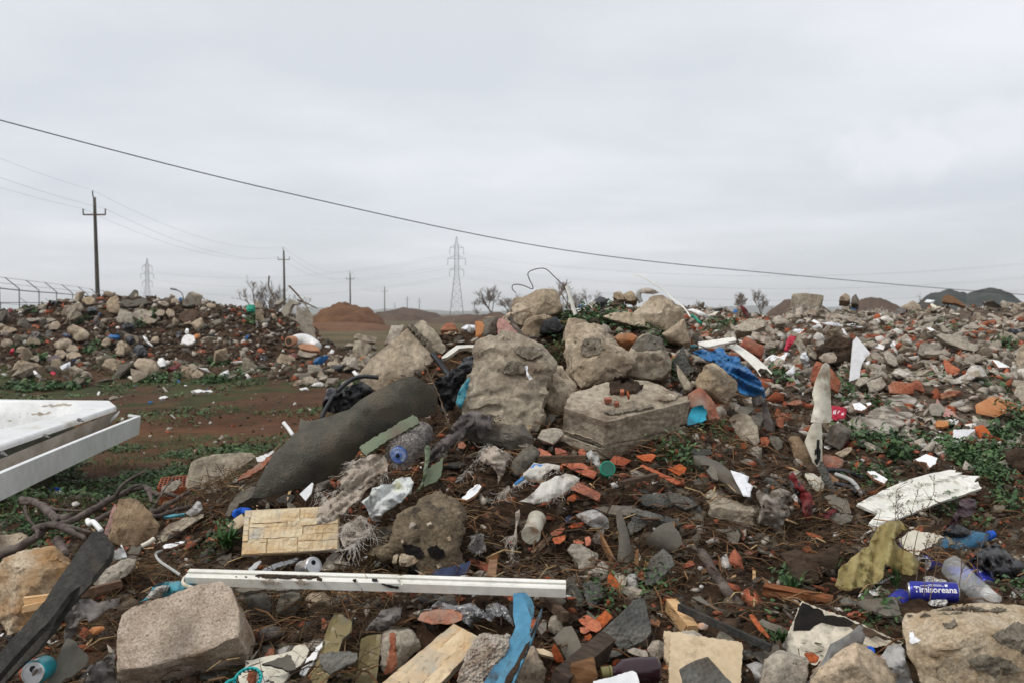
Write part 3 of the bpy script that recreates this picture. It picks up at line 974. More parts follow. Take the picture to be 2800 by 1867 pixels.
def patch(name,label,reg,spec,m,parent,th=.012,cell=4.0,jag=2.0,rough=.5,sink=.006):
 """a crust, flake or stain lying on its parent's surface, following it"""
 me=parent.data;w=parent.location
 bv=BVHTree.FromPolygons([v.co+w for v in me.vertices],[tuple(p.vertices)for p in me.polygons])
 sd=hash_str(label+spec)%83
 q=[(p[0],-p[1])for p in pts(reg,spec)]
 V,F,n,nf=poly_sheet(q,cell,None,0,((0,0,0),(1,0,0),(0,1,0),(0,0,1)),jag,sd)
 T,B=[],[];last=None
 hits=[]
 for x,y,z in V[:n]:
  r=ray(x,-y);h=bv.ray_cast(CAM,r.normalized(),60)
  hits.append((h[0],h[1])if h[0]is not None else None)
 ok=[h for h in hits if h]
 if not ok:return None
 md=sum((h[0]-CAM).dot(FWD)for h in ok)/len(ok)
 pp=np.array([tuple(h[0])if h else tuple(P(V[i][0],-V[i][1],md+.03))for i,h in enumerate(hits)])
 nn=np.array([tuple(h[1])if h else(0,-.8,.6)for h in hits])
 k=th*(1+rough*fbm(pp*45+sd,3,.6,sd))
 o=mesh_obj(name,np.concatenate([pp+nn*k[:,None],pp-nn*sink]),F,m,parent,smooth=True)
 o.data.set_sharp_from_angle(angle=R(50))
 if label:o['label']=label
 return o
 # distant hills and spoil heaps
def dome(name,label,cat,cx,cy,prof,m,seed,kind=None,res=48,group=None,amp=.09):
 """prof: function (u in -1..1, v in -1..1) -> height ; cx,cy centre, half-lengths inside prof"""
 hx,hy,fn=prof
 k=np.linspace(-1,1,res)
 U,W=np.meshgrid(k,k)
 h=fn(U.ravel(),W.ravel())
 X=cx+U.ravel()*hx;Y=cy+W.ravel()*hy
 p=np.stack([X,Y,np.zeros(len(X))],1)
 h=h+(h>.02)*fbm(p/max(hx,hy)*5+seed,5,.6,seed)*h.max()*amp
 base=hbase(X,Y)
 V=np.stack([X,Y,base+h-.12],1)
 i=np.arange(res*res).reshape(res,res)
 F=np.stack([i[:-1,:-1].ravel(),i[:-1,1:].ravel(),i[1:,1:].ravel(),i[1:,:-1].ravel()],1)
 o=mesh_obj(name,V,F,m,smooth=True)
 if kind:o['kind']=kind
 else:tag(o,label,cat,group)
 return o
def cone(h,sharp=1.0,flat=.0,skew=0.0,lob=None):
 def f(u,v):
  r=np.sqrt(((u-skew*0)**2)+v*v)
  z=np.clip(1-r,0,1)
  z=z*1.5/(z+.5)
  z=z/max(z.max(),1e-6)
  if lob is not None:
   z=np.maximum(z,lob[2]*np.clip(1-np.sqrt(((u-lob[0])/lob[3])**2+((v-lob[1])/lob[3])**2),0,1)**.8)
  return h*z*(r<1.0)
 return f
def gx(px,d):return(px-1400)/FPX*d
def topz(py,d):return(EYE-(py-857)/FPX*d)
dome('soil_heap','rust brown soil heap standing in front of the second power pole','soil heap',gx(945,112),112,(4.6,5,cone(topz(828,112),1.2,.18,0,(.45,0,.72,.5))),M['heap_orange'],3)
dome('soil_heap','low flat apron of orange earth spread before the soil heap','soil heap',gx(935,90),90,(5.6,10,cone(.75,1.3,.3)),M['heap_orange'],5)
dome('rubble_heap','small grey brown rubble heap between two thin power poles','rubble heap',gx(1112,200),200,(8.5,8,cone(topz(842,200),1.2,.25)),M['heap_brown'],8)
dome('soil_heap','long low brown soil bank beneath the lattice pylon','soil heap',gx(1290,150),150,(9,6,cone(topz(860,150),1.2,.3)),M['heap_brown'],9,amp=.12)
dome('soil_heap','brown soil bank below the round bare tree','soil heap',gx(1366,130),130,(4.6,4,cone(topz(852,130),1.2,.25)),M['heap_brown'],19,amp=.1)
dome('soil_heap','dark brown earth heap rising behind the box-shaped block','soil heap',gx(2185,150),150,(5.4,8,cone(topz(814,150),1.4,.2)),M['heap_brown'],12)
dome('soil_heap','flat-topped dark brown earth heap behind the rubble crest','soil heap',gx(2385,150),150,(4.8,8,cone(topz(812,150),1.6,.35)),M['heap_brown'],13)
dome('gravel_heap','dark grey gravel heap with rounded top, the smaller of the two','gravel heap',gx(2590,160),160,(5.6,9,cone(topz(790,160),1.12,.12)),M['heap_gravel'],14,amp=.05)
dome('gravel_heap','taller dark grey gravel heap with flat top on the skyline','gravel heap',gx(2703,155),155,(5.8,9,cone(topz(785,155),1.22,.16)),M['heap_gravel'],15,amp=.05)
dome('gravel_heap','long low dark gravel bank running along the foot of the gravel heaps','gravel heap',gx(2745,140),140,(16,7,cone(topz(822,140),1.5,.4)),M['heap_gravel'],16,amp=.04)
xs=np.linspace(-1500,1700,240)
hv,hf=[],[]
hz=9+5.0*fbm(np.stack([xs/300,xs*0,xs*0],1),4,.5,61)+1.2*fbm(np.stack([xs/25,xs*0,xs*0],1),3,.6,67)
for x,z in zip(xs,hz):
 hv+=[(x,1900,-2),(x,2000,max(z,1)*1.15),(x,2300,max(z,1)),(x,2500,-2)]
for i in range(len(xs)-1):
 for k in range(3):
  a=i*4+k
  hf.append((a,a+4,a+5,a+1))
hl=mesh_obj('hills',hv,hf,M['hills'],smooth=True);hl['kind']='structure'
# wires
def sag_line(name,label,a,b,sag,r,m=None,group=None,n=24):
 ps=[]
 for i in range(n+1):
  t=i/n
  p=a.lerp(b,t);p.z-=sag*4*t*(1-t)
  ps.append(p)
 V,F=tube_geo(ps,r,5)
 o=mesh_obj(name,V,F,m or M['wire'],smooth=True)
 return tag(o,label,'wire',group)
 # power poles
POLE_AT={}
def power_pole(px,pytop,d,label,armpy,r0=.17,armw=1.55,lean=0.0,pybase=None):
 x=gx(px,d);ztop=topz(pytop,d);zb=float(hbase([x],[d])[0])
 t=empty('power_pole',(x,d,zb));tag(t,label,'power pole','line of power poles')
 top=Vector((x+lean*(ztop-zb)*-1,d,ztop-.45));bot=Vector((x,d,zb-.5))
 V,F=tube_geo([bot.lerp(top,i/8)for i in range(9)],lambda q:r0*(1-.42*q),8)
 mesh_obj('pole_shaft',V,F,M['pole'],t,smooth=True)
 V,F=tube_geo([top-Vector((.05,0,.1)),top+Vector((-.12,0,.2)),top+Vector((-.12,0,.45))],.045,6)
 mesh_obj('top_bracket',V,F,M['pole'],t,smooth=True)
 za=topz(armpy,d);xa=bot.lerp(top,(za-bot.z)/(top.z-bot.z)).x
 a,b=Vector((xa-armw/2,d-.12,za)),Vector((xa+armw/2,d-.12,za))
 beam('crossarm','','',a,b,.1,.1,M['wood_dark'],parent=t)
 ends=[top+Vector((-.12,0,.5))]
 for e in(a,b):
  V,F=tube_geo([e,e+Vector((0,0,.28)),e+Vector((0,0,.42))],.05,6)
  mesh_obj('insulator',V,F,M['pole'],t,smooth=True)
  ends.append(e+Vector((0,0,.42)))
 return ends
pA=power_pole(271,524,70,'tall dark concrete power pole rising behind the rubble heap beside the fence',589,r0=.19,lean=.022)
pB=power_pole(779,677,135,'power pole standing among bare shrubs behind the upright concrete slabs',711,r0=.2,lean=.008)
pC=power_pole(958,742,205,'power pole rising straight out of the rust brown soil heap',764,r0=.2)
pD=power_pole(1052,781,300,'slender power pole between the rust brown heap and the grey heap',798,r0=.2)
pF=power_pole(1114,808,470,'small far power pole standing over the grey rubble heap',820,r0=.24,armw=2.0)
pG=power_pole(1147,814,560,'small far power pole just past the grey rubble heap',827,r0=.26,armw=2.2)
pE=power_pole(1080,827,780,'tiny farthest power pole before the grey rubble heap',838,r0=.3,armw=2.4)
gw='thin wires strung between the power poles'
off=[Vector((-26.5,22,12.6)),Vector((-28.2,22,11.2)),Vector((-26.0,22,11.2))]
names3=('pole-top wire','outer crossarm wire','inner crossarm wire')
for i in range(3):
 sag_line('power_wire',f'thin {names3[i]} running from the tallest pole out past the fence',pA[i],off[i],.9,.005,group=gw)
 sag_line('power_wire',f'thin {names3[i]} between the tallest pole and the pole in the shrubs',pA[i],pB[i],1.5,.006,group=gw)
 sag_line('power_wire',f'thin {names3[i]} between the shrub pole and the soil heap pole',pB[i],pC[i],1.5,.008,group=gw)
 sag_line('power_wire',f'thin {names3[i]} between the soil heap pole and the slender pole',pC[i],pD[i],1.5,.008,group=gw)
 # lattice pylons
def pylon(px,pytop,d,label):
 x=gx(px,d);H=topz(pytop,d)
 t=empty('lattice_pylon',(x,d,0));tag(t,label,'pylon','lattice pylons')
 def wd(z):
  q=z/H
  return(3.0-2.1*min(q/.55,1))if q<.55 else.9-.75*max(0,(q-.85)/.15)
 def corner(z,k):
  w=wd(z);return Vector((x+(w if k in(1,2)else-w),d+(w if k in(2,3)else-w),z))
 zs=[0];
 while zs[-1]<H*.97:zs.append(zs[-1]+max(1.2,wd(zs[-1])*1.5))
 zs[-1]=H
 V,F=[],[]
 def bar(a,b,r):
  v,f=tube_geo([a,b],r,4,base=len(V),cap=False);V.extend(v);F.extend(f)
 for k in range(4):
  for z0,z1 in zip(zs,zs[1:]):bar(corner(z0,k),corner(z1,k),.075)
 mesh_obj('legs',V,F,M['pylon'],t).name='leg'
 V,F=[],[]
 for z0,z1 in zip(zs,zs[1:]):
  for k in range(4):
   bar(corner(z0,k),corner(z1,(k+1)%4),.035);bar(corner(z0,(k+1)%4),corner(z1,k),.035)
   bar(corner(z1,k),corner(z1,(k+1)%4),.035)
 mesh_obj('bracing_lattice',V,F,M['pylon'],t)
 ends=[]
 for q,w in((.86,3.0),(.725,3.9),(.585,3.1)):
  z=H*q
  for sgn in(-1,1):
   V,F=[],[]
   e=Vector((x+sgn*w,d,z))
   for dy in(-.6,.6):
    bar(Vector((x+sgn*.6,d+dy,z)),e,.09);bar(Vector((x+sgn*.6,d+dy,z+1.3)),e,.07)
   mesh_obj('crossarm',V,F,M['pylon'],t)
   V,F=[],[]
   bar(e,e-Vector((0,0,2.9)),.12)
   mesh_obj('insulator',V,F,M['pylon'],t)
   ends.append(e-Vector((0,0,2.9)))
 return ends
y1=pylon(1249,648,437,'grey lattice pylon with three crossarm pairs on the plain behind the main heap')
y2=pylon(404,707,610,'pale hazy lattice pylon seen over the rubble heap')
gy='high voltage lines between pylons'
lv=('upper','upper','middle','middle','lower','lower')
sd_=('near','far')
for i in range(6):
 sag_line('pylon_line',f'{lv[i]} faint {sd_[i % 2]} high voltage line between the two pylons',y2[i],y1[i],7,.017,group=gy)
 tgt=Vector((330+(-3 if i%2==0 else 3),372,(32,32,26,26,21,21)[i]+10))
 sag_line('pylon_line',f'{lv[i]} faint {sd_[i % 2]} high voltage line sagging over the rubble crest from the pylon',y1[i],tgt,17,.016,group=gy)
cps=[(-420,205,14.5),(0,329,16),(780,527,19),(1548,685,23),(2202,756,28),(2800,806,33),(3200,826,37)]
V,F=tube_geo(catmull([P(*c)for c in cps],10),.0100,6)
tag(mesh_obj('overhead_cable',V,F,M['wire'],smooth=True),'thick dark cable sagging across the whole sky','cable')
# fence behind the rubble heap
t=empty('wire_fence',(-20,40,0));tag(t,'tall wire mesh fence with outward bent post tops behind the heap','fence','site fences')
fp=[(-52,776,33.5),(0,784,36.0),(54,790,38.5),(108,795,42.0),(156,798.5,45.5),(200,803,49),(242,807,53),(274,811,57),(305,814,61)]
tops=[]
def fpost(px,py,d,t,arm=.7,r=.024):
 x=gx(px,d);z=topz(py,d)
 tp=Vector((x,d,z));tops.append(tp)
 V,F=tube_geo([Vector((x,d,-.2)),tp],r,6)
 mesh_obj('post',V,F,M['fence_metal'],t,smooth=True)
 V,F=tube_geo([tp,tp+Vector((-arm*.68,-.15,arm*.62))],r*.85,6)
 mesh_obj('angled_arm',V,F,M['fence_metal'],t,smooth=True)
for q in fp:fpost(*q,t)
for k,z in enumerate((0.0,-.55,-1.0,-1.4,-1.8)):
 V,F=tube_geo([q+Vector((0,0,z-.06))for q in tops],.022 if k==0 else.009,5)
 mesh_obj('top_rail' if k==0 else 'fence_wire',V,F,M['fence_metal'],t,smooth=True)
for k in(.35,.9):
 V,F=tube_geo([q+Vector((-.51*k,-.1*k,.46*k))for q in tops],.008,5)
 mesh_obj('barbed_wire',V,F,M['fence_metal'],t,smooth=True)
t2=empty('wire_fence',(-30,75,0));tag(t2,'farther low wire fence seen through the tall fence','fence','site fences')
tops=[]
for q in[(-60,828,74),(3,828,76),(73,828,79),(140,829,82),(210,828,85),(270,830,88)]:fpost(*q,t2,arm=.6)
V,F=tube_geo([q for q in tops],.03,5);mesh_obj('top_rail',V,F,M['fence_metal'],t2)
def lamp(px,py,d,label):
 x=gx(px,d);z=topz(py,d)
 t=empty('lamp_post',(x,d,0));tag(t,label,'lamp post')
 ps=[Vector((x+.6,d,0)),Vector((x+.5,d,z*.6)),Vector((x+.25,d,z*.9)),Vector((x-.4,d,z))]
 V,F=tube_geo(catmull(ps,4),.06,6);mesh_obj('post',V,F,M['fence_metal'],t,smooth=True)
 V,F=tube_geo([Vector((x-.3,d,z)),Vector((x-1.0,d,z+.12))],.1,6);mesh_obj('lamp_head',V,F,M['fence_metal'],t,smooth=True)
lamp(492,793,110,'curved thin lamp post behind the heap near its upright shard')
lamp(555,812,115,'short thin lamp post past the upright shard')
# bare trees
def bare_tree(name,px,pytop,d,label,spread=.5,seed=0,stems=1,dens=1.0,wmul=1.0):
 rr=random.Random(seed)
 x=gx(px,d);zb=float(hbase([x],[d])[0])-.1;H=topz(pytop,d)-zb
 t=empty(name,(x,d,zb));tag(t,label,'tree' if name=='bare_tree' else 'shrub','bare trees and shrubs on the skyline')
 TV,TF,CV,CF=[],[],[],[]
 def put(VV,FF,ps,r0,r1,sides):
  v,f=tube_geo(ps,lambda q:r0+(r1-r0)*q,sides,base=len(VV),cap=False);VV.extend(v);FF.extend(f)
 minr=d*.00011*wmul
 def grow(p,dr,L,r,lvl):
  ps=[p];q=p.copy();dd=dr.copy()
  for i in range(3):
   dd=(dd+Vector((rr.gauss(0,.13),rr.gauss(0,.13),rr.gauss(.04,.09)))).normalized()
   q=q+dd*(L/3);ps.append(q.copy())
  VV,FF=(TV,TF)if lvl<=(1 if stems==1 else 0)else(CV,CF)
  put(VV,FF,ps,max(r,minr),max(r*.55,minr*.8),5 if lvl<2 else 3)
  if lvl>=4:return
  nb=int((3,4,4,3)[lvl]*dens+rr.random())
  for k in range(nb):
   s=rr.uniform(.35,1.0);i=min(int(s*3),2)
   b=ps[i].lerp(ps[i+1],s*3-i)
   ax=Vector((rr.gauss(0,1),rr.gauss(0,1),rr.gauss(.15,.5))).normalized()
   nd=(dd*(1.0-spread*.45)+ax*spread).normalized()
   grow(b,nd,L*rr.uniform(.5,.72),r*.5,lvl+1)
 for s in range(stems):
  a=Vector((rr.gauss(0,.28 if stems>1 else.06),rr.gauss(0,.28 if stems>1 else.06),1)).normalized()
  grow(Vector((x+rr.gauss(0,.25*(stems>1)),d,zb)),a,H*(.42 if stems==1 else.48)*rr.uniform(.85,1.1),H*.022/(1+.6*(stems>1)),0)
 V=np.array(TV+CV);top=V[:,2].max()
 k=H/max(top-zb,.1)
 for VV,FF,nm in((TV,TF,'trunk'),(CV,CF,'crown')):
  A_=np.array(VV)
  A_[:,2]=zb+(A_[:,2]-zb)*k;A_[:,0]=x+(A_[:,0]-x)*(k*.5+.5)
  mesh_obj(nm,A_,FF,M['twig'],t)
bare_tree('bare_tree',690,752,105,'thin bare tree with few branches beside the shrub pole',.45,2,1,1.0)
bare_tree('bare_shrub',735,768,100,'dense bare shrub with many stems around the shrub pole',.5,3,7,.9)
bare_tree('bare_shrub',760,778,98,'bushy bare shrub bending over at the foot of the shrub pole',.6,4,6,.9)
bare_tree('bare_tree',1356,777,150,'round-crowned small bare tree next to the lattice pylon',.6,5,1,1.35)
bare_tree('bare_shrub',1395,800,150,'faint bare shrub just behind the top block of the main heap',.6,6,4,.9)
bare_tree('bare_tree',1308,822,160,'tiny bare sapling between pylon and round-crowned tree',.5,7,1,.8)
bare_tree('bare_tree',1512,762,120,'bare tree rising behind the thin bent wire',.5,8,1,1.15)
bare_tree('bare_shrub',1560,792,120,'bare shrub filling the gap behind the white strip',.6,9,5,.9)
bare_tree('bare_tree',1612,786,118,'bare tree with crooked crown before the farther rubble heap',.55,10,1,1.1)
bare_tree('bare_shrub',1917,818,150,'low round bare shrub behind the rubble crest',.6,11,4,.9)
bare_tree('bare_shrub',1985,832,150,'smallest bare shrub on the flat skyline past the round shrub',.6,12,3,.9)
bare_tree('bare_tree',2035,797,140,'broad bare tree, lower of two beside the brown heap',.6,13,1,1.3)
bare_tree('bare_tree',2084,790,140,'taller bare tree next to the dark brown heap',.6,14,1,1.3)
bare_tree('bare_shrub',2535,800,155,'bare shrub at the flank of the smaller gravel heap',.6,15,4,.8)
# large stones and blocks of the main heap
GB='cut stone blocks on the heap crest'
rock('stone_block','long tan stone block tipped on the very peak of the heap','block','R3','218,552 330,440 440,370 680,300 748,352 792,480 730,520 560,560 420,650 300,640',M['tan'],th=.30,lean=.5,d=6.0,bulge='640,420,-.06 330,520,-.05',seed=3)
rock('stone_block','small tan stone just showing behind the peak block','block','R3','300,520 350,372 395,366 450,385 470,520',M['tan'],th=.25,d=6.35,lean=.3,seed=4)
rock('stone','rounded tan stone under the peak block beside the black lump','stone','R3','405,690 440,600 470,560 540,530 650,528 720,560 640,640 585,740 500,745',M['tan2'],th=.25,d=5.75,bulge='520,590,-.06')
rock('plaster_chunk','pink plaster chunk with grey specks by the dark branch','plaster','R3','195,600 210,566 250,566 330,620 475,745 400,790 200,740',M['pink'],th=.2,d=5.6,lean=.5,amt=.8)
rock('stone','rough grey stone leaning on the pink plaster chunk','stone','R3','52,640 70,590 110,562 180,556 205,570 205,720 150,745 58,752',M['dark_concrete'],th=.22,d=5.62,bulge='140,620,-.04')
rock('brick','orange brick end sticking out behind the rough grey stone','brick','R3','-5,600 30,592 95,590 75,690 60,740 5,755',M['brick_orange'],th=.2,d=5.75,amt=.6)
rock('rubble_lump','shiny black lump of tar beside the peak block','lump','R3','580,690 600,620 660,575 740,548 760,580 810,650 740,690 620,712',M['black_bag'],th=.18,d=5.55,lean=.3,bulge='690,610,-.05',amt=1.5)
rock('stone','flat-faced brown stone standing upright above the central boulder','stone','R3','785,770 800,690 850,570 905,555 1010,590 1042,640 930,690 860,780',M['tan2'],th=.18,d=5.5,lean=.3)
rock('boulder','big central tan boulder with a grey mortar patch on top','boulder','R3','822,800 845,690 960,640 1120,655 1232,722 1290,770 1400,840 1458,930 1436,1000 1330,1110 1100,1185 960,1218 940,1140 850,1060',M['tan'],th=.42,d=4.95,lean=.55,
bulge='1180,880,-.14 1290,850,-.03 1080,830,-.10 1130,1120,-.04',seed=11,amt=.75,ledge=1.6)
patch('mortar_patch','grey-brown mortar patch','R3','960,830 1000,760 1080,745 1130,770 1170,850 1120,900 1020,920 970,890',M['mortar'],bpy.data.objects['boulder'],th=.010)
rock('stone_block','broken block with hollow dark top, behind the large cut block','block','R3','1412,835 1480,740 1560,712 1640,705 1702,730 1742,830 1788,1020 1750,1072 1700,1105 1500,1065 1340,1095 1400,990',M['grey_tan'],th=.32,d=5.1,lean=.35,
bulge='1500,880,-.05 1720,880,-.04',seed=21)
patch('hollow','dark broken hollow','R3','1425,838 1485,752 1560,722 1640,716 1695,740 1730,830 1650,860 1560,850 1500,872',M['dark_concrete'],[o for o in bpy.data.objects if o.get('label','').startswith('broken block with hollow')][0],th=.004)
rock('stone_block','big pitted tan block on the crest, topmost beside the farther heap','block','R3','1420,535 1500,460 1600,382 1710,345 1800,375 1900,450 1918,540 1860,625 1770,708 1690,690 1560,640',M['tan'],th=.36,d=5.9,lean=.6,
bulge='1690,520,-.10 1840,540,-.03',seed=31)
rock('stone','brown stone wedged under the big pitted crest block','stone','R3','1690,700 1780,640 1905,570 1972,790 1900,800 1750,760',M['tan2'],th=.25,d=5.75,lean=.25,bulge='1850,680,-.04')
rock('stone','flat pale stone lying among green weeds on the crest','stone','R3','1165,545 1240,525 1345,505 1430,535 1545,572 1605,650 1480,640 1280,590',M['tan'],th=.3,d=5.85,lean=1.2,amt=.8)
rock('brick','soil-crusted orange brick under the weeds','brick','R3','1268,735 1300,705 1420,702 1480,730 1440,785 1340,790',M['brick_orange'],th=.2,d=5.3,lean=.8,bulge='1370,730,-.03',amt=1.4)
rock('stone_block','huge grey-tan stone block with two slate flakes on its face','block','R7','190,118 290,70 400,30 520,55 690,120 780,200 855,290 850,340 795,640 705,940 400,852 150,775 40,772 100,510 160,240',M['grey_tan'],th=.34,d=4.62,lean=.42,
bulge='400,520,-.035 560,590,-.04 200,480,-.01 700,420,-.03 300,250,-.03',amt=.7,ledge=2.6,seed=41)
big=[o for o in bpy.data.objects if o.name.startswith('stone_block')and o.get('label','').startswith('huge')][0]
patch('slate_flake','upper grey slate flake','R7','522,205 560,165 690,165 760,195 778,245 700,280 600,262 540,235',M['mortar'],big,th=.014,rough=.3)
patch('slate_flake','lower grey slate flake','R7','410,385 455,310 520,292 610,310 625,400 540,405 430,412',M['mortar'],big,th=.014,rough=.3)
for k,sp in enumerate(('555,315 590,320 590,370 565,350','610,330 640,330 650,400 690,450 660,460 640,420','735,170 760,190 780,230 765,225')):
 patch('white_stain','chalky white lime streak','R7',sp,M['paper_white'],big,th=.002)
rock('stone','tan stone squeezed between the huge block and the cut block','stone','R7','775,690 800,560 852,300 930,330 1060,430 1118,505 1100,560 1000,650 975,805 880,780',M['tan'],th=.36,d=4.78,lean=.5,bulge='1000,560,-.06 900,560,-.05',seed=51)
top_block('stone_block','large cut tan block with a groove round its side and soil on top','block','R7','975,712 1000,640 1042,572 1160,546 1300,490 1380,480 1580,416 1700,432 2060,580 2138,648 1790,738 1362,842',M['grey_tan'],68,12,4.40,[(0,.125,1.0),(.118,.145,.965),(.137,.235,.995)],seed=61,amt=.42,vox=.0085,anchor='1362,842')
cut=[o for o in bpy.data.objects if o.get('label','').startswith('large cut tan block')][0]
patch('soil_patch','dark soil patch with straw','R7','1385,520 1430,450 1540,440 1600,470 1690,540 1640,580 1560,600 1400,600',M['clod'],cut,th=.018)
for k,sp in enumerate(('1485,545 1520,540 1525,570 1490,572','1545,555 1560,560 1575,600 1560,605','1340,620 1400,615 1412,635 1350,638','1430,655 1470,650 1478,668 1440,675')):
 slab('brick_bit',('squarish red brick crumb in the soil patch on the cut block','thin upright brick splinter in the soil patch on the cut block','longest brick crumb, on bare stone before the soil patch','small brick crumb by the front edge of the cut block')[k],'brick','R7',sp,M['brick'],th=.02,tilt=72,d=4.56-.012*k,group='brick crumbs on the cut block')
rock('rock_slab','thick dark slab lying under the huge grey-tan block','slab','R7','80,930 330,848 420,858 650,900 722,990 700,1055 560,1115 400,1090 110,1010',M['dark_concrete'],th=.3,d=4.48,lean=.3,bulge='600,960,-.03')
rock('stone','angular grey-brown stone resting below the dark slab','stone','R7','478,1290 500,1225 600,1085 690,1050 757,1112 742,1182 640,1292 520,1342',M['dark_concrete'],th=.14,d=4.22,lean=.5,bulge='620,1180,-.03',amt=.8)
rock('stone','flat round grey stone beside the cut block corner','stone','R7','728,980 770,915 880,892 955,905 972,960 880,1045 780,1030',M['concrete'],th=.12,d=4.35,lean=1.2,amt=.7)
slab('slate_shard','thin dark slate shard standing under the tan stone','shard','R7','738,855 780,800 890,790 895,810 840,880 775,880',M['slate_plain'],th=.014,tilt=35,jag=.004)
rock('stone_block','tan block leaning diagonally above the curved roofing sheet','block','R2','928,1205 1385,820 1625,1085 1600,1130 1480,1240 1300,1285 1120,1405 1050,1372 945,1255',M['tan'],th=.28,d=5.25,lean=.35,seed=71,amt=.5,bulge='1300,1060,-.02')
lb=[o for o in bpy.data.objects if o.get('label','').startswith('tan block leaning diag')][0]
patch('mortar_strip','dark mortar edge strip','R2','1378,815 1420,792 1655,1065 1625,1095',M['mortar'],lb,th=.02)
rock('stone_block','pale concrete block standing behind the diagonal tan block','block','R2','1170,985 1205,880 1235,786 1380,795 1300,860 1250,960',M['concrete'],th=.25,d=5.6,lean=.2,amt=.6)
rock('stone_block','slab with broken dark underside propped on the diagonal block','block','R2','1395,805 1500,740 1560,770 1722,980 1726,1032 1685,1085 1560,1040 1440,880',M['grey_tan'],th=.25,d=5.35,lean=.5,bulge='1560,870,-.05',seed=81)
rock('stone_block','golden tan block tilted beside the blue plastic bag','block','R9','330,660,.06 360,580,.08 480,470,.12 540,500,.1 690,590,.05 718,660,.04 620,882,0 520,822,0 420,722,.0',M['tan_gold'],th=.28,d=5.15,lean=.4,bulge='445,625,-.06',seed=91)
rock('brick','big worn red brick under the golden tan block','brick','R9','265,760 375,700 420,770 500,830 590,1020 500,1075 410,960 290,870',M['brick_old'],th=.2,d=4.95,lean=.5,bulge='400,850,-.04',amt=.9)
rock('stone','thin leaning stone wedge among the weeds by the grey shard','stone','R9','168,480 220,570 320,680 300,720 240,715 180,600',M['grey_tan'],th=.12,d=5.1,lean=.3,amt=.6)
rock('brick','large orange brick beside the curved white gutter','brick','R9','742,312 800,222 968,330 942,422 832,378',M['brick'],th=.2,d=6.6,lean=.5,bulge='830,310,-.03',amt=.5)
rock('rock_slab','flat pointed concrete flake on the weedy crest','slab','R9','690,190 760,100 880,65 985,90 1010,130 860,185',M['concrete'],th=.3,d=8.2,lean=1.4,amt=.8)
rock('rock_slab','smooth grey-tan slab face standing on the slope under the grey tile','slab','R9','640,985 680,940 770,925 850,962 912,1042 932,1192 882,1232 762,1182 690,1092',M['grey_tan'],th=.12,d=4.95,lean=.4,amt=.35)
rock('stone','layered grey stone behind the smooth slab face','stone','R9','850,945 945,950 955,980 920,1090 870,1000',M['dark_concrete'],th=.12,d=5.1,lean=.3)
rock('stone_block','square grey block behind the folded white panel','block','R9','1505,1190 1580,1042 1680,1010 1768,1102 1655,1265',M['dark_concrete'],th=.25,d=5.35,lean=.4,bulge='1620,1100,-.04',amt=.6)
rock('stone_block','tan gritty block in front of the folded white panel','block','R9','1188,1165 1215,1145 1280,1140 1362,1232 1432,1402 1330,1410 1240,1335',M['grit'],th=.2,d=4.85,lean=.45,bulge='1270,1240,-.03',amt=.7)
rock('stone','small brown stone beside the square grey block','stone','R9','1615,1300 1700,1250 1765,1232 1768,1275 1680,1345',M['tan2'],th=.14,d=5.25,lean=.6)
rock('stone','wet rust brown stone beneath the folded white panel','stone','R9','1498,1400 1510,1315 1600,1300 1690,1350 1680,1430 1560,1440',M['brick_old'],th=.2,d=5.2,lean=.4)
rock('stone','dark grey stone half buried below the plaid cloth','stone','R9','1005,1180 1020,1130 1100,1140 1150,1240 1080,1270',M['dark_concrete'],th=.15,d=4.95,lean=.6)
rock('concrete_block','long weathered concrete block beside the dirty cloth bundle','block','R8','80,500,.08 160,475,.18 300,510,.22 425,550,.22 482,602,.16 460,655,.08 415,745,.02 390,757,.0 112,662,.0 108,615,-.01',M['grey_tan'],th=.1,d=4.02,lean=.3,bulge='410,650,-.03',seed=101,amt=.8)
rock('stone','cream stone by the dark red folded board','stone','R8','768,370 830,360 918,435 905,485 850,498 790,420',M['ivory'],th=.14,d=4.5,lean=.5,bulge='840,430,-.03')
rock('conglomerate_rock','dark pebbly conglomerate boulder crusted with black tar','boulder','B2','1365,385 1480,280 1600,200 1640,60 1800,-25 2000,-105 2150,-60 2200,60 2242,420 2185,610 1900,585 1640,490 1500,430',M['conglom'],th=.4,d=3.50,lean=.55,
bulge='1800,150,-.10 1900,400,-.06 2050,120,-.08 1600,330,-.03',amt=2.2,seed=111)
rock('stone','round tan pebble stone above the white plank','stone','B2','925,520 985,420 1060,378 1120,400 1215,480 1190,520 1060,548 985,540',M['concrete'],th=.12,lean=.7,bulge='1060,450,-.03',amt=.8)
top_block('stone_block','large sandy block with rough pitted top resting under the white plank end','block','B1','1045,1445 1095,912 1182,848 1500,798 1740,722 2025,628 2122,695 2200,900 2185,1190 1350,1420',M['tan_rough'],50,-6,2.90,[(0,.17,1.0)],seed=121,amt=.42,vox=.0068,anchor='1045,1445')
rock('boulder','golden tan boulder under the dark roofing felt strip','boulder','B1','-40,1000 5,700 20,520 60,440 180,370 330,345 480,333 560,370 645,470 620,700 560,900 300,1060 60,1140',M['tan_gold'],th=.3,d=3.35,lean=.45,bulge='330,560,-.08 180,880,-.05',seed=131)
rock('stone','heart-shaped brown stone standing among the branches','stone','R5','1000,1400 1060,1180 1085,1042 1200,1025 1272,1052 1352,1192 1437,1282 1432,1352 1370,1442 1140,1478 1012,1425',M['grit'],th=.2,d=4.15,lean=.3,bulge='1220,1250,-.04',seed=141)
rock('stone','low rounded tan stone half hidden under the branches','stone','B1','-60,390 -60,210 60,195 190,190 245,215 275,290 240,370 100,395',M['tan'],th=.3,d=4.35,lean=.5,bulge='100,280,-.05')
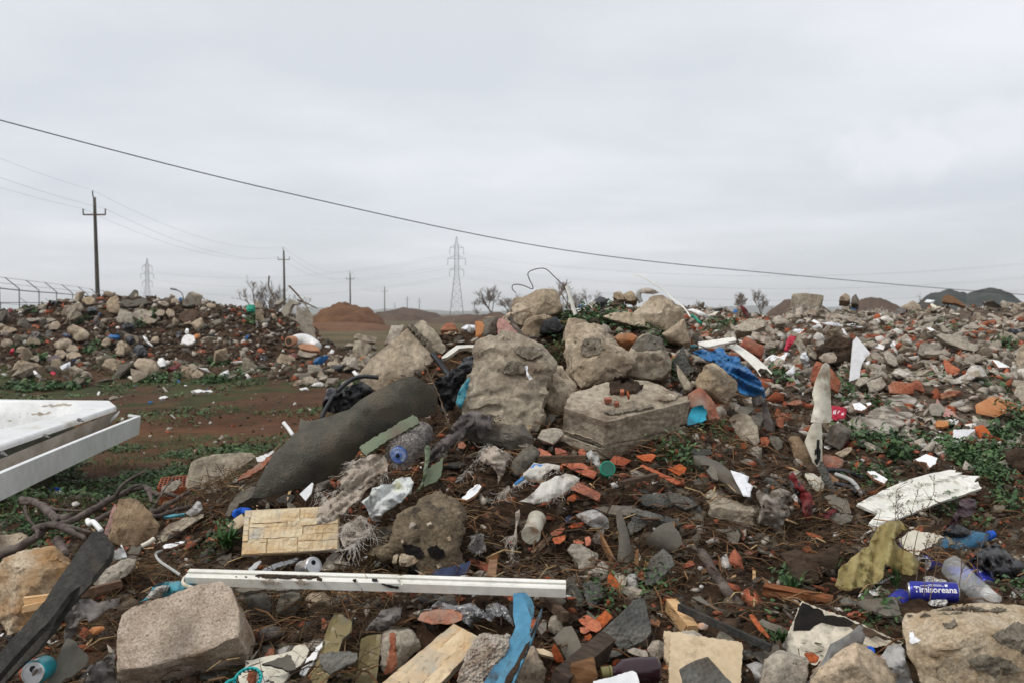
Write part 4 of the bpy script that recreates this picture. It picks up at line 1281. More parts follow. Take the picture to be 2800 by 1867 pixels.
rock('rock_slab','flat grey-white rock beside the dark roofing felt strip','slab','B1','815,660 850,560 1000,490 1180,415 1245,430 1252,490 1200,570 1000,660 900,695',M['concrete'],th=.1,d=3.45,lean=.9,bulge='1150,520,-.02',seed=151)
rock('rock_slab','long sloping concrete slab beside the heart-shaped stone','slab','B1','1395,270 1450,200 1600,95 1690,55 1880,5 1870,40 1700,130 1530,260 1420,290',M['grey_tan'],th=.12,d=4.2,lean=1.2,amt=.7)
rock('concrete_block','grey concrete slab standing at the heap foot by the branches','block','R5','1692,900 1715,695 1850,655 2190,608 2300,610 2340,660 2200,760 2000,900 1820,985 1700,960',M['grey_tan'],th=.1,d=4.95,lean=.25,amt=.5,seed=161)
rock('stone_block','broken concrete corner with brick stain beside the wood-look tile','block','B2','1470,1500 1490,1200 1515,1100 1560,1070 1760,1085 1810,1160 1852,1250 1700,1400 1600,1495',M['concrete'],th=.18,d=3.02,lean=.35,bulge='1640,1200,-.03',seed=171)
bs=[o for o in bpy.data.objects if o.get('label','').startswith('broken concrete corner')][0]
patch('brick_stain','red brick remains','B2','1570,1120 1610,1115 1622,1230 1630,1400 1570,1480 1510,1480 1560,1320',M['brick_old'],bs,th=.004)
for k,(sp,nm,mm)in enumerate((('235,800 270,745 360,725 450,760 485,860 460,960 380,1000 290,970','black shadowed stone in the hollow under the white plank','slate_plain'),
('488,960 520,880 560,760 640,728 745,735 750,800 700,950 600,975','grey stone in the middle of the hollow under the white plank','dark_concrete'),
('785,900 790,800 850,745 950,740 1050,800 1085,870 960,938 850,920','olive-brown rounded stone in the hollow under the white plank','tan2'))):
 rock('stone',nm,'stone','B2',sp,M[mm],th=.2,d=3.55,lean=.25,bulge=('360,840,-.03','640,840,-.04','900,830,-.04')[k],amt=.8)
rock('boulder','big sandstone boulder with mortar crust beside the drink cans','boulder','B4','1530,740,.03 1560,690,.06 1760,622,.14 1900,600,.18 2120,606,.2 2235,652,.2 2420,660,.2 2560,760,.1 2560,1300,0 2000,1400,0 1800,1340,0 1620,1110,0 1568,960,0 1542,830,0',M['tan_gold'],th=.3,d=2.72,lean=.32,bulge='1900,760,-.07 2250,900,-.09 1750,940,-.05',seed=181,amt=.8,vox=.0085)
bb=[o for o in bpy.data.objects if o.get('label','').startswith('big sandstone boulder')][0]
for sp,dd in((('2130,830 2260,770 2352,760 2420,900 2352,960 2230,900 2180,880',2.56),('1560,700 1760,668 2000,660 2230,655 2225,668 1980,675 1760,690 1570,712',2.70),('1960,1000 2060,960 2250,1000 2330,1070 2200,1100 2020,1060',2.53),('1800,760 1880,740 1900,765 1830,790',2.62))):
 patch('mortar_crust','grey gritty mortar crust','B4',sp,M['mortar'],bb,th=.006,jag=6,rough=1.0)
patch('white_stain','white paint splash','B4','1575,815 1600,810 1610,850 1655,862 1600,890 1580,880',M['paper_white'],bb,th=.002)
rock('boulder','pointed tan boulder before the charred white board','boulder','B4','880,1240 890,1150 960,1052 1100,950 1222,864 1330,952 1480,1112 1500,1240',M['tan2'],th=.3,d=2.62,lean=.5,bulge='1200,1020,-.05',seed=191,amt=.8)
rock('concrete_block','speckled concrete chunk leaning next to the pointed tan boulder','block','B4','560,1240 580,1090 605,1010 680,955 760,990 892,1010 870,1100 860,1240',M['concrete'],th=.2,d=2.72,lean=.3,bulge='730,1060,-.02',amt=.8)
rock('stone','grey stone sitting on the cream tile board','stone','B4','18,930 25,820 120,812 180,860 165,950 90,988',M['concrete'],th=.12,d=2.92,lean=.5,bulge='90,890,-.03')
rock('rock_slab','brown flat stone lying on the cream tile board','slab','B4','248,880 290,800 350,830 415,885 400,918 330,920',M['dark_concrete'],th=.05,d=2.95,lean=.8,amt=.6)
rock('brick','dark red brick rock stuck upright in the soil slope','brick','B4','350,330 375,260 395,245 440,310 450,380 410,400',M['brick'],th=.1,d=3.85,lean=.4,bulge='400,330,-.03',amt=.8)
rock('brick','red brick crumb resting on the charred white board','brick','B4','865,962 930,958 965,985 940,1015 900,1010',M['brick'],th=.05,d=2.82,lean=.6,amt=.7)
rock('rubble_lump','lumpy grey mortar piece in the middle of the soil slope','lump','B3','1180,330 1240,300 1300,290 1350,330 1475,385 1470,430 1400,490 1370,570 1310,550 1260,440 1210,370',M['concrete'],th=.12,d=3.72,lean=.6,bulge='1340,420,-.03',amt=1.3)
rock('rubble_lump','pale angular mortar lump below the lumpy grey piece','lump','B3','1370,560 1440,500 1500,445 1560,500 1545,600 1490,632 1430,600',M['concrete'],th=.1,d=3.66,lean=.6,bulge='1480,540,-.02',amt=1.2)
rock('rubble_lump','crumbly grey lump next to the small green weeds','lump','B3','1650,720 1680,680 1780,670 1890,720 1860,780 1740,775',M['concrete'],th=.1,d=3.5,lean=.9,amt=1.4)
rock('stone','cracked grey stone beside the blue plastic channel','stone','B3','998,1040 1030,960 1070,945 1130,1010 1145,1090 1080,1140 1010,1100',M['concrete'],th=.12,d=3.12,lean=.5,bulge='1060,1040,-.02',amt=.6)
rock('stone','rounded grey stone just below the end of the white plank','stone','B3','1030,760 1080,750 1160,760 1172,820 1100,880 1050,840',M['dark_concrete'],th=.12,d=3.32,lean=.5,amt=.9)
rock('stone','tan stone tucked beneath the blue plastic channel','stone','B3','690,1640 720,1470 810,1330 860,1235 890,1300 930,1430 985,1460 960,1640',M['tan2'],th=.15,d=2.9,lean=.35,bulge='850,1450,-.03',amt=.7)
rock('stone','upright speckled stone between slate sheets','stone','B3','1915,1260 1960,1190 2020,1180 2085,1240 2110,1290 2050,1330 1990,1385 1930,1330',M['concrete'],th=.1,d=2.98,lean=.4,bulge='2010,1270,-.02',amt=.8)
rock('stone','flat grey cobble under the big embossed slate','stone','B3','1530,1310 1570,1285 1640,1280 1690,1300 1620,1330 1560,1335',M['slate_plain'],th=.1,d=2.98,lean=1,amt=.6)
rock('stone','pale rough flake leaning under the big embossed slate','stone','B3','1715,1265 1790,1245 1900,1280 1955,1330 1900,1350 1800,1310',M['concrete'],th=.06,d=2.98,lean=.8,amt=.9)
patch('mortar_crust','flat pale mortar scab','R7','1830,650 1900,610 1990,590 2020,610 1980,650 1880,675',M['grey_tan'],cut,th=.012)
patch('mortar_crust','broken mortar edge','R7','1340,770 1420,745 1560,735 1680,715 1785,708 1790,722 1690,745 1560,765 1420,785',M['mortar'],cut,th=.012)
cg=[o for o in bpy.data.objects if o.name=='conglomerate_rock'][0]
for sp in('1680,300 1760,290 1850,330 1880,380 1840,430 1760,410 1700,360','1910,330 1990,300 2060,350 2070,410 2000,440 1930,400','1740,500 1800,480 1840,560 1790,600'):
 patch('tar_crust','black tar crust','B2',sp,M['char'],cg,th=.006)
for k,sp in enumerate(('1660,430 1700,390 1790,400 1830,440 1780,480 1690,480','1740,130 1780,110 1800,140 1770,160','1660,250 1690,240 1700,270 1670,280','2080,230 2110,220 2120,250 2090,260','1900,110 1940,90 1960,120 1920,140','1990,480 2030,470 2050,500 2010,510','1600,410 1640,400 1640,440 1610,450')):
 patch('pebble','','B2',sp,M[('tan_gold','concrete','tan2')[k%3]],cg,th=.012,jag=1)
 # bathtub shell lying on the turf
def bathtub():
 def w(u,v,d):return P(pts('R5',f'{u},{v}')[0][0],pts('R5',f'{u},{v}')[0][1],d)
 t=empty('bathtub',(-2.8,6.2,.25));tag(t,'dirty white bathtub tipped on the turf with its side panel coming loose','bathtub')
 fl,fr_=w(-700,790,4.9),w(1075,195,7.35)
 bl,br_=w(-700,128,8.1),w(1015,148,7.75)
 n=(fr_-fl).cross(bl-fl).normalized()
 if n.z<0:n=-n
 def q(s,t_,h=0.0):
  a=fl.lerp(fr_,s);b=bl.lerp(br_,s)
  return a.lerp(b,t_)+n*h
 def ring(ms,mt,rad,h,k=10):
  mf=mt*.3
  out=[]
  for cs,ct,a0 in((1-ms-rad,mt+rad,-90),(1-ms-rad,1-mf-rad,0),(ms+rad-.6,1-mf-rad,90),(ms+rad-.6,mt+rad,180)):
   for i in range(k+1):
    a=R(a0+90*i/k)
    out.append(q(cs+math.cos(a)*rad*.7,ct+math.sin(a)*rad,h))
  return out
 rings=[ring(.0,.0,.03,-.035),ring(.0,.0,.03,-.012),ring(.004,.008,.03,0),ring(.17,.24,.10,.002),ring(.18,.255,.11,-.012),ring(.20,.28,.11,-.07),ring(.21,.295,.11,-.082),ring(.22,.31,.11,-.15),ring(.24,.34,.11,-.30),ring(.27,.38,.1,-.34)]
 V=[tuple(p)for r in rings for p in r];m=len(rings[0]);F=[]
 for i in range(len(rings)-1):
  for k in range(m):
   F.append((i*m+k,i*m+(k+1)%m,(i+1)*m+(k+1)%m,(i+1)*m+k))
 F.append(tuple((len(rings)-1)*m+k for k in range(m)))
 o=mesh_obj('tub_shell',V,F,M['enamel'],t,smooth=True)
 o.data.set_sharp_from_angle(angle=R(38))
 for sp in('-20,196 150,190 300,196 520,182 660,178 640,196 420,206 250,212 -20,214','-20,285 100,270 280,262 470,252 440,272 200,292 -20,302','60,300 90,296 110,330 85,345','170,290 200,285 215,305 190,320'):
  patch('dirt_streak','grey-brown dirt line','R5',sp,M['cloth_beige'],o,th=.0015,jag=3)
 def panel(name,quad,m,thick,parent=t,label=None):
  a=[w(*c)for c in quad]
  nn_=(a[1]-a[0]).cross(a[3]-a[0]).normalized()
  if nn_.y>0:nn_=-nn_
  V=[];F=[]
  k=14
  for i in range(k+1):
   b,c=a[0].lerp(a[1],i/k),a[3].lerp(a[2],i/k)
   bow=nn_*(.012*math.sin(i/k*math.pi))
   for p in(b,c,c-nn_*thick,b-nn_*thick):V.append(tuple(p+bow))
  for i in range(k):
   for j in range(4):
    x,y=i*4+j,i*4+(j+1)%4
    F.append((x,x+4,y+4,y))
  F+=[(3,2,1,0),tuple(k*4+j for j in range(4))]
  o=mesh_obj(name,V,F,m,parent)
  if label:o['label']=label
  return o
 panel('side_panel',[(-700,1085,4.05),(1245,288,7.0),(1228,455,7.0),(-700,1380,4.05)],M['enamel'],.03,label='loose white side panel')
 panel('panel_end_lip',[(1165,275,7.05),(1245,284,7.0),(1245,300,7.0),(1165,292,7.05)],M['enamel'],.03)
 panel('inner_board',[(-700,970,4.7),(1070,245,7.3),(1000,375,7.25),(-700,1190,4.6)],M['board_inner'],.02)
 panel('end_flange',[(660,430,6.7),(1040,262,7.28),(1095,240,7.3),(1015,350,7.2)],M['enamel'],.008)
 for u,v,d in((738,322,6.62),(430,468,6.02),(50,632,5.42)):
  a=w(u,v,d-.05)
  lathe('mounting_screw',a+Vector((-.02,.01,0)),a+Vector((.035,-.045,-.005)),[(0,.012),(.25,.012),(.3,.006),(1,.005)],M['steel'],t,sides=10)
 return t
bathtub()
# roofing sheets
o,fr=slab('roofing_sheet','large curved sheet of mineral roofing felt draped diagonally down the heap','roofing','R6',
'290,1200 350,1050 420,930 480,810 580,720 715,595 740,475 790,500 840,497 1000,455 1180,395 1280,310 1400,240 1500,190 1620,125 1780,85 1920,170 1990,260 1985,400 1900,455 1760,475 1620,530 1400,655 1290,740 1210,850 1080,985 880,1065 600,1140 400,1200',
M['felt'],th=.008,tilt=40,yaw=-4,d=4.28,cell=.035,jag=.005,
fn=fsum(bend(.20,-50,.33),crumple(.006,.16,3),crumple(.008,.5,9)),anchor='600,1130')
for u,v in((590,840),(730,830),(850,650),(1080,610),(660,690)):
 x,y=pts('R6',f'{u},{v}')[0]
 rock('mud_clod','','','R6',f'{u-28},{v} {u-10},{v-20} {u+20},{v-15} {u+30},{v+8} {u},{v+18}',M['concrete']if u in(590,1080)else M['clod'],th=.02,d=4.22+(u-600)*.0007-.03,lean=1.0,parent=o)
o,fr=slab('roofing_sheet','long twisted strip of dark roofing felt lying across the golden boulder','roofing','B1',
'-120,1390 0,1285 240,1020 420,800 640,470 760,290 862,166 960,190 1032,290 1000,420 850,600 700,700 640,745 560,850 450,1000 240,1210 0,1480 -120,1610',M['felt_fine'],th=.020,tilt=46,yaw=-14,d=2.62,cell=.026,jag=.003,
fn=fsum(bend(.05,40,.45),crumple(.008,.25,5)),anchor='0,1480')
slab('folded_edge','folded under edge','','B1','-110,1590 0,1478 240,1208 450,1000 560,850 640,745 850,600 840,650 720,770 600,920 520,1060 330,1290 160,1440 -60,1690',M['felt_fine'],th=.01,tilt=25,yaw=-14,d=2.66,cell=.03,jag=.003,fn=fsum(bend(-.02,40)),parent=o,anchor='0,1480')
# white plank (broken window profile)
def white_plank():
 a=P(514,1578,3.30);b=P(1547,1610,3.18);c=P(1092,1595,3.20)
 t=empty('window_profile',tuple(a.lerp(b,.5)));tag(t,'long white window profile cracked in two, lying level above the hollow','window profile')
 up=Vector((0,-.25,1)).normalized()
 for k,(p,q)in enumerate(((a,c),(c+Vector((.006,0,.0)),b))):
  ax=(q-p).normalized();u=(up-ax*up.dot(ax)).normalized();s=u.cross(ax)
  if s.y<0:s=-s
  prof=[(-.022,-.017),(-.022,.013),(-.017,.017),(-.002,.017),(-.002,.012),(.001,.012),(.001,.022),(.020,.022),(.020,.016),(.024,.016),(.024,-.017)]
  V,F=[],[];n=10;m=len(prof);rr=random.Random(k)
  for i in range(n+1):
   pp=p.lerp(q,i/n)
   end=i in(0,n)
   for(y,z)in prof:
    V.append(tuple(pp+s*y+u*z+ax*(rr.uniform(-.014,.014)if(end and((i==n and k==0)or(i==0 and k==1)))else 0)))
  for i in range(n):
   for j in range(m):
    x,y=i*m+j,i*m+(j+1)%m
    F.append((x,y,y+m,x+m))
  F+=[tuple(reversed(range(m))),tuple(n*m+j for j in range(m))]
  o=mesh_obj('profile_piece',V,F,M['pvc'],t)
  PC=globals().setdefault('PLANK',[]);PC.append(o)
 V,F=[],[]
 patch('soil_crust','soil smear','B2','330,592 420,568 600,572 780,585 900,592 915,604 820,614 640,610 480,606',M['clod'],PLANK[0],th=.010)
 patch('dirt_streak','brown dirt streaks','B2','380,622 420,618 500,622 560,640 520,655 470,640 400,648',M['cloth_beige'],PLANK[0],th=.0015)
 patch('dirt_streak','brown dirt streaks','B2','690,630 760,622 830,640 780,652 720,645',M['cloth_beige'],PLANK[0],th=.0015)
 for k,sp in enumerate(('1490,650 1560,660 1650,682 1640,694 1560,680','1400,622 1450,620 1455,632 1405,632')):
  patch('crack','dark split','B2',sp,M['ink_black'],PLANK[0],th=.001,jag=1)
 rr=random.Random(4)
 for k in range(16):
  u,v=rr.uniform(0,2300),0
  x=pts('B2',f'{u},600')[0][0];y=1578+(x-514)/1033*30-6
  V_=P(x,y,3.195)
  rock('mud_clod','','','S',f'{x-3},{y} {x},{y-2.5} {x+4},{y-1} {x+3},{y+2}',M['clod'],th=.006,d=3.19,lean=1,parent=t)
white_plank()
# stone-look wall tiles
def strip_tile(name,label,reg,corners,d,tilt,yaw,strips,m,th=.02,anchor=None):
 pp=pts(reg,corners)
 fr=plane_frame(pp,d,tilt,yaw,.02,pts(reg,anchor)[0]if anchor else None)
 q=[np.array(c)for c in to_plane(pp,fr)]
 V,F,n,nf=poly_sheet([tuple(x)for x in(q[3],q[2],q[1],q[0])],0,None,th,fr)
 o=mesh_obj(name,V,F,m);tag(o,label,'wall tile','stone-look wall tiles');HERO.append((name,label,o.location.copy()))
 for k,(s0,t0,s1,t1,h)in enumerate(strips):
  def at(s,t_):
   return q[0]*(1-s)*(1-t_)+q[1]*s*(1-t_)+q[2]*s*t_+q[3]*(1-s)*t_
  g=.0002
  P2=[at(s0+g,t1-g),at(s1-g,t1-g),at(s1-g,t0+g),at(s0+g,t0+g)]
  o2,u2,v2,n2=fr
  fr2=(o2+n2*(h*.4+.001),u2,v2,n2)
  V,F,n,nf=poly_sheet([tuple(x)for x in P2],.014,crumple(.0022,.02,k),h*.4+.004,fr2,.0018,k)
  mesh_obj('stone_strip',V,F,m,o,smooth=False)
 return o
strip_tile('wall_tile','cream stone-look wall tile propped upright on the slope under the gauze','B2','236,-18 1098,-62 1095,345 203,395',3.72,32,3,
[(.0,.02,.07,.17,.004),(.075,.02,.58,.31,.012),(.59,.02,.99,.24,.007),(.0,.18,.05,.33,.008),(.0,.34,.055,.46,.010),(.06,.32,.45,.40,.007),(.46,.25,.99,.41,.011),(.06,.41,.62,.66,.008),(.63,.42,.99,.60,.006),(.0,.47,.05,.56,.007),(.0,.57,.055,.69,.011),(.06,.67,.25,.74,.009),(.26,.67,.57,.985,.005),(.58,.61,.99,.76,.010),(.58,.77,.99,.985,.008),(.0,.75,.25,.985,.010)],M['stone_tile'])
strip_tile('wall_tile','brown and cream wood-look tile plank sloping to the bottom edge','B2','1490,1570 2150,1022 2418,1160 1990,1610',2.86,48,-16,
[(.0,.0,1.0,.30,.001),(.0,.30,.58,.68,.004),(.58,.30,1.0,.68,.002),(.0,.68,1.0,1.0,.003)],M['wood_tile'],th=.022,anchor='1990,1610')
# long siding board at the pit
def siding():
 spec='1172,803 1178,795 1270,742 1222,718 1285,650 1140,582 1310,490 1500,412 1640,372 1790,342 1835,345 1828,360 1880,362 1845,378 1930,384 2005,386 1975,405 1962,432 1990,425 2000,455 2017,470 1720,572 1425,688'
 def rib(x,y):
  a=R(24);t=-x*math.sin(a)+y*math.cos(a)
  return.007*(np.abs(((t*14)%1.0)-.5)<.08)-.006*(np.abs(((t*14+.3)%1.0)-.5)<.06)
 o,fr=slab('siding_board','long white ribbed plastic siding board with ragged end over the drink cans','board','R8',spec,M['pvc'],th=.012,tilt=58,yaw=14,d=4.05,cell=.022,jag=.002,fn=fsum(rib,crumple(.006,.3,4)),anchor='1178,800',smooth=False)
siding()
tube('branch','thin forked dark branch lying on the siding board','branch','R8','1235,690,4.16 1300,665,4.16 1315,620,4.2 1305,590,4.22 1340,540,4.28 1355,480,4.3',M['bark'],r=.0055,taper=.5)
tube('twig','short side twig reaching over the siding board','twig','R8','1340,545,4.26 1380,530,4.3 1415,523,4.3',M['bark'],r=.003)
t=empty('bottle_cap',tuple(P(*pts('R8','1248,606')[0],4.2)));tag(t,'small blue and white round bottle cap beside the siding board','cap')
ca=P(*pts('R8','1248,606')[0],4.2);lathe('cap_disc',ca,ca+Vector((.0,-.006,.006)),[(0,.011),(1,.011)],M['can_blue'],t,sides=20)
lathe('cap_emblem',ca+Vector((0,-.006,.0062)),ca+Vector((0,-.0065,.0068)),[(0,.007),(1,.006)],M['ink_white'],t,sides=6)
slab('plastic_sheet','tall white plastic panel bent upright over two bricks','panel','R9','1395,1012 1430,850 1408,760 1440,630 1500,490 1528,466 1562,490 1570,720 1582,960 1572,1008 1535,1018',M['ivory'],th=.006,tilt=14,yaw=18,d=4.95,cell=.02,jag=.002,fn=fsum(bend(.035,0,.5),crumple(.006,.12,2)),anchor='1535,1018')
o,fr=slab('plastic_sheet','lower fold of white panel printed with a black squiggle','panel','R9','1340,1192 1405,1030 1420,1018 1490,1014 1497,1200 1500,1360 1482,1400 1432,1432',M['ivory'],th=.006,tilt=8,yaw=16,d=4.72,cell=.02,jag=.002,fn=bend(.02,0,.6),anchor='1432,1432')
for sp in('1462,1172 1472,1170 1468,1240 1482,1270 1476,1350 1452,1400 1446,1370 1462,1330 1456,1250','1440,1262 1450,1256 1446,1300 1438,1310','1440,1352 1450,1345 1448,1372 1440,1378'):
 slab('black_print','black print','','R9',sp,M['ink_black'],th=.02,tilt=8,yaw=16,d=4.69,parent=o,anchor='1460,1400')
rock('brick','upper red brick hidden behind the tall white panel','brick','R9','1385,640 1405,520 1440,436 1512,490 1440,680',M['brick'],th=.15,d=5.35,lean=.3,amt=.6)
rock('brick','red brick standing on end past the tall white panel','brick','R9','1560,500 1600,545 1668,640 1640,745 1570,700',M['brick_old'],th=.12,d=5.3,lean=.3,amt=.6)
slab('tile_shard','tall white porcelain shard with curved side standing upright','shard','R9','1742,640 1775,275 1808,234 1850,280 1935,385 1895,425 1862,470 1842,540 1838,605 1790,625',M['white_tile'],th=.01,tilt=12,yaw=-8,d=5.75,smooth=False)
o,fr=slab('charred_board','white laminated board charred black along its top corner','board','B4','700,942 770,780 846,600 1000,660 1130,702 1330,790 1535,882 1520,905 1460,893 1250,925 1100,1000 950,1040 880,1010',M['burnt_board'],th=.018,tilt=52,yaw=-6,d=2.98,cell=0,jag=.002,m2=M['wood_dark'])
patch('char_crust','black charred crust','B4','800,722 850,612 900,630 985,668 1000,700 1060,700 1130,712 1200,750 1170,775 1080,770 1040,760 980,745 930,770 900,800 860,800 790,802',M['char'],o,th=.003,jag=5)
patch('char_crust','scorched brown edge','B4','1130,708 1330,795 1525,880 1500,892 1380,850 1280,835 1180,780',M['wood_dark'],o,th=.002,jag=5)
slab('metal_scrap','torn grey sheet strip leaning on the pointed tan boulder','scrap','B4','885,1156 960,1050 1000,985 1040,890 1120,850 1180,810 1235,760 1268,772 1258,800 1280,835 1262,890 1230,880 1120,945 1050,990 960,1060 900,1170',M['steel'],th=.004,tilt=25,yaw=-10,d=2.66,cell=.02,jag=.003,fn=crumple(.006,.08,6))
def wbeam(label,reg,sa,sb,da,db,w,h,m,name='wood_beam',roll=0.0,cat='beam',jag=.004):
 A_=pts(reg,sa)[0];B_=pts(reg,sb)[0]
 da,db=min(da,gdepth(A_[0],A_[1])-h*.4),min(db,gdepth(B_[0],B_[1])-h*.4)
 return beam(name,label,cat,P(A_[0],A_[1],da),P(B_[0],B_[1],db),w,h,m,roll,jag=jag)
wbeam('red-brown grooved wooden beam lying before the khaki bag','B4','585,535','1045,625',3.62,3.5,.03,.06,M['wood_red'],roll=.3)
wbeam('thick dark wooden beam pointing up from the bottom edge','B3','1080,1600','1520,1230',2.72,2.98,.05,.085,M['wood_dark'],roll=.4)
rock('wood_block','square sawn end of a brown timber block by the dark bottle','wood block','B3','1202,1395,.0 1225,1370,.05 1425,1330,.05 1455,1480,0 1462,1600,0 1215,1600,0',M['wood'],th=.12,d=2.72,lean=.15,amt=.25)
wbeam('slim upright wooden stake stuck in the soil slope','B4','530,618','524,405',3.5,3.72,.011,.018,M['wood_pale'],'wood_stake',cat='stake')
tube('log','knotted grey-brown log lying down the soil slope','log','R8','45,925 95,1000 140,1080 200,1160 260,1240 320,1300',M['bark'],r=.020,taper=.8,wob=.0015,lift=.03)
tube('stick','long thin straight grey stick leaning across the grooved beam','stick','R8','395,1095,3.75 520,1210,3.6 690,1395,3.2',M['bark'],r=.0055)
wbeam('thin wooden slat with sharp end lying on the soil slope','R8','20,790','90,960',3.95,3.8,.006,.014,M['wood'],'wood_lath',cat='wood lath')
wbeam('dark weathered slat resting on red bricks','R7','740,1185','1170,1178',4.14,4.12,.03,.028,M['wood_dark'],'wood_lath',cat='wood lath')
wbeam('dark grey timber strip lying below the green jar','R7','1480,1405','1815,1328',3.98,4.1,.03,.016,M['wood_dark'],'wood_lath',cat='wood lath')
wbeam('long dark board edge running under the fallen slate strip','B4','20,640','640,920',3.15,2.92,.015,.022,M['felt_fine'],'board',cat='board')
wbeam('rotten brown stick fragment beside the blue channel','B3','925,745','1160,960',3.3,3.12,.022,.03,M['wood_dark'],'wood_piece',cat='wood piece')
wbeam('sharp red-brown wood splinter leaning on the grey slate','B3','1885,450','2020,690',3.62,3.42,.012,.026,M['wood'],'wood_splinter',cat='splinter')
wbeam('brown wood splinter crossing below the clear film','B3','1455,170','1600,450',3.85,3.66,.010,.03,M['wood'],'wood_splinter',cat='splinter')
wbeam('short square-cut brown slat above the white plank','B3','500,480','480,640',3.55,3.4,.03,.04,M['wood'],'wood_lath',cat='wood lath')
wbeam('orange rotten wood chunk split open near the cream board','B3','2130,850','2330,1100',3.3,3.1,.035,.045,M['wood_pale'],'wood_piece',cat='wood piece')
wbeam('upper of two yellow wood sticks poking from the golden boulder','B1','228,815','460,785',3.02,3.02,.02,.024,M['wood_pale'],'wood_stick',cat='stick')
wbeam('lower of two yellow wood sticks poking from the golden boulder','B1','215,885','420,840',3.0,3.0,.018,.018,M['wood_pale'],'wood_stick',cat='stick')
wbeam('orange-brown stick under the flat grey-white rock','B1','735,745','1110,650',3.2,3.3,.02,.022,M['wood'],'wood_stick',cat='stick')
slab('cream_board','cream tile board under the stones at the bottom edge','board','B4','-40,815 60,818 160,838 440,878 448,900 430,1250 -60,1250',M['wood_cream'],th=.012,tilt=55,d=2.74,cell=0,smooth=False,jag=.002,anchor='430,1230')
slab('wood_board','pale plywood piece jutting out beside the stones','board','B3','2068,1085 2230,1100 2230,1350 2300,1567 2250,1567 2070,1330',M['wood_cream'],th=.015,tilt=50,d=2.86,jag=.003)
slab('plaster_board','flaking cream board strewn with dirt beside the teal ring','board','B2','170,1520 240,1360 380,1330 560,1300 660,1270 690,1225 780,1200 822,1260 740,1400 690,1440 560,1600 200,1600',M['ivory'],th=.01,tilt=55,d=2.92,jag=.008,anchor='560,1590')
slab('plaster_board','narrow white board strip beside the olive profile','board','B2','735,1480 800,1340 850,1290 955,1170 945,1230 890,1330 780,1500',M['white'],th=.01,tilt=45,d=3.02,jag=.004)
slab('white_board','white sheet corner with burnt brown edge at the bottom edge','board','B3','1400,1640 1420,1545 1780,1452 1812,1470 1842,1567 1850,1640',M['white_tile'],th=.012,tilt=45,d=2.66,jag=.003,anchor='1842,1630')
for k,(sp,lb_)in enumerate((('800,1600 930,1260 1010,1010 1050,935 1130,935 1215,1000 1215,1090 1130,1160 1100,1260 1010,1500 960,1600','long olive-painted metal profile running down under the white plank'),('1245,1600 1300,1160 1360,1130 1485,1118 1480,1250 1440,1560 1430,1600','shorter olive-painted metal profile beside the brick-stained concrete'))):
 slab('metal_profile',lb_,'profile','B2',sp,M['olive_paint'],th=.006,tilt=48,yaw=-4,d=2.95,cell=.016,jag=.002,fn=lambda x,y:.045*(np.abs(((x-.3*y)*9)%1.0-.5)-.25),smooth=False,anchor='960,1590' if k==0 else '1430,1590',m2=M['steel'])
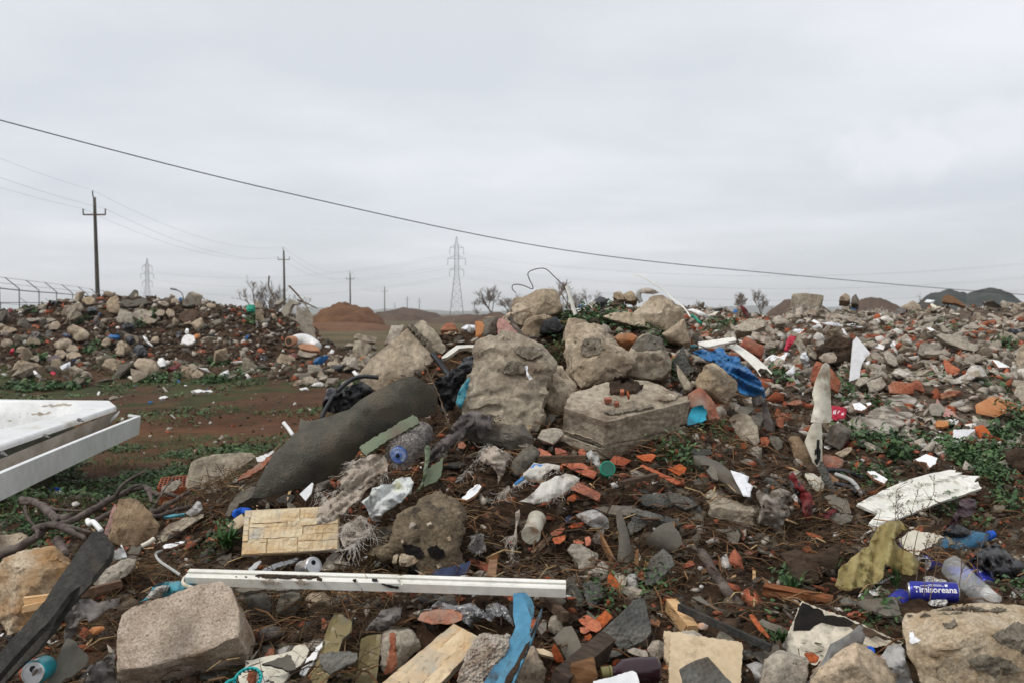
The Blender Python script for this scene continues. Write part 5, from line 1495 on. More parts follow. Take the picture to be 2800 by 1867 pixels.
for nm,lb_,reg,sp,mk,kw in(
('slate_sheet','big embossed curved grey slate sheet in the middle of the lower slope','B3','1448,1132 1530,1050 1622,970 1800,800 1840,785 1892,792 1918,935 1950,1095 1905,1150 1870,1182 1765,1230 1662,1272 1620,1200 1560,1162','slate',dict(tilt=46,d=3.12,fn=bend(.03,60,.5),cell=.02)),
('slate_sheet','upright grey slate shard above the embossed sheet','B3','1318,660 1370,630 1480,632 1512,700 1500,780 1440,850 1382,885 1350,780','slate',dict(tilt=42)),
('slate_sheet','half-pipe slate ridge piece sticking out of the soil slope','B3','1640,460 1655,200 1630,-10 1668,-10 1730,150 1800,400 1790,420 1722,468','slate_plain',dict(tilt=28,fn=bend(.03,0,.4),cell=.02)),
('slate_sheet','round-edged grey slate under the brown wood splinter','B3','1900,670 1890,540 1940,420 2060,330 2140,400 2165,480 2080,560 2000,640','slate',dict(tilt=44,fn=bend(.02,30),cell=.02)),
('slate_sheet','domed grey roof tile half buried in the soil slope','B3','1900,240 1960,180 2060,100 2140,85 2205,180 2232,290 2150,360 2040,350 1930,300','slate_plain',dict(tilt=40,fn=bend(.05,60),cell=.02)),
('slate_sheet','flat dark slate flake crossed by a dry twig','B3','1730,120 1790,10 1830,-20 1900,60 1925,110 1860,150 1765,200','slate',dict(tilt=45)),
('slate_sheet','dark grid-embossed slate piece on the olive profile','B2','915,1300 1000,1280 1160,1275 1262,1285 1270,1340 1130,1420 1020,1482 945,1440','slate',dict(tilt=50,d=2.84)),
('slate_sheet','smooth triangular slate on the flaking cream board','B2','388,1388 540,1330 660,1310 690,1390 698,1440 640,1452 500,1410','slate_plain',dict(tilt=55,d=2.9)),
('slate_sheet','large smooth dark slate standing over the teal can','B1','425,1600 480,1430 560,1250 620,1150 660,1165 760,1270 805,1320 780,1410 690,1480 560,1560','slate_plain',dict(tilt=38,d=2.68)),
('slate_sheet','upright grey slate offcut before the heart-shaped stone','B1','1160,400 1200,310 1305,310 1280,370 1240,440','slate_plain',dict(tilt=30)),
('slate_sheet','big dark slate corner at the bottom edge on the cream board','B4','20,1060 130,1000 210,975 280,1050 330,1110 385,1160 400,1240 60,1240','slate',dict(tilt=50,d=2.6,fn=bend(.015,70),cell=.02,anchor='385,1220')),
('slate_sheet','small dark slate plate beside the cream tile board','B4','442,930 500,925 520,960 480,1005 440,985','slate',dict(tilt=45)),
('slate_sheet','brown-grey slate plate leaning behind the speckled concrete','B4','528,960 620,910 690,895 700,945 600,1000 575,1040','slate_plain',dict(tilt=40)),
('slate_sheet','rolled grey slate strip lying along the soil slope','B4','100,575 160,565 260,640 350,665 480,660 505,680 440,695 300,680 190,620','slate_plain',dict(tilt=45,fn=bend(.02,90),cell=.02)),
('slate_sheet','short bent slate strip below the rolled one','B4','555,735 580,720 700,765 755,790 740,830 650,800 570,765','slate_plain',dict(tilt=45,fn=bend(.015,90),cell=.02)),
('slate_sheet','smooth grey curved roof tile before the front drink can','B4','1215,605 1280,585 1450,568 1490,590 1522,690 1420,700 1300,660','slate_plain',dict(tilt=60,fn=bend(.03,20),cell=.02)),
('slate_sheet','embossed dark slate offcut beside the smooth curved roof tile','B4','1085,590 1090,560 1160,572 1230,600 1215,632 1140,628','slate',dict(tilt=60)),
('slate_sheet','patterned grey slate standing against the white panel fold','R8','862,330 880,282 905,290 950,380 985,470 990,520 970,525 920,440','slate',dict(tilt=20,d=4.42)),
('slate_sheet','flat grey slate plate over the red vinyl scrap','R8','910,530 960,518 1075,555 1090,590 1098,650 1020,640 960,590','slate_plain',dict(tilt=50,d=4.18)),
('slate_sheet','charred grey plate holding crumbs below the slate plate','R8','948,690 985,640 1080,655 1112,665 1100,700 1030,730','slate_plain',dict(tilt=58,d=4.02)),
('slate_sheet','long curved grey sheet with nail holes on the soil slope','R8','-10,240 70,242 180,292 270,372 345,455 372,500 330,514 240,490 180,420 100,312 0,302','slate_plain',dict(tilt=50,d=4.08,fn=bend(.03,40),cell=.025)),
('slate_sheet','thin black rubber sheet peeking behind the nail-hole sheet','R8','-20,205 20,195 100,200 110,235 60,240 0,236','felt_fine',dict(tilt=40,d=4.3)),
('slate_sheet','dark small slate with teal edge on the nail-hole sheet','R8','78,345 120,310 155,350 160,418 130,405','slate_plain',dict(tilt=42,d=4.02)),
('slate_sheet','light grey embossed shard standing among weeds by the blue bag','R9','128,450 180,380 235,308 252,400 285,480 318,552 240,576 152,545','slate',dict(tilt=25,d=5.25)),
('slate_sheet','smooth grey tile lying above the smooth slab face','R9','655,905 700,885 745,865 895,876 860,905 828,938 760,930','slate_plain',dict(tilt=62,d=5.1)),
('slate_sheet','brown-grey broken slate plates stacked under the cut block','R7','1640,1550 1700,1500 1900,1490 1990,1530 2050,1600 1900,1620 1740,1610','slate',dict(tilt=55)),
('slate_sheet','long soil-covered slate edge in the hollow under the white plank','B2','135,700 250,675 420,680 620,690 740,700 600,715 400,705 200,730','slate_plain',dict(tilt=72,d=3.35)),
('green_tile','dull green glazed tile plank leaning on the roofing felt','R6','1275,742 1300,715 1500,600 1762,440 1800,460 1822,510 1700,590 1560,662 1400,770 1340,822','green_glaze',dict(tilt=35,d=4.08,th=.02)),
('green_tile','dull green glazed tile standing under the fuzzy paint roller','R6','1865,1100 1880,960 1900,930 1980,880 2050,830 2035,930 2015,1010 1960,1060','green_glaze',dict(tilt=25,d=4.05,th=.02)),
('navy_tile','glossy dark blue glazed tile shard above the white plank','B2','1945,572 1970,532 2100,505 2230,470 2305,440 2290,500 2262,560 2175,615 1962,606','navy_glaze',dict(tilt=30,d=3.5,th=.012,m2=M['tile_body'])),
('glass_sheet','pale green glass plate edge among the branches','R5','1490,1205 1560,1185 1690,1170 1680,1185 1570,1205','teal_bag',dict(tilt=70,d=4.3)),
('tile_shard','white ceramic shard standing beside the gauze cloth','R6','730,1165 790,1110 845,1060 858,1070 838,1160 785,1228','white_tile',dict(tilt=30,d=4.1,fn=bend(.012,30),cell=.02)),
('tile_shard','white-faced terracotta tile lying by the wall tile','B1','1490,310 1520,290 1660,262 1698,268 1620,310 1510,332','white_tile',dict(tilt=60,th=.012,m2=M['tile_body'],lift=.04)),
('tile_shard','mossy white-edged tile flake half under soil above the white plank','B2','390,525 480,480 620,440 710,412 730,430 680,460 560,500 400,548','paper_white',dict(tilt=60,th=.012,m2=M['concrete'],lift=.05)),
('tile_shard','thin pale tile edge standing on the soil above the white plank','B2','240,560 300,490 370,440 388,450 340,510 285,565','paper_white',dict(tilt=25,th=.012,lift=.05)),
('tile_shard','white-faced red tile flake beside the frayed white cloth','R7','38,1545 90,1480 160,1420 205,1412 222,1430 190,1480 130,1530 60,1555','white_tile',dict(tilt=55,th=.016,m2=M['tile_body'],lift=.05)),
('tile_shard','sharp red terracotta shard resting on the brown slat','B3','272,425 320,422 400,450 500,500 508,530 430,545 350,490','brick',dict(tilt=58,th=.012,lift=.05)),
('tile_shard','white shard leaning against the curved roof tile','B4','1225,575 1240,552 1385,508 1388,530 1355,572 1240,585','white',dict(tilt=45,th=.01,d=3.42,m2=M['tile_body'])),
('tile_shard','red terracotta shard standing beside a white flake on the lower slope','B3','1548,600 1562,555 1600,580 1655,650 1650,690 1590,742 1560,700','brick',dict(tilt=40,th=.014)),
('tile_shard','pale flake stained with dirt beside the standing terracotta shard','B3','1612,560 1660,555 1718,600 1715,660 1690,675 1650,640','concrete',dict(tilt=50,th=.01)),
('pink_tile','pink flat tile standing beside the heart-shaped stone','R5','943,1362 1000,1200 1052,1088 1062,1120 1055,1200 988,1382','pink',dict(tilt=18,th=.02,d=4.18)),
('paper_scrap','torn white paper lying on the slope beside the nail-hole sheet','R8','250,345 320,365 382,390 370,430 410,456 390,532 340,525 290,430','paper_white',dict(tilt=55,d=4.0,th=.003,fn=crumple(.004,.04,4),cell=.02)),
('white_scrap','flat cream stone-tile corner beside the wall tile','R6','70,1455 150,1380 205,1345 232,1390 225,1440 150,1490','wood_cream',dict(tilt=30,d=3.95,th=.015)),
('white_scrap','bright white curved strip behind the red-brown board','R6','330,830 420,800 500,770 480,800 440,850 345,870','white',dict(tilt=30,d=4.55,th=.006)),
('red_board','rust red board lying under the lower roofing felt edge','R6','160,1045 210,985 340,900 480,805 470,850 380,940 260,1010','brick_old',dict(tilt=35,d=4.4,th=.012)),
('clay_tile','grey angular block end under the lower roofing felt edge','R6','50,1350 100,1250 200,1130 350,1100 330,1180 180,1250 90,1370','dark_concrete',dict(tilt=45,d=4.05,th=.06)),
('white_strip','flat white plastic strip with two holes above the blue bag','R9','362,282 690,238 712,266 600,295 480,322 366,332','pvc',dict(tilt=62,d=6.0,th=.012)),
('teal_scrap','small pale teal plastic edge next to the white strip','R9','205,325 230,308 350,312 355,322 250,335','teal_bag',dict(tilt=50,d=5.9)),
('red_scrap','torn red plastic sheet with white scribbled writing','R9','1578,860 1640,865 1722,885 1712,940 1705,975 1650,985 1615,1000 1580,970','red_paper',dict(tilt=35,d=5.2,fn=crumple(.006,.06,2),cell=.02,th=.003)),
('brown_board','brown rotten cardboard sheet hanging over the dark gap','R8','600,930 700,900 830,940 1030,840 1010,960 960,1050 880,1010 870,1120 760,1140 670,1080 650,1000','wood_dark',dict(tilt=20,d=3.72,fn=crumple(.012,.1,3),cell=.025,th=.006)),
('ceiling_panel','pale fibreboard sheet behind the blue bottle','R10','1015,865 1150,780 1330,800 1450,830 1500,855 1430,880 1400,920 1260,985 1215,1060 1100,1040','ivory',dict(tilt=40,d=4.1,th=.012)),
('white_scrap','white foam flake on the grass past the clear bottle','R10','2195,1480 2250,1400 2352,1375 2420,1380 2420,1460 2330,1480 2250,1505','foam_white',dict(tilt=55,th=.02)),
):
 kw=dict(kw);th=kw.pop('th',.009)
 cat={'slate_sheet':'slate','green_tile':'tile','navy_tile':'tile','tile_shard':'shard','pink_tile':'tile','glass_sheet':'glass','clay_tile':'tile'}.get(nm,nm.split('_')[-1])
 slab(nm,lb_,cat,reg,sp,M[mk],th=th,jag=.004,**kw)
rs=[o for o in bpy.data.objects if o.name=='red_scrap'][0]
for k,sp in enumerate(('1592,938 1600,902 1604,902 1610,926 1618,898 1623,898 1616,940 1608,940 1603,920 1597,940','1632,930 1638,915 1650,905 1660,912 1652,914 1642,922 1640,934','1668,945 1676,925 1684,940 1690,922 1694,924 1688,948 1680,948 1676,936 1672,950')):
 patch('white_writing','','R9',sp,M['ink_white'],rs,th=.001,jag=0,cell=0)
 # branches at the foot of the heap
def branch(label,reg,specs,r,m='bark',taper=.5,wob=.003,cat='branch',name='branch'):
 ps=catmull(path3(reg,specs[0],.05),6)
 rr=random.Random(hash_str(label));
 ps=[p+Vector((rr.uniform(-wob,wob),rr.uniform(-wob,wob),rr.uniform(-wob,wob)))for p in ps]
 V,F=tube_geo(ps,lambda t:r*(1-(1-taper)*t)*(1+.08*math.sin(t*31)),10)
 o=mesh_obj(name,V,F,M[m],smooth=True);tag(o,label,cat);HERO.append((name,label,o.location.copy()))
 for k,s in enumerate(specs[1:]):
  rk=r*.5
  if s[0]=='*':
   q,s=s.split('*')[1:];rk=r*float(q)
  ps=catmull(path3(reg,s,.06),5)
  V,F=tube_geo(ps,lambda t:rk*(1-.5*t),8)
  mesh_obj('side_branch',V,F,M[m],o,smooth=True)
 return o
branch('thick grey-brown fallen branch lying across the heap foot','R5',['-60,1580,4.1 150,1490,4.1 330,1395,4.12 430,1300,4.15 600,1268,4.25 800,1165,4.4 1000,1055,4.55 1150,980,4.6 1280,935,4.65 1345,940,4.65 1400,990,4.6 1500,1000,4.6 1640,1018,4.6',
'*.55*1060,1010,4.56 1100,940,4.56 1190,862,4.56 1330,788,4.6','*.75*1340,945,4.64 1370,1010,4.58 1385,1080,4.5','*.6*1150,985,4.58 1220,930,4.58 1290,915,4.6'],.019)
branch('pale forked branch stump end rising from the grass','R5',['640,1215,4.35 540,1222,4.4 470,1190,4.45 400,1120,4.55 330,1080,4.62 190,1045,4.7','*.6*250,1060,4.66 230,1130,4.6 262,1230,4.5 340,1310,4.4','*.7*330,1085,4.62 240,1085,4.62 180,1080,4.62','*.5*400,1110,4.55 520,1140,4.5 650,1150,4.5 790,1150,4.5','*.6*540,1225,4.4 480,1260,4.3 420,1310,4.2'],.018,taper=1.0)
branch('split dark branch stub pointing at the roofing felt strip','B1',['310,160,4.08 400,125,4.1 500,115,4.08 600,150,4.03 720,210,3.96 780,240,3.92','*.7*510,115,4.08 640,130,4.04 850,185,3.98','*.6*345,165,4.05 345,200,4.02 340,240,4.0'],.016,taper=.6)
branch('dark branch under the hollow brick','R5',['1370,1180,4.35 1450,1150,4.4 1520,1100,4.45 1600,1055,4.5 1670,1010,4.55 1760,960,4.6 1835,935,4.62'],.014,taper=.45)
branch('long low brown branch running up to the heap soil','R5',['860,1255,4.3 960,1200,4.35 1100,1150,4.4 1400,1200,4.3 1560,1160,4.35 1680,1120,4.4 1800,1095,4.45'],.013,taper=.6)
branch('thin straight twig crossing the thick fallen branch','R5',['1370,1165,4.4 1430,1070,4.5 1500,960,4.6 1560,880,4.66 1592,825,4.7'],.005,taper=.6,name='twig',cat='twig')
branch('forked dark twig on the pink plaster at the crest','R3',['310,558,5.42 360,640,5.38 400,690,5.32 440,745,5.26','*.9*440,748,5.26 500,745,5.25 580,738,5.28','*.8*470,755,5.26 520,775,5.24'],.012,taper=.9)
branch('brown stub of root standing beside the golden boulder','B1',['600,380,3.6 560,320,3.66 530,265,3.7 525,245,3.7'],.016,taper=1.1)
branch('thin dry upright weed stalk before the black bags','R6',['2105,580,4.5 2060,440,4.56 2010,290,4.62 1960,170,4.66 1900,50,4.7 1870,-20,4.72','*.6*1930,130,4.68 1990,0,4.72','*.5*2010,290,4.62 1960,220,4.6 1880,170,4.6'],.0048,'twig',.5,name='dry_stalk',cat='stalk')
# hoses, wires, strips
tube('corrugated_hose','black corrugated hose arching over the black bag to its open end','hose','R6','930,480,4.75 955,420,4.78 1000,340,4.82 1080,230,4.88 1160,155,4.92 1240,108,4.95 1330,95,4.95 1450,105,4.95',M['pipe_black'],r=.0115,corr=.009,sides=10)
tube('corrugated_hose','black corrugated hose end below the diagonal block','hose','R2','1612,1062,5.0 1660,1120,4.95 1720,1200,4.9 1765,1260,4.85',M['pipe_black'],r=.0145,corr=.011,sides=10)
tube('corrugated_hose','short black corrugated hose curving beneath the folded panel','hose','R8','935,345,4.7 990,345,4.68 1060,355,4.66 1130,375,4.64 1180,402,4.62',M['pipe_black'],r=.0125,corr=.010,sides=10)
tube('corrugated_hose','grey corrugated hose bending down beside the black one','hose','R8','990,375,4.6 1050,395,4.56 1100,420,4.52 1140,465,4.46 1165,515,4.4',M['pipe_grey'],r=.0105,corr=.009,sides=10)
tube('corrugated_hose','lower black corrugated hose vanishing behind the siding board','hose','R8','985,440,4.5 1040,452,4.47 1090,470,4.44 1135,500,4.4',M['pipe_black'],r=.0115,corr=.010,sides=10)
tube('bent_wire','thin black wire looping against the sky above the peak block','wire','R3','370,338,5.9 338,305,5.9 340,270,5.9 380,260,5.9 440,272,5.9 515,302,5.9 522,275,5.9 490,210,5.9 480,160,5.9 520,130,5.9 600,113,5.9 650,125,5.9 720,190,5.9 790,260,5.88 830,330,5.86 842,400,5.84 828,480,5.8',M['wire'],r=.0028,n=8,sides=6)
wbeam('white plastic strip standing beside the bent wire','R3','912,535','832,275',5.7,5.72,.02,.014,M['pvc'],'plastic_strip',cat='strip')
tube('dry_stalk','thin dry stalk leaning by the white plastic strip','stalk','R3','890,530,5.7 850,460,5.72 800,370,5.76 775,328,5.78',M['twig'],r=.003)
tube('plastic_strip','long thin white strip sticking up into the sky from the crest block','strip','R3','1450,170,7.4 1530,195,7.4 1640,265,7.4 1740,330,7.4 1790,385,7.35 1900,470,7.2 1960,555,7.0',M['pvc'],r=.006,flat=.4)
tube('bent_wire','dark bent wire running over the blue plastic bag','wire','R9','365,312,5.7 420,330,5.6 490,380,5.5 540,410,5.44 575,380,5.44 560,372,5.44 545,430,5.4 560,500,5.34 600,545,5.3',M['wire'],r=.003)
tube('bent_wire','thin grey wire curling from the teal pipe piece','wire','R9','580,865,4.9 540,930,4.86 490,970,4.84 430,965,4.84',M['pipe_grey'],r=.0018)
tube('plastic_band','white plastic band hanging down over the khaki bag','band','R10','585,875,3.92 630,930,3.86 640,985,3.82 600,1060,3.76 565,1120,3.72 570,1190,3.7 600,1290,3.66 580,1380,3.62 510,1520,3.56',M['pvc'],r=.005,flat=.3)
tube('plastic_band','grey-white plastic band bent on the soil by the wall tile','band','B1','1440,400,3.6 1425,385,3.6 1440,365,3.6 1490,352,3.62|'.split('|')[0]+' 1445,372,3.6 1430,395,3.56 1470,450,3.5 1560,510,3.42 1650,570,3.34',M['pipe_grey'],r=.005,flat=.35)
tube('plastic_band','dirty white band loop hooked round the plank end','band','B1','1690,590,3.24 1675,630,3.2 1690,660,3.18 1730,680,3.18 1770,690,3.18',M['ivory'],r=.006,flat=.4)
tube('white_pipe','short white plastic pipe stub beside the roofing felt','pipe','R6','672,632,4.75 630,570,4.78 585,515,4.8',M['white'],r=.0095,sides=12)
t_=tube('white_pipe','bent white pipe elbow behind the roofing felt strip','pipe','B1','930,170,4.0 890,120,4.02 850,85,4.04 820,105,4.04 805,70,4.06',M['white'],r=.011,sides=12)
tube('white_pipe','thin white tube stub lying by the slate offcut','pipe','B1','1300,310,3.75 1360,280,3.76 1415,240,3.78',M['ivory'],r=.009,sides=12)
slab('white_channel','white bent plastic channel over the black bag','channel','R2','1690,1090 1760,1030 1830,980 1950,975 2030,980 2030,1005 1940,1000 1850,1010 1800,1050 1740,1090 1700,1100',M['pvc'],th=.03,tilt=30,d=5.0)
slab('white_gutter','curved white plastic gutter half beside the orange brick','gutter','R9','620,320 680,325 720,305 800,355 880,410 970,490 1040,565 1030,572 990,530 930,520 905,545 938,585 932,592 890,530 820,460 740,390 680,350',M['pvc'],th=.006,tilt=48,d=6.0,fn=bend(.03,45,.3),cell=.025)
o=tube('dark_hose','thin dark hose bow behind the huge block','hose','R2','1950,975,5.6 2000,940,5.6 2060,930,5.6 2135,950,5.6',M['pipe_black'],r=.010)
# blue broken pipe pieces
bc,_=slab('blue_channel','broken light blue plastic channel smeared with dirt at the bottom edge','channel','B3','684,742 720,742 765,742 805,850 850,990 832,1100 765,1170 645,1340 545,1510 500,1620 385,1620 470,1460 590,1290 680,1110 706,1040 692,1000 684,860',
M['blue_pvc'],th=.006,tilt=46,yaw=10,d=2.72,cell=.018,jag=.002,fn=crumple(.006,.15,2),anchor='440,1610')
rw,_=slab('channel_wall','dirty upright wall of the channel','','B3','834,1098 872,1045 942,878 936,960 890,1070 845,1200 765,1380 665,1620 500,1620 547,1508 647,1338 767,1168',M['blue_pvc'],th=.006,tilt=22,yaw=-34,d=2.69,cell=.018,jag=.002,parent=bc,anchor='580,1610')
slab('curled_flap','curled torn flap','','B3','725,735 790,732 850,790 876,860 868,960 850,985 830,900 790,820',M['blue_pvc'],th=.006,tilt=25,yaw=20,d=3.0,cell=.015,parent=bc,anchor='850,985')
for o_,sp in((rw,'600,1580 660,1450 740,1320 800,1210 840,1180 820,1260 740,1420 650,1590'),(rw,'840,1120 880,1040 905,990 890,1060 850,1150'),(rw,'600,1595 640,1560 700,1440 690,1500 640,1590')):
 patch('soil_smear','dark soil smear','B3',sp,M['clod'],o_,th=.002,jag=6)
slab('teal_pipe','broken teal plastic pipe piece beside the cut block','pipe','R9','265,1000 300,890 330,870 405,855 418,880 445,905 430,960 440,985 400,1010 330,1028 265,1040',M['teal_pvc'],th=.008,tilt=35,d=4.72,cell=.012,jag=.003,fn=bend(-.05,82,.55))
# bags and film
def bag(label,reg,sp,m,d=None,bulge=.08,amp=.03,wl=.07,tilt=35,yaw=0,cat='bag',name='plastic_bag',cell=.016,seed=1,th=.004,gain=.62,anchor=None,lift=.04,jag=.006,an=None,pl=0):
 def f(x,y):
  cx_,cy_=x.mean(),y.mean()
  r=np.sqrt(((x-cx_)/max(np.ptp(x),1e-3)*2)**2+((y-cy_)/max(np.ptp(y),1e-3)*2)**2)
  dome=np.clip(1-r**1.6,-.35,1)
  ca,sa=(math.cos(R(an)),math.sin(R(an)))if an is not None else(1,0)
  p=np.stack([(x*ca+y*sa)/wl*(1 if an is None else.35),(y*ca-x*sa)/wl*(1 if an is None else 1.6),x*0+seed*2.3],1)
  warp=fbm(p*.5,2,.5,seed+30)[:,None]*.9
  rid=fbm(p+warp,4,gain,seed,ridged=True)
  pt=0
  if pl:
   tt=(y*ca-x*sa)*pl+warp[:,0]*1.6
   pt=.016*np.abs(np.sin(tt))**.7
  return bulge*dome+amp*(rid-.3)+pt
 o,fr=slab(name,label,cat,reg,sp,m,th=th,tilt=tilt,yaw=yaw,d=d,cell=cell,jag=jag,fn=f,anchor=anchor,lift=lift)
 return o
bag('shiny crumpled black rubbish bag under the black hose','R2','605,1570 618,1470 640,1380 690,1360 740,1380 760,1420 800,1370 880,1340 960,1308 1010,1330 1070,1385 1060,1420 990,1450 940,1500 880,1540 800,1600',M['black_bag'],d=4.9,bulge=.10,amp=.045,seed=3)
bag('big torn black rubbish bag stuffed behind the huge block','R2','1590,1350 1640,1290 1760,1240 1780,1200 1830,1180 1900,1090 2000,1070 2010,1100 1985,1180 1950,1280 1930,1360 1870,1440 1800,1560 1700,1600 1660,1500 1660,1420',M['black_bag'],d=4.72,bulge=.08,amp=.05,seed=5,tilt=30)
bag('blue plastic bag spread down the slope beside the curved gutter','R9','315,368 400,345 470,372 560,330 602,340 620,392 700,408 742,412 750,472 850,550 900,600 942,640 970,730 974,812 940,760 870,770 800,772 740,740 718,690 718,640 640,570 540,480 430,440 370,400',M['blue_bag'],d=5.0,bulge=.08,amp=.04,seed=7,tilt=50,wl=.09,an=-42,pl=60,anchor='974,812')
bag('khaki yellow plastic bag crumpled in the dark gap beside the siding board','R8','985,1155 1005,1100 1010,1045 1100,960 1225,880 1232,840 1290,740 1370,700 1440,692 1495,762 1400,830 1420,870 1465,905 1530,930 1592,992 1560,1082 1480,1080 1410,1062 1335,1000 1332,1060 1322,1100 1260,1150 1200,1192 1130,1175 1060,1192',M['khaki_bag'],d=3.66,bulge=.05,amp=.05,seed=9,tilt=24,wl=.15,an=75,gain=.5,pl=75,anchor='1200,1192',cell=.014)
bag('crinkled black plastic bag beneath the blue bottle','R8','1880,1020 1950,960 2030,900 2110,850 2160,890 2240,960 2330,1010 2380,1100 2330,1150 2230,1135 2110,1140 2090,1060 2000,1030',M['black_plastic'],d=3.85,bulge=.09,amp=.045,seed=11,tilt=40,wl=.05)
bag('smooth black bag corner beside the blue bottle cap','R10','1440,830 1560,730 1660,715 1790,790 1730,850 1560,870',M['black_plastic'],d=4.2,bulge=.06,amp=.02,seed=12,tilt=40)
bag('dark maroon plastic bag on the rubble by the siding board end','R10','1445,825 1560,700 1640,560 1660,460 1740,430 1830,450 1845,520 1800,620 1700,640 1620,720',M['maroon_film'],d=4.25,bulge=.05,amp=.025,seed=13,tilt=40)
bag('teal plastic bag squeezed under the plank end','B1','1488,805 1530,700 1560,640 1640,628 1700,645 1780,650 1860,650 1800,690 1650,750',M['teal_bag'],d=3.24,bulge=.05,amp=.03,seed=15,tilt=40,wl=.05)
bag('small teal film scrap beside the teal bag','B1','1275,825 1330,790 1450,650 1555,632 1550,680 1430,700 1400,770',M['teal_bag'],d=3.28,bulge=.03,amp=.02,seed=16,tilt=45)
bag('crumpled white and grey foam scraps beside the teal bag','B1','1340,780 1390,720 1440,680 1550,672 1520,760 1500,806 1400,800',M['foam_white'],d=3.22,bulge=.04,amp=.03,seed=17,tilt=45,wl=.03,cat='scrap',name='foam_scrap')
bag('dirty crumpled cloth bundle beside the long concrete block','R8','430,690 470,600 430,500 450,480 520,520 540,490 600,470 680,500 680,560 640,580 672,650 620,730 560,755 500,740 440,720',M['dirty_bundle'],d=3.98,bulge=.10,amp=.04,seed=19,tilt=30,cat='cloth',name='cloth_bundle')
bag('clear plastic film crumpled on the soil slope above the wood splinter','B3','1255,20 1330,-10 1420,-30 1500,10 1560,80 1565,140 1480,165 1400,130',M['clear_film'],d=3.92,bulge=.05,amp=.03,seed=21,tilt=45,wl=.05,cat='film',name='plastic_film')
bag('grey crumpled plastic film at the bottom edge beside the big sandstone boulder','B4','1370,985 1430,900 1510,885 1545,930 1550,1000 1590,1120 1620,1200 1500,1200 1440,1060',M['clear_film'],d=2.75,bulge=.05,amp=.035,seed=22,tilt=35,wl=.05,cat='film',name='plastic_film')
bag('white crumpled tissue stuck beside the speckled concrete chunk','B4','470,1030 540,1008 590,1030 600,1080 570,1110 575,1160 540,1150 510,1070',M['clear_film'],d=2.8,bulge=.03,amp=.03,seed=23,tilt=35,wl=.03,cat='film',name='plastic_film')
bag('dark grey rag lying in the hollow under the white plank','B2','345,1110 400,1060 500,1040 560,1050 620,1100 580,1130 480,1160 380,1180',M['cloth_grey'],bulge=.03,amp=.025,seed=24,tilt=50,wl=.06,cat='rag',name='rag',d=3.25)
bag('brown-grey rag bunched between the felt strip and the sandy block','B1','590,960 680,850 740,790 830,790 900,830 1000,800 1110,780 1080,860 900,960 820,1010 780,960 720,1000 680,1120 600,1200',M['cloth_grey'],d=3.05,bulge=.05,amp=.05,seed=25,tilt=40,wl=.10,cat='rag',name='rag')
bag('muddy film sheet crumpled at the foot of the sandy block','B1','770,1420 880,1380 1000,1310 1060,1290 1050,1450 1060,1567 960,1600 800,1600 810,1480',M['cloth_grey'],d=2.8,bulge=.04,amp=.04,seed=26,tilt=45,wl=.06,cat='film',name='plastic_film')
bag('grey translucent film caught among the branches','R5','1690,1170 1750,1120 1800,1060 1830,1070 1850,1130 1800,1180 1740,1215',M['clear_film'],d=4.3,bulge=.03,amp=.03,seed=27,tilt=35,wl=.04,cat='film',name='plastic_film')
bag('white torn plastic cup crushed by the slate offcut','B1','930,490 1000,390 1030,310 1060,350 1090,330 1115,290 1150,360 1165,410 1100,430 1020,440',M['white'],d=3.66,bulge=.03,amp=.035,seed=28,tilt=30,wl=.05,cat='cup',name='crushed_cup')
bag('blue film scrap in the shadow beside the wall tile','R6','110,1350 130,1310 200,1285 260,1290 300,1305 250,1330 200,1345 140,1390',M['cap_blue'],d=4.0,bulge=.02,amp=.02,seed=29,tilt=40,cat='film',name='plastic_film')
bag('crumpled white paper stained yellow below the paint roller','R6','1295,1235 1370,1180 1395,1110 1490,1070 1560,1080 1610,1030 1660,1015 1740,1010 1772,1060 1750,1130 1690,1200 1590,1290 1490,1350 1475,1400 1400,1410 1370,1380 1345,1300',M['paper'],d=3.92,bulge=.05,amp=.04,seed=31,tilt=36,wl=.07,cat='paper',name='crumpled_paper')
bag('green leaf-shaped plastic strip hanging by the paint roller','R6','1780,1140 1840,1060 1870,900 1865,760 1890,718 1922,730 1915,850 1890,1000 1850,1100 1810,1150',M['green_glaze'],d=3.98,bulge=.02,amp=.012,seed=32,tilt=15,cat='strip',name='plastic_strip')
bag('grey-teal plastic sheet tucked beside the huge block','R2','1820,1500 1840,1420 1880,1350 1940,1270 1955,1280 1920,1400 1900,1480 1870,1560',M['teal_bag'],d=4.62,bulge=.03,amp=.02,seed=33,tilt=20,cat='film',name='plastic_film')
bag('blue and white packaging scrap on the grass before the branches','R5','445,960 460,935 540,945 560,935 565,985 540,1005 480,1005 450,990',M['cap_blue'],bulge=.03,amp=.02,seed=34,tilt=40,cat='packaging',name='packaging')
bag('red and white torn packaging under the white shards','R9','1140,370 1165,290 1205,222 1262,235 1250,262 1225,300 1200,340 1180,370',M['red_paper'],bulge=.03,amp=.02,seed=35,tilt=45,cat='packaging',name='packaging',d=6.3)
bag('white and black crumpled packaging beside the soil overhang','R9','1290,430 1300,390 1350,370 1385,480 1380,500 1340,500 1320,470',M['paper_white'],bulge=.03,amp=.03,seed=36,tilt=35,cat='packaging',name='packaging',d=6.0)
bag('blue printed paper scrap leaning on a red brick','R9','1160,560 1200,530 1240,488 1250,555 1222,598 1195,580',M['paper_white'],bulge=.015,amp=.01,seed=37,tilt=25,cat='paper',name='paper_scrap',d=5.7)
bag('dark plaid cloth strip standing beside the smooth slab face','R9','945,840 980,830 1010,900 1065,1080 1060,1105 1000,1095 960,1060 950,960',M['cloth_brown'],bulge=.01,amp=.008,seed=38,tilt=18,cat='cloth',name='cloth_strip',d=4.98)
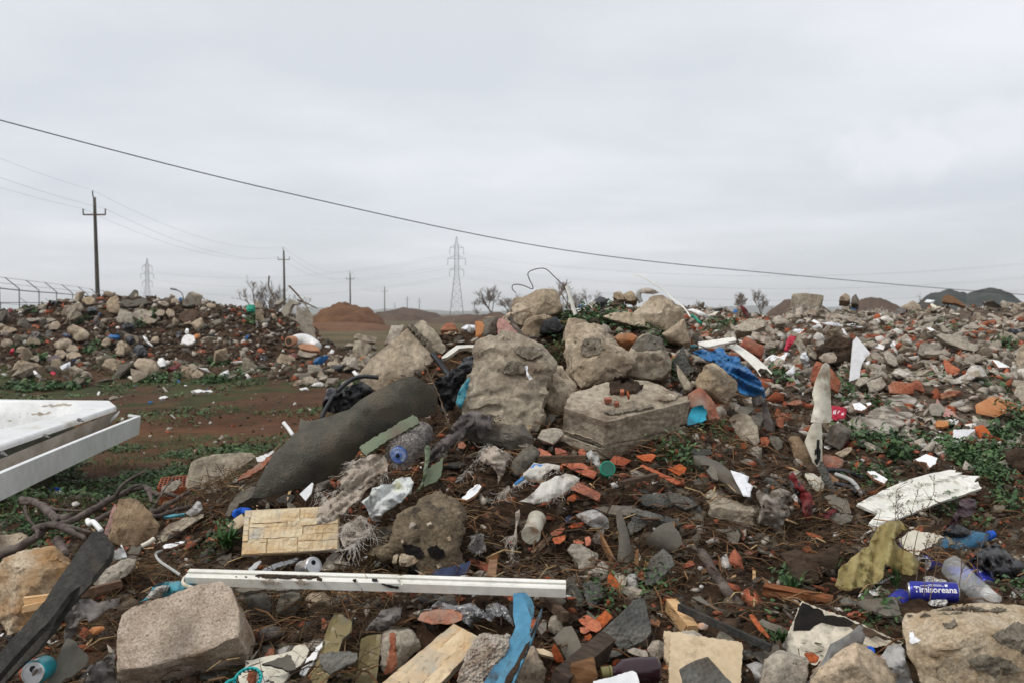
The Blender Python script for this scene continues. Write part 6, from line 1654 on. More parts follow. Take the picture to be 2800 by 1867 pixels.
bag('grey-brown canvas scrap hanging under the blue plastic bag','R9','850,800 900,770 940,752 960,800 955,830 900,860 870,880',M['cloth_grey'],bulge=.02,amp=.02,seed=39,tilt=20,cat='cloth',name='cloth_scrap',d=5.0)
bag('red vinyl cushion skin folded on the soil slope','R8','652,395 690,352 720,410 780,480 832,530 830,600 820,692 775,702 755,600 700,480',M['red_vinyl'],bulge=.03,amp=.02,seed=40,tilt=25,cat='vinyl',name='vinyl_scrap',d=4.2)
bag('black crease of the red vinyl cushion skin','R8','660,400 700,400 760,480 800,540 790,640 770,690 745,600 705,500',M['black_plastic'],bulge=.02,amp=.02,seed=41,tilt=22,cat='vinyl',name='vinyl_scrap',d=4.14)
bag('small red vinyl scrap beside the slate plates','R8','902,650 950,625 998,612 995,640 960,660 945,690 915,720',M['red_vinyl'],bulge=.02,amp=.015,seed=42,tilt=35,cat='vinyl',name='vinyl_scrap',d=4.1)
bag('dried brown leaf-like fabric scrap over the pit','R10','1335,800 1400,700 1465,640 1440,720 1400,790 1420,700 1380,660 1340,700',M['wood_dark'],bulge=.03,amp=.02,seed=43,tilt=35,cat='scrap',name='fabric_scrap',d=4.3)
# silver foil and foam
bag('crinkled silver foil sheet spread over the red stone','B3','-140,980 -90,900 -60,850 0,800 60,830 160,850 320,820 420,900 440,850 540,825 610,860 640,900 690,1010 600,960 520,950 480,1000 420,960 330,1000 300,1060 220,1000 200,900 100,880 0,890 -80,960 -120,1060 -190,1060',M['foil'],d=3.12,bulge=.02,amp=.035,seed=45,tilt=52,wl=.045,cat='foil',name='foil_sheet',cell=.012,anchor='300,1060')
rock('stone','smooth dark red stone slab under the silver foil','stone','B2','1820,985 1850,930 2000,895 2150,888 2235,930 2225,985 2150,1020 1950,1028',M['brick_old'],th=.12,d=3.08,lean=.5,amt=.4)
rock('foam_block','crumbling beige bead foam block beside the wood-look tile','foam','B3','150,1600 180,1480 280,1350 330,1250 390,1130 470,1115 560,1130 665,1120 640,1230 560,1370 460,1520 400,1600',M['foam'],th=.12,d=2.74,lean=.55,bulge='420,1330,-.02',amt=1.3)
rock('foam_scrap','white bead foam lump behind the front drink can','foam','R10','1265,1290 1300,1268 1400,1275 1500,1330 1545,1345 1400,1345 1290,1330',M['foam_white'],th=.05,d=3.72,lean=.8,amt=1.2)
rock('foam_scrap','white bead foam piece under the front drink can','foam','R10','1325,1560 1345,1525 1420,1520 1520,1545 1500,1590 1360,1590',M['foam_white'],th=.05,d=3.3,lean=.8,amt=1.2)
# cloths and frayed sacking
def threads(o,reg,roots,n,L,r=.00055,seed=0,d=None,down=.35,m=None,spread=.6,name='frayed_thread'):
 """loose threads fanning out from points on the cloth, joined: too many and too fine to pick apart"""
 rr=random.Random(seed);V,F=[],[]
 rp=pts(reg,roots)
 for i in range(int(n*1.6)):
  j=rr.randrange(len(rp)-1);s=rr.random()
  a,b=rp[j],rp[j+1]
  x=a[0]+(b[0]-a[0])*s+rr.gauss(0,2);y=a[1]+(b[1]-a[1])*s+rr.gauss(0,2)
  dd=(a[2]if len(a)>2 else(d or gdepth(x,y)))-rr.uniform(.0,.03)
  p=P(x,y,dd)
  dr=Vector((rr.gauss(-.25,spread),rr.gauss(-.25,.18),rr.gauss(-.15,spread*.5)-down)).normalized()
  q=[p];l=L*rr.uniform(.15,1.0)**1.5
  for k in range(4):
   dr=(dr+Vector((rr.gauss(0,.5),rr.gauss(-.03,.2),rr.gauss(-.10,.42)))).normalized()
   q.append(q[-1]+dr*l/4)
  v,f=tube_geo(q,r*rr.uniform(.6,1.3),3,base=len(V),cap=False);V+=v;F+=f
 t=mesh_obj(name,V,F,m or M['fibre'],o);t['kind']='stuff'
 return t
g=bag('beige gauze cloth torn and frayed over the wall tile','R6','880,1380 900,1290 960,1240 1060,1190 1120,1110 1100,1050 1160,960 1230,880 1330,830 1430,800 1500,810 1540,900 1530,960 1470,1020 1400,1080 1330,1130 1300,1200 1220,1250 1150,1330 1060,1400 960,1430 890,1445',M['cloth_beige'],d=3.68,bulge=.02,amp=.022,seed=51,tilt=40,wl=.05,an=45,pl=90,cat='cloth',name='gauze_cloth',anchor='960,1430',cell=.015)
threads(g,'R6','880,1090,3.92 960,1200,3.86 1100,1110,3.92 1200,880,4.02 1230,860,4.05 1300,900,4.0 1400,850,4.0 1520,930,3.96 1440,1000,3.94 1200,1120,3.9 1000,1260,3.82 920,1160,3.88',230,.085,seed=1)
g=bag('frayed white netting trailing down beside the wall tile','B2','1105,230 1130,130 1200,80 1290,20 1360,60 1350,150 1280,230 1250,310 1180,340 1130,300',M['cloth_beige'],d=3.62,bulge=.02,amp=.03,seed=52,tilt=40,wl=.05,cat='netting',name='frayed_netting')
threads(g,'B2','1110,200,3.6 1200,100,3.66 1300,40,3.68 1400,120,3.64 1330,200,3.6 1250,280,3.56 1180,330,3.54',170,.085,seed=2,r=.0006)
g=bag('torn woven white sack scrap with blue stripe on the slope','R7','510,1412 560,1370 640,1280 700,1212 760,1225 820,1218 940,1240 930,1290 872,1268 800,1312 760,1370 650,1380 580,1405 520,1432',M['cloth_white'],d=4.02,bulge=.02,amp=.02,seed=53,tilt=48,wl=.09,cat='sack',name='sack_scrap')
slab('blue_stripe','blue woven stripe','','R7','520,1400 570,1360 700,1225 800,1232 790,1250 720,1250 600,1365 530,1418',M['blue_print'],th=.006,tilt=48,d=4.0,cell=.02,fn=crumple(.006,.09,3),parent=g)
threads(g,'R7','520,1430,4.0 650,1380,4.02 760,1370,4.02 800,1310,4.06 930,1290,4.08',70,.035,seed=3)
g=bag('broad torn woven white sack scrap with fringed ends below the striped one','R7','560,1567 640,1530 700,1480 745,1430 770,1395 860,1360 985,1310 1060,1325 1112,1352 1080,1402 1020,1450 960,1500 830,1567 700,1590',M['cloth_white'],d=3.86,bulge=.02,amp=.02,seed=54,tilt=48,wl=.10,cat='sack',name='sack_scrap')
threads(g,'R7','1110,1350,3.95 1080,1400,3.92 960,1500,3.88 830,1567,3.85',90,.03,seed=4)
threads(g,'R7','360,1530,3.86 440,1470,3.88 480,1430,3.92',50,.05,seed=5)
g=bag('frayed grey-white sacking rag below the dark slab','R7','190,1180 230,1110 290,1060 350,1060 400,1100 460,1120 490,1150 440,1230 420,1330 370,1400 350,1280 300,1230 250,1220',M['cloth_beige'],d=4.22,bulge=.03,amp=.035,seed=55,tilt=40,wl=.07,cat='sacking',name='frayed_sacking')
threads(g,'R7','50,1330,4.15 200,1160,4.25 280,1040,4.32 380,1120,4.28 480,1150,4.25 430,1250,4.2 380,1400,4.12 260,1520,4.0 330,1560,3.95',190,.075,seed=6)
g=bag('brown knitted cloth bunched over the dark slab','R7','-10,850 60,770 130,745 220,760 300,780 332,820 310,900 270,960 240,1010 200,990 170,900 110,960 60,1010 0,1000',M['cloth_brown'],d=4.32,bulge=.05,amp=.035,seed=56,tilt=30,wl=.06,an=70,cat='cloth',name='knitted_cloth')
bag('brown knitted sleeve stretching from the paint roller up to the huge block','R6','1900,870 1940,720 2010,680 2090,620 2130,530 2200,450 2300,425 2330,500 2260,560 2230,640 2150,700 2040,790 1960,850',M['cloth_brown'],d=4.18,bulge=.05,amp=.02,seed=57,tilt=35,wl=.06,an=40,pl=80,cat='cloth',name='knitted_sleeve')
g=bag('ragged strip of grey cloth hanging down the lower slope','B3','700,0 740,-30 735,80 715,170 720,260 690,330 670,420 655,460 665,300 690,200 705,100',M['cloth_beige'],d=3.72,bulge=.01,amp=.015,seed=58,tilt=30,wl=.05,cat='cloth',name='cloth_strip')
threads(g,'B3','640,240,3.7 700,200,3.72 690,330,3.66 640,520,3.52',50,.06,seed=8)
g=bag('small woven netting patch beside the conglomerate boulder','B3','270,300 290,210 340,205 420,230 435,330 400,370 300,375',M['cloth_grey'],d=3.62,bulge=.01,amp=.015,seed=59,tilt=40,wl=.05,cat='netting',name='frayed_netting')
threads(g,'B3','270,330,3.62 340,210,3.68 420,200,3.7 430,330,3.62 350,370,3.58',50,.03,seed=9)
g=bag('tangled grey fluff of insulation under the plank by the foil','B2','1320,1130 1400,1000 1480,900 1560,880 1680,860 1660,960 1560,1050 1480,1120',M['cloth_grey'],d=3.25,bulge=.03,amp=.04,seed=60,tilt=45,wl=.04,cat='insulation',name='insulation_fluff')
threads(g,'B2','1330,1120,3.2 1450,950,3.26 1600,870,3.32 1560,1040,3.22',120,.05,seed=10,m=M['cloth_grey'],down=.1)
g=bag('dusty matted sacking sheet embedded in the soil bank','R4','925,1160 1000,1120 1080,1110 1120,1060 1250,1010 1290,940 1400,930 1500,970 1460,1040 1460,1100 1380,1180 1280,1250 1140,1265 1000,1240',M['dirty_bundle'],bulge=.02,amp=.007,seed=61,tilt=None,wl=.15,cat='sacking',name='sacking_sheet',lift=.03)
threads(g,'R4','940,1170 1080,1120 1250,1010 1330,1080 1400,950 1520,1000 1460,1090 1280,1260 1100,1265',150,.10,seed=11,r=.0016,down=.1)
for k,(lb_,sp,rt,mm)in enumerate((
('long pale shredded tarp strip along the rubble crest','505,300 520,250 560,235 660,250 760,262 860,290 960,310 1040,340 1160,380 1230,440 1200,450 1100,400 980,350 860,330 740,310 620,290','510,280 560,230 640,250 700,240 800,270 920,260 1000,300 1100,370','cloth_beige'),
('bristly white raffia tuft beside the tarp strip','1150,350 1190,310 1260,300 1310,340 1300,365 1220,365','1150,350 1200,290 1250,300 1310,340','fibre'),
('frayed sack rag lying under the tarp strip','155,470 170,430 230,440 300,480 360,500 440,530 470,550 400,555 300,530 220,510','160,450 200,420 260,430 300,480 400,530','cloth_beige'),
('pale frayed sack piece draped on the rubble slope','1590,680 1640,700 1700,800 1800,810 1880,770 1930,700 2000,700 2060,790 1960,790 1900,830 1780,850 1680,820','1580,690 1640,650 1700,700 1720,800 1850,850 1950,710 2060,780','cloth_white'),
('small fringed sack rag on the rubble slope','1290,760 1350,730 1430,760 1520,800 1560,830 1480,810 1400,800','1400,780 1480,790 1570,840','fibre'),
('frayed white rag at the edge of the rubble slope','2270,780 2310,730 2360,720 2400,800 2330,830','2260,770 2300,730 2380,740 2340,840','fibre'))):
 g=bag(lb_,'R4',sp,M[mm],bulge=.04,amp=.045,seed=70+k,tilt=40,wl=.12,cat='sacking',name='frayed_sacking',lift=.06,cell=.03)
 threads(g,'R4',rt,110,.14,r=.0015,seed=20+k,down=-.02 if k not in(1,)else-.9)
 # paint roller with shaggy sleeve
def paint_roller():
 a=P(*pts('R6','1638,806')[0],4.02);b=P(*pts('R6','1850,600')[0],4.36)
 t=empty('paint_roller',tuple(a));tag(t,'shaggy grey paint roller sleeve with blue end cap','paint roller');HERO.append(('paint_roller','shaggy paint roller',a.copy()))
 ax=(b-a).normalized();r=.050
 lathe('roller_core',a+ax*.004,b,[(0,r*.72),(.05,r*.95),(.5,r),(1,r*.95)],M['fur'],t,sides=26)
 lathe('end_cap',a-ax*.014,a+ax*.01,[(0,r*.30),(.0,r*.62),(.25,r*.68),(1,r*.70)],M['roller_blue'],t,sides=32)
 lathe('hub',a-ax*.018,a-ax*.004,[(0,r*.30),(.2,r*.36),(1,r*.36)],M['roller_blue'],t,sides=24)
 lathe('hub_hole',a-ax*.0195,a-ax*.016,[(0,r*.17),(1,r*.17)],M['dark'],t,sides=16)
 rr=random.Random(9);V,F=[],[]
 u=ax.orthogonal().normalized();w=ax.cross(u);L=(b-a).length
 for i in range(2600):
  an=rr.uniform(0,2*math.pi);s=rr.random()
  n=u*math.cos(an)+w*math.sin(an)
  p=a+ax*(L*s)+n*(r*.93)
  if s<.03:p=a+ax*.004+n*(r*rr.uniform(.72,.95))
  dr=(n*.7-ax*rr.uniform(.2,.9)+Vector((rr.gauss(0,.3),rr.gauss(0,.3),rr.gauss(-.35,.3)))).normalized()
  l=rr.uniform(.016,.030);sd_=dr.cross(n).normalized()*.0012
  k=len(V);q=p+dr*l*.6;e=q+(dr+Vector((0,0,-.5))).normalized()*l*.5
  V+=[tuple(p-sd_),tuple(p+sd_),tuple(q+sd_*.8),tuple(q-sd_*.8),tuple(e)]
  F+=[(k,k+1,k+2,k+3),(k+3,k+2,k+4)]
 o=mesh_obj('roller_fur',V,F,M['fur'],t);o['kind']='stuff'
paint_roller()
# drink cans, bottles, jar
def can(label,reg,a,b,da,db,r,m,open_end=True,text=None,group=None,squash=(.10,.035,4)):
 A_=P(*pts(reg,a)[0],da);B_=P(*pts(reg,b)[0],db)
 t=empty('drink_can',tuple(A_));tag(t,label,'can',group);HERO.append(('drink_can',label,A_.copy()))
 body=lathe('can_body',A_.lerp(B_,.03),A_.lerp(B_,.97),[(0,r*.90),(.035,r*.985),(.06,r),(.94,r),(.97,r*.98),(1,r*.90)],m,t,sides=36,dent=squash)
 lathe('can_lid',A_,A_.lerp(B_,.032),[(0,r*.70),(.0,r*.80),(.0,r*.86),(.9,r*.89),(1,r*.90)],M['alu'],t,sides=32)
 ax=(B_-A_).normalized()
 if open_end:
  up_=Vector((0,0,1));up_=(up_-ax*up_.dot(ax)).normalized()*r*.34
  lathe('can_opening',A_-ax*.0006+up_,A_+ax*.001+up_,[(0,r*.26),(1,r*.26)],M['dark'],t,sides=20)
  lathe('can_rim',A_-ax*.0025,A_+ax*.002,[(0,r*.78),(0,r*.84),(.6,r*.9),(1,r*.9)],M['alu'],t,sides=32,caps=False)
 lathe('can_base',A_.lerp(B_,.965),B_,[(0,r*.90),(.6,r*.80),(1,r*.70)],M['alu'],t,sides=32)
 return t,A_,B_,ax
G_C='blue drink cans in the pit'
tc_,A_,B_,ax=can('blue drink can lettered Timisoreana in white lying before the boulder','R10','1105,1430','1655,1445',3.28,3.24,.0325,M['can_blue'],open_end=False,squash=None,group=G_C)
def can_text(t,A_,B_,ax,s,size,rel,off,rad,m,ang=0.0,name='can_lettering',shear=0.0,bold=0.0):
 """lettering bent round the can's side"""
 cu=bpy.data.curves.new('lettering','FONT');cu.body=s;cu.size=size;cu.align_x='CENTER';cu.align_y='CENTER';cu.shear=shear;cu.offset=bold;cu.resolution_u=3
 o=bpy.data.objects.new('lettering',cu);COL.objects.link(o)
 dg=bpy.context.evaluated_depsgraph_get();me=o.evaluated_get(dg).to_mesh()
 V=np.array([v.co[:]for v in me.vertices]);F=[tuple(p.vertices)for p in me.polygons]
 o.evaluated_get(dg).to_mesh_clear();bpy.data.objects.remove(o);bpy.data.curves.remove(cu)
 mid=A_.lerp(B_,rel);toc=(CAM-mid);toc=(toc-ax*toc.dot(ax)).normalized()
 upd=ax.cross(toc)*-1
 if upd.z<0:upd=-upd
 xd=ax if ax.dot(Vector((1,0,0)))>0 else-ax
 if abs(ax.z)>.7:xd=ax
 out=[]
 for x,y,z in V:
  th=(y+off)/rad+ang
  out.append(tuple(mid+xd*x+(toc*math.cos(th)+upd*math.sin(th))*(rad+.0007)))
 return mesh_obj(name,out,F,m,t)
can_text(tc_,A_,B_,ax,'Timisoreana',.0262,.52,.002,.0325,M['ink_white'],bold=.0006,ang=.12)
def can_patch(t,A_,B_,ax,x0,x1,y0,y1,rel,rad,m,name,ang=.12):
 mid=A_.lerp(B_,rel);toc=(CAM-mid);toc=(toc-ax*toc.dot(ax)).normalized()
 upd=ax.cross(toc)*-1
 if upd.z<0:upd=-upd
 xd=ax if ax.dot(Vector((1,0,0)))>0 else-ax
 V,F=[],[]
 n=6
 for i in range(n+1):
  y=y0+(y1-y0)*i/n
  th=y/rad+ang
  for x in(x0,x1):V.append(tuple(mid+xd*x+(toc*math.cos(th)+upd*math.sin(th))*(rad+.0008)))
 F=[(2*i,2*i+1,2*i+3,2*i+2)for i in range(n)]
 return mesh_obj(name,V,F,m,t)
can_patch(tc_,A_,B_,ax,-.045,.028,.0148,.0162,.52,.0325,M['ink_white'],'rule_line')
can_patch(tc_,A_,B_,ax,.030,.038,.0135,.0225,.52,.0325,M['ink_white'],'shield_emblem')
can_patch(tc_,A_,B_,ax,-.02,.02,.0185,.0205,.52,.0325,M['ink_white'],'small_print')
can('blue drink can with silver end beside the khaki bag','R10','1265,1140','1440,1195',3.62,3.75,.033,M['can_blue'],group=G_C)
can('blue drink can crushed underneath the clear bottle','R10','1450,1240','1830,1275',3.66,3.60,.033,M['can_blue'],group=G_C,squash=(.35,.05,3))
t4,A4,B4_,ax4=can('blue drink can standing tilted past the clear bottle, lettered white','R10','1890,1170','1960,1390',3.66,3.56,.033,M['can_blue'],group=G_C,open_end=False,squash=None)
can_text(t4,A4,B4_,ax4,'ourg',.022,.42,.0,.033,M['ink_white'],bold=.0006,ang=-.1)
can('blue drink can mostly hidden behind the khaki bag','R10','1090,900','1120,1040',3.95,3.9,.033,M['can_blue'],group=G_C,open_end=False)
can('drink can showing its silver rim beside the front blue can','R10','1060,1500','960,1580',3.30,3.26,.033,M['can_blue'],group=G_C)
t6,A6,B6,ax6=can('black drink can lettered white in the shadow under the khaki bag','R10','690,1420','850,1400',3.46,3.5,.033,M['ink_black'],group=G_C,open_end=False,squash=None)
can_text(t6,A6,B6,ax6,'GOLDEN',.02,.45,.008,.033,M['ink_white'],ang=.5)
tt,A7,B7,ax7=can('turquoise drink can lying open beneath the dark roofing felt','B1','300,1478','420,1420',2.62,2.72,.033,M['can_teal'])
can_patch(tt,A7,B7,ax7,.02,.05,.015,.022,.5,.033,M['ink_white'],'white_print',ang=.5)
a=P(*pts('B1','305,1490')[0],2.606)
lathe('can_tab',a,a+Vector((.012,-.004,.02)),[(0,.004),(.5,.007),(1,.004)],M['alu'],tt,sides=10)
tt,A8,B8,ax8=can('crushed silver drink can end above the white plank','B2','868,488','760,520',3.50,3.58,.033,M['can_blue'],squash=(.4,.05,5))
tt.children[1].data.materials[0]=M['alu']
def bottle(label,reg,a,b,da,db,prof,m,capm,cat='bottle',dent=(.35,.09,2),capr=.0165,name='plastic_bottle'):
 A_=P(*pts(reg,a)[0],da);B_=P(*pts(reg,b)[0],db)
 t=empty(name,tuple(A_));tag(t,label,cat);HERO.append((name,label,A_.copy()))
 lathe('bottle_body',A_,B_,prof,m,t,sides=32,dent=dent)
 ax=(B_-A_).normalized()
 if capm:
  lathe('bottle_cap',B_-ax*.004,B_+ax*.018,[(0,capr),(.2,capr*1.06),(.9,capr),(1,capr*.85)],capm,t,sides=20)
  lathe('neck_ring',B_-ax*.012,B_-ax*.006,[(0,capr*1.15),(1,capr*1.15)],capm,t,sides=20)
 return t
bottle('crushed translucent blue water bottle with blue cap over the black bag','R10','1335,1040','1990,830',3.95,4.02,[(0,.02),(.03,.034),(.1,.046),(.35,.050),(.6,.048),(.74,.043),(.88,.022),(.93,.015),(1,.014)],M['bottle_blue'],M['cap_blue'])
bottle('clear plastic bottle with open end lying across the cans','R10','1570,1160','1990,1560',3.45,3.24,[(0,.030),(.02,.040),(.5,.041),(.8,.040),(1,.036)],M['bottle_clear'],None,dent=(.3,.08,6))
bottle('dark brown glass bottle with olive cap under the stones','B3','2020,1440','1545,1470',2.80,2.78,[(0,.03),(.05,.036),(.5,.037),(.72,.034),(.85,.016),(1,.0145)],M['bottle_dark'],M['cap_olive'],dent=None,name='glass_bottle')
def jar():
 A_=P(*pts('R7','1372,1268')[0],3.98);ax=Vector((.05,-.92,.38)).normalized()
 t=empty('green_jar',tuple(A_));tag(t,'dark green plastic jar with cloudy round lid facing out','jar');HERO.append(('green_jar','green jar',A_.copy()))
 lathe('jar_body',A_-ax*.07,A_,[(0,.028),(.7,.029),(.8,.0305),(1,.0305)],M['green_glass'],t)
 lathe('lid_rim',A_-ax*.012,A_+ax*.004,[(0,.031),(.8,.032),(1,.030)],M['green_plastic'],t)
 lathe('lid_face',A_+ax*.0035,A_+ax*.0048,[(0,.0275),(1,.0272)],M['green_glass'],t)
jar()
bag('clear plastic film hanging onto the green jar','R7','1175,1130 1220,1095 1290,1140 1300,1200 1320,1260 1300,1290 1260,1230 1200,1180',M['clear_film'],d=4.04,bulge=.015,amp=.015,seed=80,tilt=40,cat='film',name='plastic_film')
def rusty_tin():
 A_=P(*pts('B3','900,60')[0],3.86);B_=P(*pts('B3','845,205')[0],3.72)
 t=empty('rusty_tin',tuple(A_));tag(t,'rusty pale tin lying in a dark hole of the slope','tin');HERO.append(('rusty_tin','rusty tin',A_.copy()))
 lathe('tin_body',A_,B_,[(0,.036),(.05,.034),(.95,.034),(1,.036)],M['rust'],t)
 lathe('tin_rim',B_,B_+(B_-A_).normalized()*.004,[(0,.037),(1,.036)],M['rust'],t)
rusty_tin()
t=empty('teal_ring',(0,3,.4));tag(t,'turquoise notched plastic ring at the bottom edge','ring')
c=P(*pts('B2','260,1535')[0],2.82);u=Vector((1,.05,.05)).normalized();w=Vector((0,.75,.6)).normalized()
ring=[c+u*math.cos(q)*.037+w*math.sin(q)*.037 for q in[2*math.pi*i/40 for i in range(40)]];ring.append(ring[0].copy())
V,F=tube_geo(ring,.0045,8,cap=False);mesh_obj('ring_band',V,F,M['teal_ring'],t,smooth=True)
for k in range(18):
 q=2*math.pi*k/18
 p=c+u*math.cos(q)*.0335+w*math.sin(q)*.0335
 beam('notch_tooth','','',p+Vector((0,-.006,.007)),p+Vector((0,.004,-.005)),.004,.003,M['teal_ring'],parent=t)
V,F=tube_geo([P(*pts('B2','30,1600')[0],2.78),P(*pts('B2','80,1550')[0],2.8),P(*pts('B2','150,1525')[0],2.81)],.0045,8);mesh_obj('strap',V,F,M['teal_ring'],t,smooth=True)
def hollow_brick():
 A0=pts('R5','1435,925');d=4.95
 q={k:P(*pts('R5',v)[0],dd)for k,v,dd in(('fl','1432,945',4.86),('fr','1696,935',4.95),('bl','1470,850',5.02),('br','1705,828',5.12))}
 t=empty('hollow_brick',tuple(q['fl']));tag(t,'red hollow clay brick with rows of slots beside the upright slab','brick');HERO.append(('hollow_brick','hollow clay brick',q['fl'].copy()))
 dn=Vector((0,.02,-.10))
 V=[q['fl'],q['fr'],q['br'],q['bl']];V=V+[p+dn for p in V]
 F=[(3,2,1,0),(4,5,6,7),(0,1,5,4),(1,2,6,5),(2,3,7,6),(3,0,4,7)]
 mesh_obj('brick_body',[tuple(v)for v in V],F,M['brick'],t)
 n=(q['fr']-q['fl']).cross(q['bl']-q['fl']).normalized()
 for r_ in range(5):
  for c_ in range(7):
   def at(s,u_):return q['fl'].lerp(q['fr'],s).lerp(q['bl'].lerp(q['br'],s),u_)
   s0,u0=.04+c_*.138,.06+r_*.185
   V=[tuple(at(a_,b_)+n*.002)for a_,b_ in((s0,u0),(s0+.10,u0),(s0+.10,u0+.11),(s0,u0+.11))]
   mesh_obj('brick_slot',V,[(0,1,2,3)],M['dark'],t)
 slab('mortar_side','grey mortar smear','','R5','1470,985 1480,930 1560,890 1640,860 1650,900 1600,960 1540,990',M['concrete'],th=.02,tilt=10,d=4.84,jag=.004,parent=t)
hollow_brick()
# brick pieces placed one by one
for k,(lb_,reg,sp,mk,th,tl)in enumerate((
('red brick wedge behind the dark weathered slat','R7','888,1072 940,1080 1000,1110 1012,1160 900,1162','brick',.05,45),
('long red brick piece under the dark weathered slat','R7','938,1222 1150,1215 1278,1300 1250,1362 1140,1325','brick',.05,55),
('long red brick piece below the fringed sack scrap','R7','1028,1452 1090,1382 1316,1490 1292,1566 1180,1522','brick',.05,48),
('broad red brick flake next to the green jar','R7','1383,1202 1440,1140 1592,1190 1525,1247 1450,1240','brick',.03,55),
('red brick flake lying at the foot of the cut block','R7','1628,1152 1780,1126 1822,1146 1772,1202 1700,1200','brick',.025,60),
('long thin red brick strip running down the slope','R7','1660,1242 1692,1226 2032,1382 2042,1422 2000,1416','brick',.03,55),
('grooved red brick chunk among small weeds','R7','1915,1272 2030,1220 2096,1262 2080,1302 2040,1342 1950,1292','brick',.05,45),
('narrow red brick sliver by the round grey stone','R7','740,1080 800,1100 882,1150 862,1168 745,1150','brick',.03,55),
('dark red brick bit at the lower edge of the sack scrap','R7','1000,1532 1080,1490 1120,1532 1060,1567 1000,1566','brick',.04,50),
('small curled red brick bit above the film','R7','1100,1102 1140,1080 1176,1110 1170,1162 1110,1150','brick',.03,45),
('red brick corner beside the sacking rag','R7','120,1082 200,1012 232,1060 200,1092','brick',.04,45),
('dark brick slab end under the frayed sacking rag','R7','5,1040 40,1015 90,1050 60,1090 10,1080','brick_old',.04,45),
('stack of red brick flakes, upper piece, on the lower slope','B3','1020,190 1080,150 1160,140 1140,180 1090,215 1040,215','brick',.03,50),
('stack of red brick flakes, lower piece, on the lower slope','B3','1040,235 1110,215 1165,205 1160,250 1110,288 1050,285','brick',.04,45),
('red brick flake beside the blue glass bead','B3','1180,130 1250,90 1340,95 1320,130 1220,145','brick',.03,55),
('small red brick bit above the lumpy mortar piece','B3','1232,255 1280,245 1338,275 1310,295 1240,285','brick',.03,50),
('small upright red brick bit above the lumpy mortar piece','B3','1338,230 1380,215 1398,250 1390,300 1350,310','brick',.03,35),
('large split red brick before the embossed slate','B3','1278,990 1350,940 1480,1010 1500,1060 1450,1120 1340,1050','brick',.05,45),
('jagged red brick piece touching the embossed slate','B3','1440,985 1530,900 1560,925 1600,960 1520,1030 1500,1070','brick',.05,45),
('red brick end under the split brick','B3','1290,1060 1360,1050 1385,1090 1330,1118 1300,1100','brick',.05,40),
('red brick stub below the split brick','B3','1335,1135 1390,1110 1410,1140 1380,1172 1345,1165','brick',.05,40),
('standing red brick shard beside the thick dark beam','B3','1030,1270 1060,1200 1140,1340 1150,1375 1080,1390','brick',.03,30),
('square red brick bit above the olive bottle cap','B3','1590,1372 1640,1352 1692,1370 1690,1415 1600,1412','brick',.04,30),
('red brick corner at the bottom edge beside the white sheet','B3','1925,1600 1930,1540 1960,1505 2010,1560 2010,1600','brick',.05,35),
('red brick wedge behind the short grey curved slate','B4','490,690 520,690 580,770 635,850 625,860 560,800 500,720','brick',.03,40),
('red brick end beside the smooth curved roof tile','B4','1150,690 1200,672 1252,668 1250,700 1180,715','brick',.04,40),
('red-brown brick flake on the brown slope under the dirty bundle','B4','870,130 930,140 992,168 985,180 900,165','brick',.02,60),
('red flat shard on the slope beside the smooth slab face','R9','928,1150 985,1140 1022,1185 1000,1225 962,1245 930,1190','brick_old',.015,45),
('worn pink brick end beside the plaid cloth','R9','1070,980 1100,962 1145,970 1140,1070 1085,1050','brick_old',.05,30),
('red flat brick lying among weeds near the crest','R9','380,225 420,206 500,208 490,228 400,240','brick_old',.03,65),
('pair of red brick pieces, flatter one, above the green cushion plant','R9','1032,520 1070,492 1140,525 1145,545 1060,548','brick',.04,50),
('pair of red brick pieces, squarer one, above the green cushion plant','R9','1115,495 1160,485 1225,505 1220,525 1140,528','brick',.04,50),
('pink flat brick flake on the soil beside white bits','R9','1170,850 1230,810 1300,808 1320,835 1260,858','brick_old',.03,55),
)):
 pp_=pts(reg,sp)
 rock('brick_fragment',lb_,'brick',reg,sp,M[mk],th=th,lean=math.tan(R(tl)),fw=.07,amt=.35,seed=k,group='brick pieces on the main heap',shrink=.97)
t=empty('blue_bead',(0,4,.5));tag(t,'small round blue bottle cap beside the pointed tan boulder','cap')
p=P(*pts('B4','1310,945')[0],2.78);lathe('cap_shell',p+Vector((0,.008,-.004)),p+Vector((0,-.004,.008)),[(0,.014),(.6,.014),(1,.011)],M['cap_blue'],t)
bag('crumpled blue chocolate wrapper on the lower slope','B3','1142,75 1165,45 1215,18 1225,50 1210,95 1165,115',M['navy_glaze'],bulge=.02,amp=.01,seed=90,tilt=40,cat='wrapper',name='wrapper')
bag('broken orange and white egg shell on the lower slope','B4','140,770 150,748 180,745 215,765 205,792 160,790',M['egg'],bulge=.02,amp=.005,seed=91,tilt=40,cat='egg shell',name='egg_shell',d=3.05)
bag('rusty orange scrap with white chip in the soil by the sandy block','B1','815,1080 850,1050 940,1040 965,1060 900,1115 850,1120',M['brick_orange'],bulge=.02,amp=.01,seed=92,tilt=40,cat='scrap',name='plastic_scrap',d=3.0)
